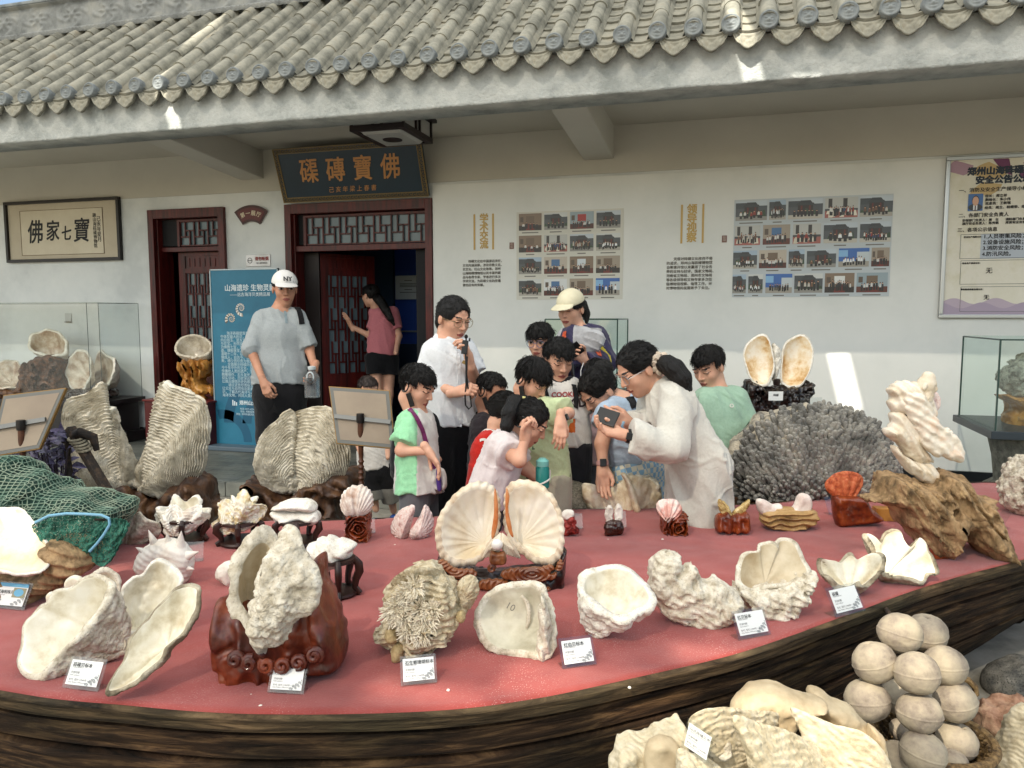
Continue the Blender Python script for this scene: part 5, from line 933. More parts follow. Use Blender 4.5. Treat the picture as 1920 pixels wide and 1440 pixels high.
w.build('hinge_folds', [mat('hinge_cream', ['b9a88e', 'd6cbb6'], .7, 20, .4, 60, .003)], fp, smooth=True)
for q in ([(927, 915), (931, 925), (934, 950), (933, 985), (925, 1012), (921, 1000), (926, 965)], [(949, 915), (955, 930), (953, 955), (960, 990), (963, 1008), (955, 1000), (948, 968)]): slab('orange_stain', q, Zn+.028, .006, .006, [M_orange], fp, vox=.003, noise=(.001, 40))
o = slab('pearl_cup', [(919, 1036), (926, 1034), (933, 1036), (940, 1034), (947, 1036), (948, 1056), (920, 1056)], Zn-.02, .022, .008, [mat('cup_wood', ['4a2412', '7a4a28'], .4, 20, .4, 60, .003, stretch=(3, 3, .6))], vox=.003, noise=(.001, 50)); tag(o, 'small brown carved wooden cup holding the white pearl ball', 'cup')
w = MB(); pc_ = U(932, 1021, Z=Zn-.02); r = .0205; w.lathe(pc_, [(r*math.sin(PI*k/16), -r*math.cos(PI*k/16)) for k in range(1, 16)], 32); tag(w.build('pearl', mat('pearl_white', 'dcd8d0', .2, bump=0, coat=.5), smooth=True), 'white pearl ball on a small wooden cup before the fan shells', 'pearl')
# --- coral covered oyster cluster
Zo = Zb(800, 1235)+.06
oc = thing('oyster_cluster', 'beige oyster cluster overgrown with bristly coral beside a small card', 'shell cluster', U(790, 1235, z=DECK)); M_oys = mat('oyster_beige', ['80704f', 'b09f80', 'c8ba9c', 'd4c9b0'], .88, 40, .9, 120, .010, lo=.28, hi=.66)
ob = [(712, 1175), (722, 1150), (718, 1120), (730, 1100), (745, 1080), (770, 1065), (805, 1060), (835, 1075), (850, 1100), (860, 1130), (875, 1140), (860, 1165), (850, 1190), (830, 1205), (800, 1210), (820, 1225), (790, 1232), (760, 1240), (735, 1235), (735, 1210), (715, 1195)]
slab('body', ob, Zo, .09, .05, [M_oys], oc, vox=.005, noise=(.014, 24), groove=lambda P: .004*np.sin(P[:, 1]*330+7*vnoise(P*14, 2)), seed=3)
rd = random.Random(4); w = MB()
for (x, y, r) in ((775, 1100, 22), (760, 1115, 18), (735, 1150, 22), (755, 1160, 24), (785, 1145, 24), (800, 1165, 22), (765, 1185, 22), (790, 1190, 20), (810, 1145, 20), (745, 1135, 18)):
    for k in range(95):
        a = rd.uniform(0, 2*PI); q = rd.random()**.5; px_, py_ = x+r*.75*q*math.cos(a), y+r*.75*q*math.sin(a); b0 = U(px_, py_, Z=Zo-.10); d = nrm(RT*math.cos(a)*q*1.3-UP*math.sin(a)*q*1.3-FW*.9+np.array([rd.uniform(-.3, .3) for _ in 'xyz'])); L_ = rd.uniform(.018, .034); s_ = b0-d*.01
        w.tube([s_, s_+d*L_*.6, s_+d*L_], [.003, .0026, .0008], 4, cap=False)
w.build('coral_bristles', mat('coral_cream', ['cfc4ac', 'e3dbc8'], .8, 30, 0), oc)
for (q, T, s_) in (([(722, 1190), (728, 1178), (742, 1180), (748, 1195), (740, 1205), (726, 1203)], .03, 1), ([(735, 1215), (745, 1205), (758, 1215), (752, 1238), (735, 1238)], .03, 2), ([(858, 1148), (868, 1144), (874, 1158), (865, 1168), (856, 1160)], .02, 3)): slab('nodule', q, Zo-.07, T, T*.8, [mat('nodule_tan', ['8c7a55', 'b9a57c'], .9, 90, .8, 150, .003)], oc, vox=.004, noise=(.002, 60))
for q, n_, s_ in (([(862, 1110), (868, 1085), (885, 1078), (896, 1088), (897, 1110), (885, 1130), (870, 1140)], (.3, .3, -.9), 4), ([(810, 1100), (835, 1098), (855, 1118), (850, 1140), (825, 1145)], (.6, -.3, -.7), 5), ([(812, 1170), (840, 1155), (862, 1158), (852, 1185), (825, 1200)], (.6, -.5, -.6), 6), ([(735, 1088), (760, 1068), (800, 1062), (830, 1072), (790, 1085), (750, 1098)], (-.2, .8, -.5), 7), ([(720, 1120), (735, 1105), (750, 1110), (745, 1130), (725, 1135)], (-.6, .4, -.7), 8)):
    valve('oyster_valve', q, Zo-.04, n_, .03, [M_oys, M_oys], oc, umbo=np.mean(q, 0)+[-6, 10], nrib=18, rib=.003, seed=s_, ng=6, gr=.006, nu=90, nv=18)
# --- front centre scallop, bowl, two rough clams
p_ = [(890, 1165), (896, 1135), (920, 1107), (950, 1094), (985, 1090), (1010, 1095), (1025, 1115), (1037, 1140), (1042, 1180), (1037, 1215), (1018, 1235), (985, 1228), (945, 1226), (915, 1215), (898, 1190)]
cp_ = thing('thick_clam_valve', 'round worn clam valve with faint pencilled number in the front row', 'shell', U(970, 1240, z=DECK))
o = valve('valve', p_, Zb(970, 1240)+.06, (-.18, .42, .88), .075, [M_out, mat('worn_shell_inside', ['a39c86', 'c2bda9', 'd3cfbf'], .75, 5, .35, 60, .004)], cp_, umbo=(1010, 1170), lip=.14, th=.02, ng=12, lump=.008, seed=31, nf=6, fa=.004, inbump=.006)
slab('hinge_ridge', [(1010, 1110), (1020, 1120), (1028, 1150), (1035, 1180), (1030, 1215), (1015, 1240), (995, 1245), (1002, 1215), (1012, 1180), (1012, 1145)], Zb(970, 1240)+.03, .04, .02, [M_out], cp_, vox=.004, noise=(.006, 24), groove=lambda P: .003*np.sin(P[:, 0]*240+P[:, 1]*70))
w = MB(); P_ = [U(x, y, Z=Zb(970, 1240)+.06+.035) for x, y in ((978, 1117), (988, 1128), (992, 1145), (991, 1165), (987, 1178))]; w.tube(P_, [.004, .006, .006, .006, .003], 8); w.build('scar_ridge', [M_out], cp_, smooth=True)
text('10', .028, mat('pencil_grey', '77746c', .8, bump=0), None, cp_, M=Matrix.Translation(Vector(U(957, 1138, Z=Zb(970, 1240)+.075))) @ Matrix([[RT[0], UP[0], -FW[0], 0], [RT[1], UP[1], -FW[1], 0], [RT[2], UP[2], -FW[2], 0], [0, 0, 0, 1]]) @ Matrix.Rotation(-.5, 4, 'Z'), name='pencil_mark')
q_ = [(1085, 1132), (1090, 1108), (1110, 1095), (1140, 1086), (1180, 1095), (1210, 1118), (1222, 1140), (1225, 1160), (1200, 1175), (1175, 1190), (1150, 1184), (1120, 1166), (1100, 1150)]
o = valve('clam_bowl', q_, Zb(1140, 1212)+.05, (-.05, .74, .66), .075, [M_out_w, M_in], umbo=(1130, 1165), lip=.15, th=.02, ng=9, lump=.010, seed=41, nf=5, fa=.006, p=2.6, skew=(-.03, -.05)); tag(grounded(o), 'deep white clam bowl tilted open behind the fourth front specimen card', 'shell')
r_ = offs([(870, 720), (930, 640), (990, 615), (1090, 640), (1105, 735), (1180, 700), (1225, 740), (1260, 820), (1380, 820), (1450, 870), (1570, 970), (1550, 1060), (1460, 1140), (1380, 1170), (1200, 1210), (1080, 1150), (960, 1060), (900, 950), (865, 840)], 4, 1000, 880)
Zr = Zb(1300, 1180); rt_ = thing('rough_clam', 'pitted rough clam with two lobed rim right of the clam bowl', 'shell', U(1300, 1180, z=DECK))
def rgroove(P): return .0030*np.sin(P[:, 1]*260+P[:, 0]*110+5*vnoise(P*16, 5))*(.5+.5*vnoise(P*9, 3))+.004*fbm(P, 60, 3, 4)-.010*np.exp(-((vnoise(P*38, 9)+.72)/.14)**2)
slab('body', r_, Zr+.06, .075, .05, [M_out], rt_, vox=.004, noise=(.008, 26), groove=rgroove, seed=7, extra=lambda P, d: smax(d, -(ell(P, (.0, .03, -.07), (.012, .02, .03))), .01))
s_ = [(1375, 1090), (1390, 1042), (1420, 1032), (1425, 1018), (1445, 1015), (1460, 1024), (1466, 1008), (1490, 1015), (1510, 1045), (1527, 1072), (1520, 1105), (1500, 1130), (1488, 1155), (1450, 1162), (1410, 1155), (1395, 1130), (1385, 1105)]
Zs = Zb(1450, 1160); st_ = thing('rough_clam', 'hollow tan clam with bored holes right of the two lobed rough clam', 'shell', U(1450, 1160, z=DECK))
valve('valve', [(1380, 1090), (1390, 1042), (1420, 1032), (1425, 1018), (1445, 1015), (1460, 1024), (1466, 1008), (1490, 1015), (1508, 1045), (1520, 1072), (1500, 1090), (1470, 1098), (1430, 1102), (1400, 1108)], Zs+.07, (-.1, .5, .85), .06, [M_out, M_in_t], st_, umbo=(1440, 1090), lip=.12, th=.02, seed=51, lump=.006, nf=6, fa=.006)
slab('body', [(1376, 1092), (1395, 1105), (1430, 1100), (1470, 1094), (1505, 1078), (1527, 1072), (1520, 1105), (1500, 1130), (1488, 1155), (1450, 1162), (1410, 1155), (1395, 1130)], Zs+.05, .07, .035, [M_out], st_, vox=.004, noise=(.009, 30), groove=rgroove, seed=17)
# --- two fluted white valves at the right
t_ = offs([(360, 830), (440, 845), (520, 815), (600, 800), (660, 805), (740, 785), (880, 812), (880, 880), (830, 920), (780, 1000), (700, 1020), (560, 1030), (470, 1010), (400, 930)], 4, 1440, 860)
o = valve('fluted_valve', t_, Zb(1595, 1118)+.03, (-.05, .80, .6), .05, [M_out_t, M_in], umbo=(1600, 1100), rib=.008, nrib=5, nf=6, fa=.014, frill=.006, seed=61, lip=.12, irib=.010, skew=(0, -.02)); tag(grounded(o), 'wavy cream fluted valve lying low behind the rightmost specimen card', 'shell')
u_ = offs([(710, 600), (740, 592), (800, 612), (850, 645), (875, 600), (910, 565), (950, 555), (990, 580), (1015, 640), (1050, 685), (1090, 688), (1115, 650), (1140, 617), (1185, 660), (1200, 720), (1240, 770), (1285, 880), (1220, 885), (1160, 965), (1070, 940), (960, 925), (880, 900), (850, 840), (800, 780), (770, 690)], 4, 1440, 860)
o = valve('fluted_valve', u_, Zb(1700, 1103)+.06, (.05, .52, .85), .06, [M_out_t, M_in], umbo=(1670, 1085), nrib=5, lip=.07, rib=.010, nf=4, fa=.006, seed=63, irib=.010, th=.012); tag(grounded(o), 'bright white fluted valve with four scalloped points before the driftwood', 'shell')
# --- back row of small specimens
def small_base(name, label, pts, by, T, m, seed=1, noise=(.003, 30), groove=None): Z = Zb(np.mean([p[0] for p in pts]), by)+T; o = slab(name, pts, Z, T, min(T, .02), [m], vox=.003, noise=noise, groove=groove, seed=seed); tag(grounded(o), label, 'base'); return Z
M_rcoral = mat('red_coral', ['3c0d0a', '7a1d16', '98302a'], .6, 40, .5, 90, .004)
Z = small_base('red_coral_base', 'dark red branching coral base under the small white shell', [(1058, 985), (1066, 976), (1078, 973), (1080, 990), (1086, 1004), (1070, 1009), (1057, 1008), (1060, 996)], 1008, .022, M_rcoral, noise=(.008, 60)); o = slab('small_white_shell', [(1052, 965), (1060, 956), (1074, 957), (1077, 966), (1070, 974), (1058, 974)], Z, .02, .014, [M_white], vox=.0025, noise=(.0006, 60)); tag(o, 'small white shell on a dark red coral base beside the fan shells', 'shell')
Z = small_base('dark_carved_base', 'small dark carved base under the spiky white shell pair', [(1134, 986), (1142, 978), (1160, 978), (1167, 986), (1168, 1004), (1152, 1008), (1135, 1007)], 1008, .025, mat('dark_carved', ['1c0c08', '3a1a10'], .35, 30, .4, 60, .003, coat=.4), noise=(.005, 55))
pp = thing('spiky_shell_pair', 'small spiky white shell pair upright on a dark carved base', 'shell', U(1150, 990, z=DECK+.05))
for q, dx in (([(1134, 965), (1138, 950), (1146, 948), (1150, 956), (1148, 975), (1146, 985), (1137, 978)], -1), ([(1153, 955), (1158, 945), (1166, 950), (1168, 970), (1160, 978), (1154, 985), (1152, 970)], 1)):
    slab('valve', q, Z, .012, .008, [M_white], pp, vox=.0025, noise=(.002, 60)); w = MB(); rd = random.Random(dx+5)
    for k in range(10): b0 = U(q[0][0]+rd.uniform(2, 12), rd.uniform(952, 980), Z=Z-.008); w.tube([b0, b0+cdir(dx*.5+rd.uniform(-.4, .4), .7, .6)*.014], [.003, .0008], 6)
    w.build('spines', [M_white], pp)
Zq = carved_block('carved_block', 'amber carved wooden cube under the pink striped scallop', 1241, 1286, 970, 1006, 1005, M_amber, seed=4)
M_pst = mat('pink_striped_scallop', ['c0705e', 'd9a597', 'e8ddd4', 'cf8f80'], .5, 5, .2, 40, .003, lo=.38, hi=.6)
def scallop(name, label, pts, Z, um, m, nr, D_=.03, n=(0, .25, -.95), gr=.001): o = valve(name, pts, Z, n, D_, [m, m], umbo=um, rib=.0065, nrib=nr, ng=6, gr=gr, lump=.0006, seed=3, nf=nr//2, fa=.001); tag(o, label, 'shell')
scallop('pink_scallop', 'pink and white striped scallop standing on an amber cube', [(1230, 950), (1236, 938), (1252, 935), (1268, 937), (1278, 950), (1277, 962), (1262, 972), (1248, 973), (1236, 964)], Zq+.01, (1250, 975), M_pst, 20)
Z = small_base('wood_stump', 'glossy brown tree stump base under the yellow winged shells', [(1340, 996), (1345, 975), (1360, 966), (1372, 972), (1385, 968), (1400, 968), (1405, 985), (1407, 1001), (1385, 1006), (1350, 1005)], 1005, .045, M_amber, 3, (.003, 30), lambda P: .003*np.sin(P[:, 0]*160))
pp = thing('winged_shell_pair', 'yellow brown winged shell pair spread on a glossy stump', 'shell', U(1372, 970, z=DECK+.08)); M_wing = mat('yellow_wing_shell', ['7a5c2e', 'b39a62', 'd0bd90'], .6, 40, .5, 70, .003)
for q in ([(1346, 940), (1351, 936), (1362, 945), (1370, 957), (1372, 968), (1360, 970), (1350, 960)], [(1405, 936), (1404, 948), (1394, 962), (1384, 969), (1374, 968), (1374, 960), (1388, 948)]): slab('valve', q, Z, .015, .010, [M_wing], pp, vox=.0025, noise=(.002, 60), groove=lambda P: .001*np.sin(P[:, 0]*600+P[:, 1]*500))
Z = small_base('boat_shaped_wood', 'pale grained wood block under the curled white shell pair', [(1428, 975), (1432, 965), (1460, 960), (1500, 962), (1529, 966), (1529, 982), (1515, 995), (1490, 1000), (1450, 998), (1430, 990)], 998, .05, mat('pale_grain_wood', ['6b4e2c', 'a07f4f', 'b8986a'], .5, 6, .4, 30, .005, stretch=(1, 1, 4)), 5, (.003, 24), lambda P: .003*np.sin(P[:, 1]*260+3*vnoise(P*20, 3)))
for i, q in enumerate(([(1418, 940), (1424, 935), (1436, 938), (1448, 945), (1462, 944), (1467, 952), (1462, 964), (1448, 970), (1430, 966), (1420, 955)], [(1476, 958), (1488, 948), (1496, 930), (1506, 925), (1518, 930), (1522, 945), (1518, 958), (1505, 964), (1485, 964)])): o = slab('curled_shell', q, Z, .03, .02, [mat('rosy_white_shell', ['b9a398', 'd8cbc2', 'e0d8d0'], .6, 8, .2, 60, .003)], vox=.003, noise=(.001, 40)); tag(o, ['broad curled white shell leaning over the pale wood block', 'upright curled white shell on the pale wood block beside the red scallop'][i], 'shell')
Z = small_base('amber_block', 'polished amber wood block with sloping foot under the red scallop', [(1562, 938), (1580, 935), (1600, 935), (1618, 938), (1624, 945), (1634, 960), (1654, 978), (1640, 986), (1610, 988), (1575, 992), (1566, 985)], 991, .045, M_amber, 6, (.002, 30))
scallop('red_scallop', 'orange red ribbed scallop standing on the polished amber block', [(1547, 915), (1552, 898), (1570, 886), (1590, 883), (1610, 888), (1619, 900), (1612, 918), (1600, 932), (1585, 937), (1568, 933)], Z, (1580, 945), mat('orange_red_scallop', ['8a3a1c', 'b85a34', 'c97a50'], .6, 50, .3, 60, .003), 18, .03, (0, .25, -.95), .0025)
# --- acrylic cards on the felt
M_card = mat('card_white', 'd6d8d6', .5, bump=0); M_wavg = mat('card_wave_grey', '85898a', .5, bump=0)
def card(quad, lines, label, lift=0):
    """quad: pixels tl, tr, br, bl of the acrylic holder; it leans back on a folded foot"""
    bl, br = U(*quad[3], z=DECK+lift), U(*quad[2], z=DECK+lift); e = br-bl; wd = np.linalg.norm(e); X = e/wd; bk = nrm(np.cross([0, 0, 1.], X)); tl = U(*quad[0], Z=depth(bl)+.01); 
    n0 = nrm(np.cross(X, ray(*quad[0]))); hpx = np.linalg.norm(UV(*quad[0], bl, FH)-bl); Yv = nrm(np.array([0, 0, 1.])*.86+bk*.5); h = hpx*1.08; Nn = np.cross(X, Yv)
    M4 = Matrix([[X[0], Yv[0], Nn[0], bl[0]], [X[1], Yv[1], Nn[1], bl[1]], [X[2], Yv[2], Nn[2], bl[2]+.003], [0, 0, 0, 1]])
    t = thing('specimen_card', label, 'card', bl); w = MB(); w.box(0, wd, 0, h, -.0015, .0015, 0, M4); fo = Matrix([[X[0], bk[0], 0, bl[0]], [X[1], bk[1], 0, bl[1]], [0, 0, 1, bl[2]+.002], [0, 0, 0, 1]]); w.box(0, wd, 0, h*.5, -.001, .001, 0, fo); w.build('acrylic_holder', M_clear, t)
    if not lines: return t
    w = MB(); w.box(wd*.07, wd*.93, h*.12, h*.9, .0018, .0024, 0, M4); w.build('paper', M_card, t)
    for i, (s, sz, v) in enumerate(lines): text(s, h*sz, M_ink, None, t, M=M4 @ Matrix.Translation((wd*.13, h*v, .0027)), ax='LEFT', bold=h*.0018 if i == 0 else 0, ext=0)
    w = MB()
    for k in range(5):
        for r in (.30, .21):
            cx_, cy_ = wd*(.93-.075*k), h*(.12+(.30-.085*k)*.9)
            P0 = [(cx_+h*r*.45*math.cos(a), cy_+h*r*.45*math.sin(a)) for a in np.linspace(0, PI/2+.6, 8)]; P1 = [(cx_+h*(r-.07)*.45*math.cos(a), cy_+h*(r-.07)*.45*math.sin(a)) for a in np.linspace(0, PI/2+.6, 8)]
            for i in range(7):
                q = [P0[i], P0[i+1], P1[i+1], P1[i]]
                if all(wd*.07 < x < wd*.93 and h*.12 < y < h*.9 for x, y in q): w.quad(*[tuple(M4 @ Vector((x, y, .0027+.0001*k+(.00005 if r < .25 else 0)))) for x, y in q])
    if w.f: w.build('printed_wave', M_wavg, t)
    return t
def tl4(ti): return [(ti, .15, .74), ('Tridacna specimen', .055, .665), ('开放时期', .085, .50), ('Public exhibition', .055, .42), ('年代: 现代 (1949年－至今)', .085, .28), ('Date: Modern 1949-present', .06, .2)]
card([(131, 1244), (191, 1250), (184, 1299), (116, 1291)], tl4('砗磲贝标本'), 'clear card reading 砗磲贝标本 between the two long open clams')
card([(503, 1257), (566, 1257), (569, 1304), (501, 1300)], tl4('砗磲贝'), 'clear card reading 砗磲贝 before the glossy red brown base')
card([(754, 1242), (816, 1234), (820, 1281), (752, 1288)], tl4('石生蛎珊瑚标本'), 'clear card reading 石生蛎珊瑚标本 before the oyster cluster')
card([(1051, 1208), (1113, 1203), (1119, 1247), (1055, 1256)], tl4('红齿贝标本'), 'clear card reading 红齿贝标本 before the deep clam bowl')
card([(1374, 1157), (1436, 1150), (1446, 1191), (1385, 1202)], tl4('红贝标本'), 'clear card reading 红贝标本 below the two rough clams')
card([(1559, 1112), (1612, 1104), (1623, 1146), (1567, 1160)], tl4('砗磲'), 'clear card reading 砗磲 before the wavy fluted valves')
GC = 'blank clear holders behind small specimens'
for q, lb in (([(342, 1022), (378, 1020), (381, 1053), (345, 1056)], 'blank clear holder behind the spiny conch'), ([(690, 975), (703, 974), (704, 1000), (690, 1001)], 'blank clear holder behind the white heart cockle'), ([(1076, 966), (1092, 965), (1093, 992), (1077, 992)], 'blank clear holder behind the small white shell on red coral'), ([(1163, 962), (1173, 962), (1175, 990), (1165, 990)], 'blank clear holder behind the spiky white shell pair'), ([(1276, 955), (1286, 955), (1287, 984), (1278, 985)], 'blank clear holder behind the pink striped scallop'), ([(1553, 935), (1566, 934), (1566, 965), (1555, 966)], 'blank clear holder behind the red scallop'), ([(644, 1060), (660, 1058), (661, 1086), (646, 1086)], 'blank clear holder behind the tilted ribbed clam')): card(q, None, lb)
for i, (x, y, r) in enumerate(((1180, 1287, 3), (840, 1292, 3), (488, 1322, 3.5), (470, 1300, 2), (700, 1195, 2), (740, 1020, 2), (1140, 1010, 2), (1242, 1010, 2.5))):
    o = slab('shell_chip', [(x-r, y), (x, y-r*.8), (x+r*1.2, y-r*.2), (x+r*.4, y+r*.7)], Zb(x, y+2), .004, .003, [M_white], vox=.0015, noise=(.001, 90)); tag(grounded(o), 'tiny white shell chip fallen on the red felt', 'shell chip', 'white chips fallen on the red felt')
# ================================================================ behind the boat, left to right
M_big = mat('giant_clam_ridges', ['8d8473', 'c0b7a3', 'd4ccba', 'dcd5c6'], .9, 18, .7, 80, .012, spec=.15, lo=.3, hi=.7, detail=10)
Zg = 4.55; g0 = U(255, 985, Z=Zg)
gc = thing('giant_clam_pair', 'huge pair of ridged grey clam valves standing upright on a brown root', 'shell', (g0[0], g0[1], .3))
gl = offs([(770, 150), (720, 168), (650, 225), (510, 260), (470, 350), (478, 500), (500, 620), (540, 720), (600, 850), (700, 940), (840, 985), (950, 960), (1010, 900), (1030, 810), (990, 720), (940, 620), (910, 520), (870, 440), (845, 350), (790, 310), (745, 275)], 4, 0, 680)
gr_ = offs([(1240, 130), (1300, 165), (1430, 205), (1530, 260), (1560, 320), (1580, 440), (1560, 600), (1540, 740), (1500, 830), (1420, 920), (1300, 990), (1150, 970), (1040, 900), (1030, 820), (1100, 740), (1140, 640), (1180, 560), (1250, 470), (1300, 360), (1300, 320), (1270, 270), (1225, 190)], 4, 0, 680)
for q, um, n_, s_ in ((gl, (238, 905), (-.25, .1, -.95), 3), (gr_, (285, 905), (.25, .1, -.95), 5)):
    v_ = valve('valve', q, Zg, n_, .085, [M_big, M_in], gc, umbo=um, ng=30, gr=.026, lump=.008, ls=9, seed=s_, nrib=5, rib=.03, nv=280, nu=200, th=.03)
for q in ([(158, 754), (175, 730), (192, 717), (190, 738), (184, 752), (172, 756)], [(184, 750), (196, 748), (197, 758), (188, 766)], [(204, 762), (217, 764), (212, 775), (206, 772)], [(305, 723), (315, 712), (328, 722), (358, 732), (345, 740), (322, 742)], [(315, 752), (325, 762), (326, 775), (318, 764)]): slab('rim_tooth', q, Zg-.02, .03, .02, [M_in], gc, vox=.006, noise=(.002, 20))
o = slab('pale_coral_lump', [(298, 780), (312, 776), (330, 785), (320, 800), (305, 808), (299, 795)], Zg+1.4, .1, .05, [M_white], vox=.008, noise=(.01, 14)); tag(o, 'pale coral lump beside the red pedestal behind the right giant valve', 'coral')
o = slab('root_base', [(205, 935), (230, 925), (255, 905), (275, 925), (300, 925), (340, 905), (370, 888), (385, 895), (400, 925), (412, 960), (405, 985), (380, 1010), (300, 1030), (240, 1030), (210, 1000)], Zg+.05, .20, .08, [M_brownw], vox=.009, noise=(.03, 8), groove=lambda P: .012*np.sin(P[:, 0]*40+4*vnoise(P*9, 2)), extra=lambda P, d: smax(d, -ell(P, (-.02, .05, -.2), (.05, .035, .12)), .02)); tag(o, 'gnarled brown root base under the huge upright clam pair', 'base')
Zh = 4.35
h2 = thing('giant_clam', 'wide ridged giant clam with folded lobes left of the easel on brown wood', 'shell', U(570, 925, Z=Zh))
valve('valve', [(480, 862), (492, 818), (520, 785), (540, 767), (549, 772), (546, 800), (550, 850), (560, 905), (545, 920), (515, 916), (490, 895)], Zh, (-.45, .1, -.9), .09, [M_big, M_in_t], h2, umbo=(540, 910), ng=22, gr=.022, lump=.008, ls=12, seed=4, nrib=5, rib=.016, nv=220, th=.03)
valve('valve', [(553, 777), (575, 765), (600, 762), (625, 770), (645, 800), (656, 830), (659, 860), (645, 890), (610, 912), (572, 915), (560, 890), (554, 840)], Zh, (.35, .1, -.93), .09, [M_big, M_in_t], h2, umbo=(575, 925), ng=24, gr=.024, lump=.008, ls=12, seed=6, nrib=5, rib=.024, nv=240, th=.03)
slab('inner_fold', [(522, 785), (541, 768), (556, 775), (570, 770), (560, 800), (560, 850), (562, 905), (545, 890), (535, 840)], Zh+.06, .05, .04, [M_in_t], h2, vox=.007, noise=(.006, 14))
o = slab('root_base', [(468, 905), (485, 893), (520, 915), (560, 918), (580, 900), (620, 895), (645, 880), (668, 880), (672, 905), (650, 930), (640, 990), (560, 1030), (480, 1020), (500, 960)], Zh+.06, .18, .05, [M_brownw], vox=.009, noise=(.02, 10), groove=lambda P: .008*np.sin(P[:, 0]*30+P[:, 1]*40+4*vnoise(P*8, 5))); tag(o, 'sloping brown wood base under the wide giant clam', 'base')
# easels seen from behind
M_back = mat('easel_back_board', ['85786a', '948776'], .8, 3, .05, 100, .002); M_gframe = mat('easel_gold_frame', '7d6032', .4, bump=0, metal=.4); M_grey = mat('easel_grey_edge', '5f605c', .5, bump=0); M_steel = mat('dull_steel', '6d6e6c', .4, bump=0, metal=.7); M_pole = mat('turned_pole_wood', ['3a2013', '5a3520'], .4, 20, .2, 50, .003)
def easel(q, Z, bar, px_, pyt, pyb, label):
    P = [UV(x, y, U(q[3][0], q[3][1], Z=Z), nrm(FH*.93+np.array([0, 0, -.30]))) for x, y in q]; ctr = sum(P)/4; Nn = nrm(np.cross(P[1]-P[0], P[3]-P[0]))
    if Nn @ FW > 0: Nn = -Nn
    t = thing('sign_easel', label, 'easel', (ctr[0], ctr[1], 0)); w = MB(); w.prism(P, -Nn*.02); w.build('board', M_gframe, t, bevel=.002)
    sc = lambda k, d: [ctr+(p-ctr)*k+Nn*d for p in P]
    w = MB(); w.prism(sc(.965, .0005), Nn*.002); w.build('board_edge', M_grey, t); w = MB(); w.prism(sc(.85, .003), Nn*.001); w.build('board_back', M_back, t)
    b0, b1 = UV(*bar[0], ctr, Nn)+Nn*.012, UV(*bar[1], ctr, Nn)+Nn*.012; w = MB(); w.bar(b0, b1, .022, .014, Nn); w.build('cross_bar', M_steel, t)
    pt = UV(px_[0], pyt, ctr, Nn)+Nn*.02; pb = UV(px_[1], pyb, pt, FH); foot = np.array([pt[0], pt[1], .02]); w = MB(); L_ = pt[2]
    pr_ = [(.014, L_), (.016, L_*.93), (.013, L_*.8)]
    for k in range(14): zz = L_*(.78-.03*k); pr_ += [(.011, zz), (.017, zz-.012), (.011, zz-.024)]
    pr_ += [(.014, L_*.3), (.014, .03)]; w.lathe((pt[0], pt[1], 0), pr_[::-1], 14); w.build('pole', M_pole, t, smooth=True)
    w = MB(); w.lathe(foot, [(.16, -.018), (.16, -.006), (.05, .01), (.02, .03)], 28); w.build('foot', M_steel, t, smooth=True); w = MB(); w.lathe(pt-[0, 0, .02], [(.02, 0), (.022, .02), (.02, .05)], 14); w.build('clamp', M_black, t, smooth=True)
easel([(616, 724), (731, 732), (741, 842), (631, 832)], 4.0, ((628, 781), (733, 792)), (677, 675), 787, 905, 'gold framed sign easel seen from behind right of the wide giant clam')
easel([(6, 741), (124, 727), (74, 842), (-22, 858)], 3.7, ((-5, 803), (88, 787)), (44, 55), 800, 880, 'gold framed sign easel seen from behind above the green fishing net')
# anchor
Za = 4.0; an = thing('iron_anchor', 'rusty dark iron anchor leaning against the left giant clam valve', 'anchor', (U(190, 930, Z=Za)[0], U(190, 930, Z=Za)[1], .3)); M_iron = mat('rusty_iron', ['14110f', '2c241e', '4a3a2c'], .75, 30, .6, 80, .005, metal=.3)
w = MB(); w.bar(U(131, 802, Z=Za), U(210, 935, Z=Za-.1), .05, .035); w.build('shank', M_iron, an, bevel=.008); w = MB(); w.tube([U(120, 825, Z=Za+.02), U(150, 812, Z=Za-.03), U(175, 820, Z=Za), U(182, 845, Z=Za)], [.022, .03, .026, .014], 10); w.build('stock', M_iron, an, smooth=True)
w = MB(); w.tube([U(128, 822, Z=Za), U(126, 850, Z=Za), U(132, 890, Z=Za), U(160, 925, Z=Za-.05)], [.02, .016, .016, .012], 8); w.build('arm', M_iron, an, smooth=True)
w = MB()
for k in range(5): c_ = U(142+4*k, 822+5*k, Z=Za-.03); w.tube([c_+RT*.035*math.cos(a)+UP*.012*math.sin(a)+FW*.035*math.sin(a) for a in np.linspace(0, 2*PI, 14)], .007, 6)
w.build('rope_wrap', mat('grey_rope', ['6a6250', '9a927e'], .9, 60, .6, 150, .004), an, smooth=True)
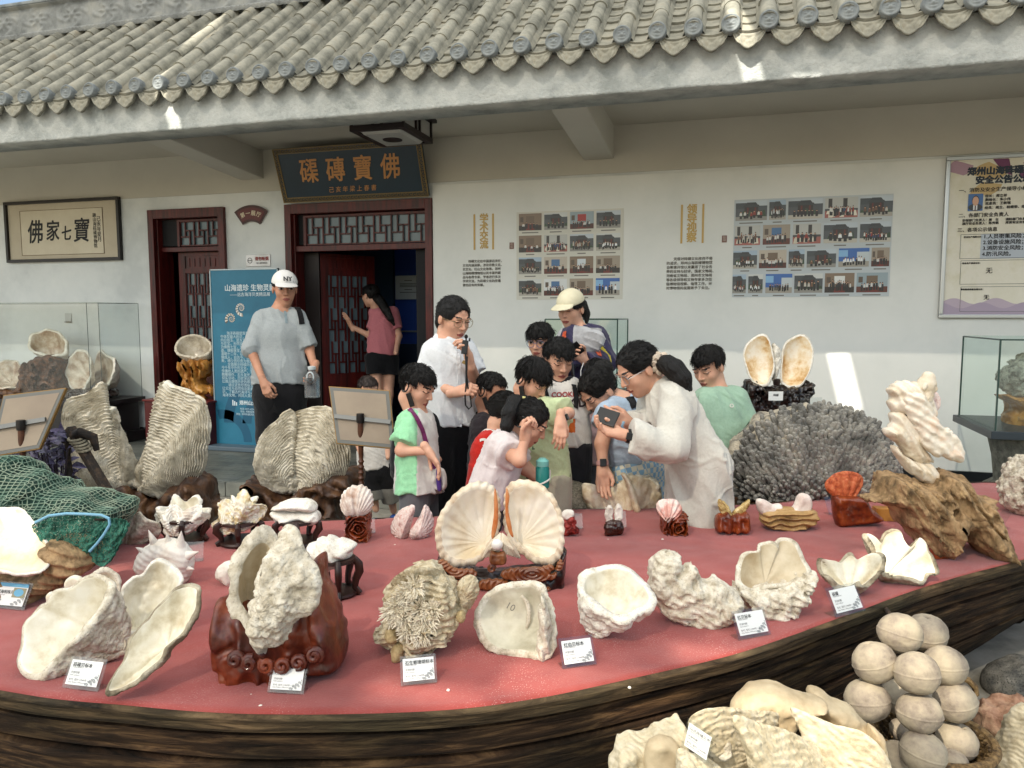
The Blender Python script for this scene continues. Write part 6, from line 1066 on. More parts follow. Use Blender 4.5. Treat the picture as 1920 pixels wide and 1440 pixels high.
# purple leaved plant
pl = thing('purple_plant', 'bushy plant with dark purple grey leaves behind the fishing net', 'plant', (U(100, 890, Z=4.1)[0], U(100, 890, Z=4.1)[1], .05)); rd = random.Random(8); w = MB(); st = MB()
for k in range(230):
    x, y = rd.uniform(20, 140), rd.uniform(812, 905); p = U(x, y, Z=rd.uniform(3.9, 4.35)); a = rd.uniform(0, 2*PI); d = nrm(np.array([math.cos(a), math.sin(a)*.7, rd.uniform(-.3, .9)])); sd_ = nrm(np.cross(d, (rd.uniform(-.4, .4), rd.uniform(-1, 0), .5))); L_ = rd.uniform(.05, .09); W_ = L_*.24; up_ = np.cross(sd_, d)*L_*.15
    w.add([p, p+d*L_*.35+sd_*W_+up_, p+d*L_*.7+sd_*W_*.8, p+d*L_-up_*1.5, p+d*L_*.7-sd_*W_*.8, p+d*L_*.35-sd_*W_+up_, p+d*L_*.5-up_*.3], [(0, 1, 6), (1, 2, 6), (2, 3, 6), (3, 4, 6), (4, 5, 6), (5, 0, 6)])
    if k % 6 == 0: st.tube([p, p*.5+np.array([pl.location.x, pl.location.y, .3])*.5, np.array([pl.location.x+rd.uniform(-.1, .1), pl.location.y+rd.uniform(-.1, .1), .02])], [.004, .005, .006], 5)
w.build('leaves', mat('purple_leaf', ['1f1a2c', '3a3450', '55506c', '3c4236'], .5, 25, .2, 60, .003), pl); st.build('stems', mat('plant_stem', '2a2230', .6, bump=0), pl)
# fishing net heap
M_net = mat('green_net_mass', ['16241f', '27433a', '3d6052', '2a3f36'], .9, 22, .9, 130, .012, lo=.3, hi=.7, detail=9); M_strand = mat('net_strand', ['42604f', '6f8876', '8f9b86', '4d6d5d'], .8, 10, 0, lo=.3, hi=.7)
npts = [(-120, 880), (-60, 870), (0, 866), (60, 890), (110, 906), (160, 928), (200, 930), (232, 950), (236, 980), (215, 1003), (150, 1030), (60, 1050), (-40, 1060), (-120, 1040)]
ng_ = lambda P: .012*np.sin(P[:, 0]*30-P[:, 1]*55+5*vnoise(P*6, 3))
nh = thing('fishing_net', 'heaped green fishing net lying on the left end of the boat', 'fishing net', U(80, 1000, z=DECK)); Zf = 2.95
slab('net_mass', npts, Zf, .22, .16, [M_net], nh, vox=.010, noise=(.03, 7), groove=ng_)
def net_from(me, name, m, th, par, push=.006):
    o = link(name, me, m, par); md = o.modifiers.new('w', 'WIREFRAME'); md.thickness = th; md.use_replace = True; dg = bpy.context.evaluated_depsgraph_get(); dg.update(); m2 = bpy.data.meshes.new_from_object(o.evaluated_get(dg)); o.modifiers.clear(); o.data = m2; return o
me = slab_mesh(npts, Zf, .228, .165, vox=.021, noise=(.03, 7), groove=lambda P: ng_(P)+.009, seed=1); net_from(me, 'net_strands', M_strand, .0042, nh)
# landing net with blue hoop
ln_ = thing('landing_net', 'green landing net with a pale blue hoop lying beside the fishing net', 'landing net', U(150, 1040, z=DECK)); hp = [(66, 980), (92, 967), (125, 963), (160, 964), (190, 966), (204, 972), (206, 983), (195, 1002), (182, 1019), (168, 1034)]; Zc = 2.48
w = MB(); w.tube([U(x, y, Z=Zc) for x, y in hp], .0048, 8); w.build('hoop', mat('pale_blue_tube', '6fa3bd', .4, bump=0), ln_, smooth=True)
w = MB(); w.tube([U(178, 974, Z=Zc), U(236, 976, Z=Zc+.05)], .004, 6); w.build('handle', M_iron, ln_)
M_gnet = mat('bright_green_net', ['1a4c40', '2a6a58', '468572'], .7, 20, 0)
def netsheet(A, Bv, n, m, sag, seed):
    rd = np.random.RandomState(seed); V = []
    A, Bv = opencurve([tuple(p) for p in A], n), opencurve([tuple(p) for p in Bv], n)
    for j in range(m+1):
        t = j/m
        for i in range(n): x, y = A[i]*(1-t)+Bv[i]*t; V.append(U(x+rd.uniform(-2, 2), y+rd.uniform(-1.5, 1.5), Z=Zc+.02-sag*math.sin(PI*t)*.2+rd.uniform(-.01, .01))-np.array([0, 0, sag*math.sin(PI*t)*math.sin(PI*i/(n-1))]))
    F = []
    for j in range(m):
        for i in range(n-1):
            a = j*n+i; F.append((a, a+1, a+n+1, a+n))
    V = np.array(V); me = bpy.data.meshes.new('net_bag'); me.from_pydata(V.tolist(), [], F); b = bmesh.new(); b.from_mesh(me); bmesh.ops.poke(b, faces=b.faces); bmesh.ops.dissolve_edges(b, edges=[e for e in b.edges if len(e.link_faces) == 2 and all(len(v.link_edges) > 4 for v in e.verts) and False]) ; b.to_mesh(me); b.free(); return me
net_from(netsheet([(60, 985), (100, 966), (160, 964), (204, 972)], [(90, 1040), (120, 1045), (150, 1050), (172, 1030)], 24, 16, .03, 1), 'net_bag', M_gnet, .0028, ln_)
net_from(netsheet([(204, 972), (220, 972), (236, 976), (243, 985)], [(165, 1035), (180, 1058), (200, 1060), (215, 1040)], 14, 16, .02, 2), 'net_fringe', M_gnet, .0028, ln_)
# pearl shell on driftwood at the left edge
dz_ = Zb(90, 1136)
o = slab('driftwood_block', [(-60, 1075), (0, 1066), (40, 1078), (75, 1074), (95, 1050), (92, 1025), (102, 1010), (140, 1009), (165, 1022), (178, 1055), (150, 1080), (112, 1100), (85, 1112), (86, 1130), (50, 1138), (0, 1125), (-60, 1120)], dz_+.08, .10, .05, [M_drift], vox=.005, noise=(.008, 12), groove=lambda P: .004*np.sin(P[:, 1]*190+P[:, 0]*60+3*vnoise(P*10, 4)), extra=lambda P, d: smax(d, -ell(P, (.02, .03, -.09), (.05, .018, .05)), .01)); tag(o, 'grained hollow driftwood block under the pearly shell at the left edge', 'driftwood')
o = valve('pearly_shell', [(-60, 975), (-20, 955), (20, 950), (42, 955), (62, 978), (82, 1005), (96, 1038), (92, 1060), (75, 1073), (40, 1077), (0, 1070), (-50, 1060)], dz_+.02, (.1, .75, .65), .05, [M_out_w, mat('cream_pearl', ['c6b088', 'd4c6a8', 'd8cfba'], .25, 7, .05, 25, .003, coat=.3)], umbo=(10, 1040), lip=.05, th=.02, seed=6, p=3, ng=6); tag(o, 'large smooth cream pearly shell on driftwood at the left edge', 'shell')
t = card([(-22, 1096), (48, 1100), (45, 1146), (-24, 1140)], [('深海明珠贝', .15, .6), ('Mother of pearl', .06, .5), ('现代标本', .08, .3)], 'blue headed information card before the pearly shell at the left edge'); 
M4 = None
bl_, br2 = U(-24, 1140, z=DECK), U(45, 1146, z=DECK); Xb = nrm(br2-bl_); Yb2 = nrm(np.array([0, 0, 1.])*.86+nrm(np.cross([0, 0, 1.], Xb))*.5); Nb = np.cross(Xb, Yb2); q = lambda u, v, k: bl_+Xb*u+Yb2*v+Nb*(.0032+.0002*k)+[0, 0, .003]; wd = np.linalg.norm(br2-bl_)
w = MB(); hb = wd*.62; w.quad(q(wd*.07, hb*.80, 1), q(wd*.93, hb*.80, 1), q(wd*.93, hb*.93, 1), q(wd*.07, hb*.93, 1)); w.add([q(wd*.72+wd*.13*math.cos(a), hb*.60+hb*.14*math.sin(a), 2) for a in np.linspace(0, 2*PI, 20)[:-1]], [tuple(range(19))]); w.build('blue_print', mat('card_blue', '5f9fc0', .5, bump=0), t)
w = MB(); w.quad(q(wd*.56, hb*.42, 1), q(wd*.9, hb*.42, 1), q(wd*.9, hb*.77, 1), q(wd*.56, hb*.77, 1)); w.build('picture_ground', mat('card_sand', '87856a', .5, bump=0), t)
# ---------------- left showcase against the wall
zt = U(262, 744, Y=6.95)[2]; xr = U(262, 744, Y=6.95)[0]; xg = U(250, 600, Y=6.9)[0]; ztop = U(250, 569, Y=6.9)[2]
sc_ = thing('glass_showcase', 'long clear glass showcase on a dark plinth left of the doorways', 'showcase', (xr-1, 6.7, PLAT)); M_plinth = mat('dark_plinth', ['1c1b1c', '2a2829'], .35, 4, .1, 40, .003)
w = MB(); w.box(xr-2.6, xr-.05, 6.38, 6.99, PLAT+.12, zt-.05); w.box(xr-2.6, xr, 6.33, 7.04, zt-.05, zt); w.box(xr-2.6, xr, 6.33, 7.04, PLAT+.002, PLAT+.12); w.build('plinth', M_plinth, sc_, bevel=.008)
w = MB(); w.box(xr-2.5, xg, 6.42, 6.43, zt+.002, ztop); w.box(xg-.01, xg, 6.431, 6.98, zt+.002, ztop); w.box(xr-2.5, xg, 6.42, 6.99, ztop+.001, ztop+.009); w.build('glass_panel', M_glass, sc_)
w = MB(); e = .004; xm = U(165, 600, Y=6.43)[0]
for a, b in (((xg, 6.42, zt), (xg, 6.42, ztop)), ((xm, 6.418, zt), (xm, 6.418, ztop)), ((xg, 6.98, zt), (xg, 6.98, ztop)), ((xr-2.5, 6.42, ztop), (xg, 6.42, ztop)), ((xg, 6.42, ztop), (xg, 6.98, ztop)), ((xr-2.5, 6.98, ztop), (xg, 6.98, ztop))): w.bar(a, b, e)
w.build('glass_edge', mat('glass_edge_dark', '3c4644', .3, bump=0), sc_)
Zw = depth((U(90, 740, Y=6.65)))
o = slab('burl_stand', [(45, 740), (44, 700), (52, 678), (60, 690), (66, 672), (90, 668), (124, 668), (126, 690), (120, 715), (125, 740)], Zw, .15, .05, [mat('dark_burl', ['1c0f09', '4a2a15', '6e4222'], .5, 16, .6, 40, .006)], vox=.009, noise=(.02, 12)); tag(o, 'dark knotted burl stand under the round clam bowl in the left showcase', 'stand')
o = valve('clam_bowl', [(52, 640), (62, 625), (85, 618), (105, 620), (122, 635), (127, 650), (118, 665), (95, 668), (70, 662), (56, 655)], Zw, (-.05, .62, .78), .20, [M_out_w, M_in_br], umbo=(92, 650), lip=.12, th=.04, seed=3, lump=.012, ls=12, skew=(0, -.05), nf=7, fa=.012, p=2.6); tag(o, 'round clam bowl with brownish rim on burl in the left showcase', 'shell')
o = valve('clam_valve', [(-30, 690), (0, 678), (28, 675), (42, 690), (50, 708), (42, 720), (20, 728), (-10, 725), (-30, 715)], Zw-.05, (.1, .6, .8), .12, [M_out, M_in_br], umbo=(15, 710), lip=.08, th=.03, seed=4, nf=8, fa=.012); tag(o, 'wide grey clam valve lying at the left end of the left showcase', 'shell')
o = slab('shell_stand_block', [(-30, 738), (-20, 722), (30, 728), (55, 722), (52, 745), (-30, 745)], Zw-.05, .14, .04, [M_brownw], vox=.010, noise=(.01, 14)); tag(o, 'low dark wood block under the wide grey valve in the left showcase', 'stand')
cp2 = thing('clam_pair', 'upright pair of brown lined clam valves at the right of the left showcase', 'shell', U(165, 735, Z=Zw-.1))
valve('valve', [(122, 700), (128, 675), (138, 660), (152, 655), (166, 662), (170, 685), (168, 710), (155, 732), (140, 735), (130, 722)], Zw-.12, (-.35, .1, .93), .10, [M_out_w, M_in_br], cp2, umbo=(160, 715), lip=.10, th=.03, seed=6, nf=8, fa=.008)
valve('valve', [(176, 690), (180, 665), (188, 657), (198, 665), (213, 675), (212, 700), (202, 722), (190, 730), (178, 725)], Zw-.12, (-.75, .1, .65), .12, [M_out_w, M_in_br], cp2, umbo=(195, 715), lip=.10, th=.03, seed=7, lump=.014, ls=14)
o = slab('carved_shell_stand', [(130, 735), (150, 728), (190, 728), (208, 728), (212, 745), (130, 748)], Zw-.12, .12, .03, [M_blackw], vox=.008, noise=(.012, 22)); tag(o, 'black carved stand under the upright brown lined pair in the left showcase', 'stand')
# red pedestal and clam on golden root
ra, rb = U(293, 748, Y=6.8), U(410, 760, Y=6.8); pz = U(350, 748, Y=6.8)[2]
t = thing('red_pedestal', 'dark red square pedestal before the left doorway', 'pedestal', ((ra[0]+rb[0])/2, 6.9, PLAT)); w = MB(); w.box(ra[0], rb[0], 6.62, 7.05, PLAT+.002, pz-.02); w.build('body', mat('pedestal_red', '4a0d0d', .45, bump=0), t, bevel=.006); w = MB(); w.box(ra[0]-.015, rb[0]+.015, 6.605, 7.065, pz-.018, pz+.004); w.build('top', mat('pedestal_red_top', '5a1412', .4, bump=0), t, bevel=.004)
Zr2 = depth(U(365, 745, Y=6.8))
o = slab('golden_root_stand', [(336, 690), (340, 678), (362, 674), (392, 676), (396, 690), (388, 705), (382, 715), (398, 725), (410, 735), (404, 742), (385, 736), (388, 748), (372, 744), (358, 728), (342, 724), (348, 712), (344, 700)], Zr2, .12, .05, [M_golden], vox=.007, noise=(.012, 14), groove=lambda P: .010*np.sin(P[:, 0]*75+P[:, 1]*25+3*vnoise(P*9, 2)), extra=lambda P, d: smax(d, -ell(P, (.12, .06, -.1), (.025, .02, .1)), .01)); tag(o, 'golden twisted root stand on the red pedestal', 'stand')
o = valve('clam_bowl', [(328, 655), (332, 640), (345, 630), (365, 627), (385, 633), (396, 645), (394, 660), (375, 668), (350, 668), (335, 664)], Zr2, (-.1, .6, .8), .17, [M_out, mat('grey_pearl_inside', ['8c8272', 'b0a794', 'c2bcae'], .25, 9, .05, 30, .003)], umbo=(365, 655), lip=.10, th=.04, seed=8, lump=.012, ls=14, skew=(0, -.05), p=2.6); tag(o, 'grey lined clam bowl on the golden root stand before the left doorway', 'shell')
# glass case behind the visitors
Yc0, Yc1 = 6.1, 6.75; c0, c1 = U(1022, 600, Y=Yc0), U(1158, 600, Y=Yc0); cb = U(1185, 600, Y=Yc1)
t = thing('glass_case', 'empty square glass case by the wall behind the woman in the cream cap', 'showcase', ((c0[0]+c1[0])/2, 6.4, PLAT)); zc = U(1158, 599, Y=Yc0)[2]; zlo = zc-.62
w = MB(); w.box(c0[0], c1[0], Yc0, Yc0+.008, zlo, zc); w.box(c1[0]-.008, c1[0], Yc0+.009, Yc1, zlo, zc); w.box(c0[0], c0[0]+.008, Yc0+.009, Yc1, zlo, zc); w.box(c0[0], c1[0], Yc0, Yc1, zc+.001, zc+.008); w.build('glass_panel', mat_glass('green_glass', (.90, .955, .935)), t)
w = MB(); M_ge = mat('green_glass_edge', '1f3a35', .3, bump=0)
for a, b in (((c0[0], Yc0, zc), (c1[0], Yc0, zc)), ((c1[0], Yc0, zc), (c1[0], Yc1, zc)), ((c1[0], Yc0, zlo), (c1[0], Yc0, zc)), ((c1[0], Yc1, zlo), (c1[0], Yc1, zc)), ((c0[0], Yc0, zlo), (c0[0], Yc0, zc)), ((c0[0], Yc1, zc), (c1[0], Yc1, zc))): w.bar(a, b, .010)
w.build('glass_edge', M_ge, t); w = MB(); w.box(c0[0]-.02, c1[0]+.02, Yc0-.02, Yc1+.02, PLAT+.002, zlo-.002); w.build('plinth', M_plinth, t, bevel=.006)
# right glass case on stone pedestal
Y0, Y1 = 5.55, 6.35; e0 = U(1876, 640, Y=Y0); zt1 = U(1876, 637, Y=Y0)[2]; zb1 = U(1874, 808, Y=Y0)[2]; xl = e0[0]; zb2 = U(1868, 824, Y=Y0-.03)[2]
t = thing('glass_case', 'glass case with a rough coral on a grey turned stone pedestal at right', 'showcase', (xl+.4, 6, PLAT)); w = MB(); w.box(xl, xl+.9, Y0, Y0+.008, zb1, zt1); w.box(xl, xl+.008, Y0+.009, Y1, zb1, zt1); w.box(xl, xl+.9, Y0, Y1, zt1+.001, zt1+.008); w.build('glass_panel', MATS['green_glass'], t)
w = MB()
for a, b in (((xl, Y0, zt1), (xl+.9, Y0, zt1)), ((xl, Y0, zt1), (xl, Y1, zt1)), ((xl, Y0, zb1), (xl, Y0, zt1)), ((xl, Y1, zb1), (xl, Y1, zt1))): w.bar(a, b, .010)
w.build('glass_edge', M_ge, t); w = MB(); w.box(xl-.03, xl+.95, Y0-.03, Y1+.05, zb2, zb1-.002); w.build('base_plate', mat('slate_blue_plate', '222c33', .4, bump=0), t, bevel=.004)
pc2 = (xl+.45, (Y0+Y1)/2, PLAT+.002); H_ = zb2-PLAT-.002; w = MB(); w.lathe(pc2, [(.44, 0), (.44, H_*.12), (.36, H_*.16), (.40, H_*.26), (.38, H_*.34), (.31, H_*.42), (.33, H_*.7), (.36, H_*.9), (.36, H_-.002)], 36); w.build('pedestal', mat('pedestal_stone', ['55554e', '77766c', '8d8b80'], .85, 18, .6, 60, .006), t, smooth=True)
Zcs = depth(U(1900, 780, Y=5.95)); o = slab('branching_wood_stand', [(1873, 738), (1890, 740), (1930, 745), (1960, 750), (1950, 790), (1920, 800), (1892, 798), (1892, 780), (1900, 770), (1896, 758), (1880, 748)], Zcs, .12, .04, [M_golden], vox=.007, noise=(.01, 20)); tag(o, 'golden brown wood stand inside the right glass case', 'stand')
M_gcoral = mat('grey_coral_skeleton', ['4a4a46', '7c7b74', 'a5a39a', '8f877c'], .92, 24, .9, 70, .012, lo=.3, hi=.7, pits=.6, pscale=60, pitcol='3c3b38')
o = slab('rough_coral', [(1880, 712), (1885, 695), (1905, 680), (1935, 660), (1980, 668), (1990, 710), (1960, 740), (1920, 745), (1895, 738)], Zcs, .16, .08, [M_gcoral], vox=.008, noise=(.02, 22)); tag(o, 'grey rough coral lump on a wood stand inside the right glass case', 'coral')
# bright clam pair on its table by the wall
Zb_ = 5.35; t = thing('carved_table', 'red brown carved low table behind the grey finger coral', 'table', (U(1450, 800, Z=Zb_)[0], U(1450, 800, Z=Zb_)[1], .05)); w = MB(); p0, p1 = U(1398, 776, Z=Zb_), U(1512, 776, Z=Zb_); zz = p0[2]; w.bar(p0+[0, 0, -.02]+FH*.15, p1+[0, 0, -.02]+FH*.15, .42, .035); w.build('table_top', M_burl, t, bevel=.01)
w = MB(); w.bar(p0+RT*.05+[0, 0, -.09]+FH*.15, p1-RT*.05+[0, 0, -.09]+FH*.15, .34, .09); w.build('apron', M_burl, t, bevel=.01)
for sx in (0, 1):
    for d_ in (0, .28):
        b0 = (p0 if not sx else p1)+RT*(.04 if not sx else -.04)+FH*(d_+.01); w = MB(); w.bar([b0[0], b0[1], PLAT*.0+.14], [b0[0], b0[1], zz-.04], .05); w.build('leg', M_burl, t, bevel=.006)
o = slab('carved_shell_stand', [(1394, 728), (1402, 714), (1418, 716), (1430, 726), (1462, 722), (1492, 726), (1505, 714), (1520, 718), (1522, 736), (1512, 750), (1518, 762), (1508, 774), (1405, 774), (1400, 755)], Zb_+.15, .10, .04, [M_blackw], vox=.007, noise=(.015, 24)); tag(o, 'black glossy carved stand under the amber white clam pair', 'stand')
M_amberwhite = mat('amber_white_shell', ['b98a4e', 'd9c29c', 'e6ddcc'], .35, 9, .1, 25, .003, lo=.34, hi=.6)  # amber and cream mottled at random over the shell's inside
t = thing('bright_clam_pair', 'upright amber white clam pair on a black stand against the white wall', 'shell', U(1460, 725, Z=Zb_+.1))
valve('valve', [(1394, 668), (1400, 645), (1415, 632), (1428, 626), (1440, 632), (1448, 655), (1452, 685), (1445, 712), (1435, 724), (1418, 722), (1405, 705)], Zb_+.12, (-.2, .1, .97), .10, [M_out_w, M_amberwhite], t, umbo=(1440, 700), lip=.08, th=.03, seed=3)
valve('valve', [(1480, 636), (1500, 627), (1515, 632), (1525, 655), (1524, 680), (1515, 705), (1500, 725), (1475, 726), (1464, 712), (1466, 670), (1470, 648)], Zb_+.12, (-.15, .1, .98), .11, [M_out_w, M_amberwhite], t, umbo=(1478, 705), lip=.08, th=.03, seed=5)
slab('hinge_side', [(1448, 645), (1458, 650), (1462, 670), (1458, 700), (1450, 715), (1446, 690)], Zb_+.16, .05, .03, [M_out_w], t, vox=.006, noise=(.006, 40))
w = MB(); w.lathe(U(1456, 723, Z=Zb_+.02), [(.02, 0), (.026, .02), (.026, .045), (.018, .05)], 16); tag(w.build('cup', [M_blackw], smooth=True), 'tiny black cup between the two amber white valves', 'cup')
def upright_card(x0, x1, y0, y1, Z, label, m):
    a, b = U(x0, y1, Z=Z), U(x1, y1, Z=Z); h = U(x0, y0, Z=Z)[2]-a[2]; t = thing('specimen_card', label, 'card', a); w = MB(); w.prism([a, b, b+[0, 0, h], a+[0, 0, h]], FH*.006); w.build('acrylic_holder', m, t); return t, a, b, h
t, a, b, h = upright_card(1441, 1468, 734, 751, Zb_-.02, 'tiny white card on the stand of the amber white clam pair', M_card); text('砗磲', h*.3, M_ink, tuple((a+b)/2+[0, 0, h*.6]-FH*.002), t, rotz=YAW)
upright_card(1500, 1540, 745, 775, Zb_-.1, 'clear tilted card holder right of the amber white clam pair', M_clear)
# grey finger coral
Zq2 = 4.05; q0 = U(1515, 945, Z=Zq2); gco = thing('finger_coral', 'huge grey dome of upright finger coral behind the boat', 'coral', (q0[0], q0[1], .35)); cpts = [(1368, 880), (1372, 845), (1392, 815), (1415, 790), (1450, 770), (1500, 762), (1555, 765), (1600, 778), (1630, 805), (1645, 840), (1658, 880), (1660, 915), (1640, 940), (1590, 955), (1500, 960), (1420, 955), (1385, 935)]
M_fing = mat('finger_coral_grey', ['4e4d49', '6e6c67', '8a877f', 'a29c90'], .92, 9, .6, 160, .006, lo=.32, hi=.72); M_cb = mat('coral_base_pale', ['3d3c3a', '7a746a', 'a39a89', 'b7ad9a'], .92, 14, .9, 60, .014, lo=.32, hi=.66)
slab('coral_base', cpts, Zq2+.1, .26, .22, [M_cb], gco, vox=.012, noise=(.025, 12))
rd = random.Random(12); w = MB(); cc = U(1515, 870, Z=Zq2+.1)
from mathutils.geometry import intersect_point_line as _ipl
cx0, cy0 = 1515, 860
def inpoly(x, y): return poly_sd(np.array([[x, y]], np.float32), np.array(spline(cpts, 60)))[0]
PD = np.array(spline(cpts, 60)); cand = np.array([[rd.uniform(1362, 1664), rd.uniform(757, 958)] for _ in range(3800)], np.float32); sdv = poly_sd(cand, PD)
for (x, y), s in zip(cand, sdv):
    if s > -3: continue
    low = max(0, (y-870)/80)
    if rd.random() < .12+.72*min(1, low): continue
    zz = .26*math.sqrt(max(.02, 1-(max(0, 1+s/75))**2)); p = U(x, y+7, Z=Zq2+.1)-FH*zz
    ox, oy = (x-1515)/150, (870-y)/110; d = nrm(RT*ox*.55+np.array([0, 0, 1.])*(.75-.8*low)-FH*(.25+.5*low)+np.array([rd.uniform(-.14, .14) for _ in 'xyz'])); L_ = rd.uniform(.05, .085); r = rd.uniform(.010, .0145)
    w.tube([p-d*.015, p+d*L_*.6, p+d*L_*.92, p+d*L_], [r, r*1.05, r*.95, r*.55], 6)
w.build('coral_fingers', M_fing, gco, smooth=True)
o = slab('coral_block', [(1384, 925), (1420, 930), (1600, 940), (1650, 930), (1650, 1010), (1384, 1010)], Zq2+.1, .25, .04, [M_brownw], vox=.012, noise=(.01, 10)); tag(o, 'brown timber block under the grey finger coral', 'base')
# stone and opened clam just behind the boat
o = slab('round_stone', [(1022, 955), (1024, 925), (1040, 905), (1065, 900), (1092, 905), (1108, 925), (1114, 960), (1100, 1000), (1040, 1000)], 3.85, .14, .10, [mat('speckled_stone', ['6a6252', '8f8672', 'aba28e'], .92, 90, .7, 160, .004)], vox=.008, noise=(.006, 12)); tag(o, 'round speckled tan stone behind the back edge of the boat', 'stone')
o = slab('weathered_stone', [(1000, 960), (1003, 930), (1015, 915), (1030, 925), (1030, 960), (1020, 1000)], 3.95, .1, .06, [M_gcoral], vox=.010, noise=(.012, 14)); tag(o, 'small grey weathered stone beside the round speckled stone', 'stone')
t = thing('opened_clam', 'broad cream clam being touched by the bending woman behind the boat', 'shell', U(1170, 985, Z=3.75))
valve('lower_valve', [(1090, 912), (1110, 908), (1140, 912), (1165, 905), (1180, 890), (1200, 892), (1225, 905), (1240, 925), (1236, 955), (1200, 985), (1140, 985), (1108, 955)], 3.72, (0, .5, -.85), .10, [mat('cream_worn_shell', ['b9a582', 'd2c5a8', 'ddd5c2'], .6, 16, .3, 50, .005), M_in], t, umbo=(1165, 985), ng=5, gr=.004, lump=.006, seed=5, nf=5, fa=.01, nrib=5, rib=.012)
slab('fold', [(1163, 888), (1172, 886), (1183, 900), (1192, 925), (1200, 955), (1190, 960), (1180, 930), (1172, 905)], 3.62, .03, .02, [MATS['cream_worn_shell']], t, vox=.006, noise=(.003, 20)); slab('rough_edge', [(1190, 890), (1215, 892), (1232, 905), (1238, 925), (1225, 930), (1205, 915)], 3.75, .05, .02, [M_out], t, vox=.006, noise=(.010, 30))
# ---------------- driftwood with the robed statue
Zd = Zb(1770, 1052)-.02
dw = offs([(835, 230), (870, 115), (1000, 130), (1150, 180), (1280, 100), (1380, 120), (1450, 150), (1560, 270), (1680, 290), (1640, 345), (1655, 420), (1720, 560), (1810, 740), (1790, 775), (1690, 775), (1590, 700), (1480, 620), (1445, 520), (1375, 545), (1360, 650), (1300, 720), (1210, 690), (1130, 620), (1080, 540), (1000, 480), (950, 380), (860, 335), (720, 290), (800, 270)], 4, 1440, 860)
def dgro(P): t, a, z = P[:, 0]*.8+P[:, 1]*.6, P[:, 1]*.8-P[:, 0]*.6, P[:, 2]; return .016*np.abs(vnoise(np.stack([t*38, a*6, z*14], 1), 4))+.007*np.abs(vnoise(np.stack([t*110, a*13, z*40], 1), 7))-.006
o = slab('driftwood', dw, Zd+.10, .13, .05, [M_drift], vox=.005, noise=(.008, 16), groove=dgro, extra=lambda P, d: smax(smax(d, -ell(P, (-.015, .04, -.13), (.02, .022, .05)), .008), -ell(P, (.10, .10, -.13), (.018, .05, .05)), .008)); tag(o, 'large gnarled grey driftwood carrying the robed shell statue', 'driftwood')
w = MB(); p = U(1765, 1052, z=DECK)+FH*.06; w.box(-.045, .045, -.04, .04, 0, .045, 0, Matrix.Translation(Vector(p)) @ Matrix.Rotation(.4, 4, 'Z')); tag(w.build('wood_wedge', [M_amber], bevel=.004), 'small wood wedge propping the middle foot of the driftwood', 'wedge')
w = MB(); p = U(1672, 975, z=DECK); w.box(-.08, .06, -.03, .03, 0, .06, 0, Matrix.Translation(Vector(p)) @ Matrix.Rotation(.2, 4, 'Z')); tag(w.build('wood_offcut', [M_golden], bevel=.004), 'small wood offcut propping the left tip of the driftwood', 'wedge')
M_stat = mat('carved_shell_statue', ['a88e72', 'cdbfa8', 'ddd4c4', 'd6b79c'], .45, 8, .3, 50, .004, lo=.3, hi=.68)
stt = thing('robed_statue', 'pale carved shell statue of a bearded robed figure with flying sleeves', 'statue', U(1770, 930, Z=Zd+.1)); Zst = Zd+.09
def fold(P): return .0028*np.sin(P[:, 0]*190+P[:, 1]*110+4.5*vnoise(P*9, 3))
slab('robe', offs([(920, 860), (960, 840), (1030, 870), (1090, 920), (1130, 980), (1160, 1110), (1230, 1215), (1180, 1230), (1110, 1225), (1050, 1195), (990, 1120), (950, 1070), (925, 1055), (880, 1030), (870, 985), (920, 940)], 4, 1440, 560), Zst, .055, .04, [M_stat], stt, vox=.004, noise=(.003, 30), groove=fold)
slab('torso', offs([(900, 690), (940, 640), (1000, 615), (1100, 625), (1160, 660), (1200, 700), (1220, 760), (1240, 880), (1130, 985), (1050, 890), (940, 850), (905, 780), (930, 740)], 4, 1440, 560), Zst-.015, .055, .035, [M_stat], stt, vox=.004, noise=(.003, 30), groove=fold, seed=4)
slab('sleeve', offs([(1040, 700), (1150, 720), (1220, 800), (1250, 880), (1300, 950), (1350, 990), (1410, 1020), (1450, 1080), (1465, 1150), (1440, 1225), (1380, 1210), (1300, 1180), (1240, 1175), (1140, 1060), (1130, 1000), (1060, 890), (1020, 800)], 4, 1440, 560), Zst-.06, .03, .025, [M_stat], stt, vox=.004, noise=(.004, 30), groove=lambda P: .0022*np.sin(P[:, 0]*110+P[:, 1]*170+4*vnoise(P*12, 5)), seed=6)
slab('lower_body', offs([(950, 1090), (1050, 1200), (1200, 1230), (1260, 1290), (1330, 1360), (1370, 1425), (1340, 1450), (1290, 1440), (1200, 1400), (1100, 1330), (1040, 1280), (960, 1180), (925, 1100)], 4, 1440, 560), Zst, .05, .04, [M_stat], stt, vox=.004, noise=(.003, 30), groove=fold, seed=8)
o2 = slab('fan_shell', offs([(1220, 700), (1260, 700), (1288, 740), (1290, 800), (1260, 848), (1220, 850), (1210, 780)], 4, 1440, 560), Zst+.02, .015, .012, [MATS['pink_scaly_shell']], stt, vox=.003, noise=(.001, 60))
hc = U(1440+1185/4, 560+652/4, Z=Zst-.05); f3 = nrm(RT*.75-FH*.5-np.array([0, 0, .3])); u3 = nrm(np.cross(np.cross(f3, [0, 0, 1.]), f3)); s3 = np.cross(f3, u3)
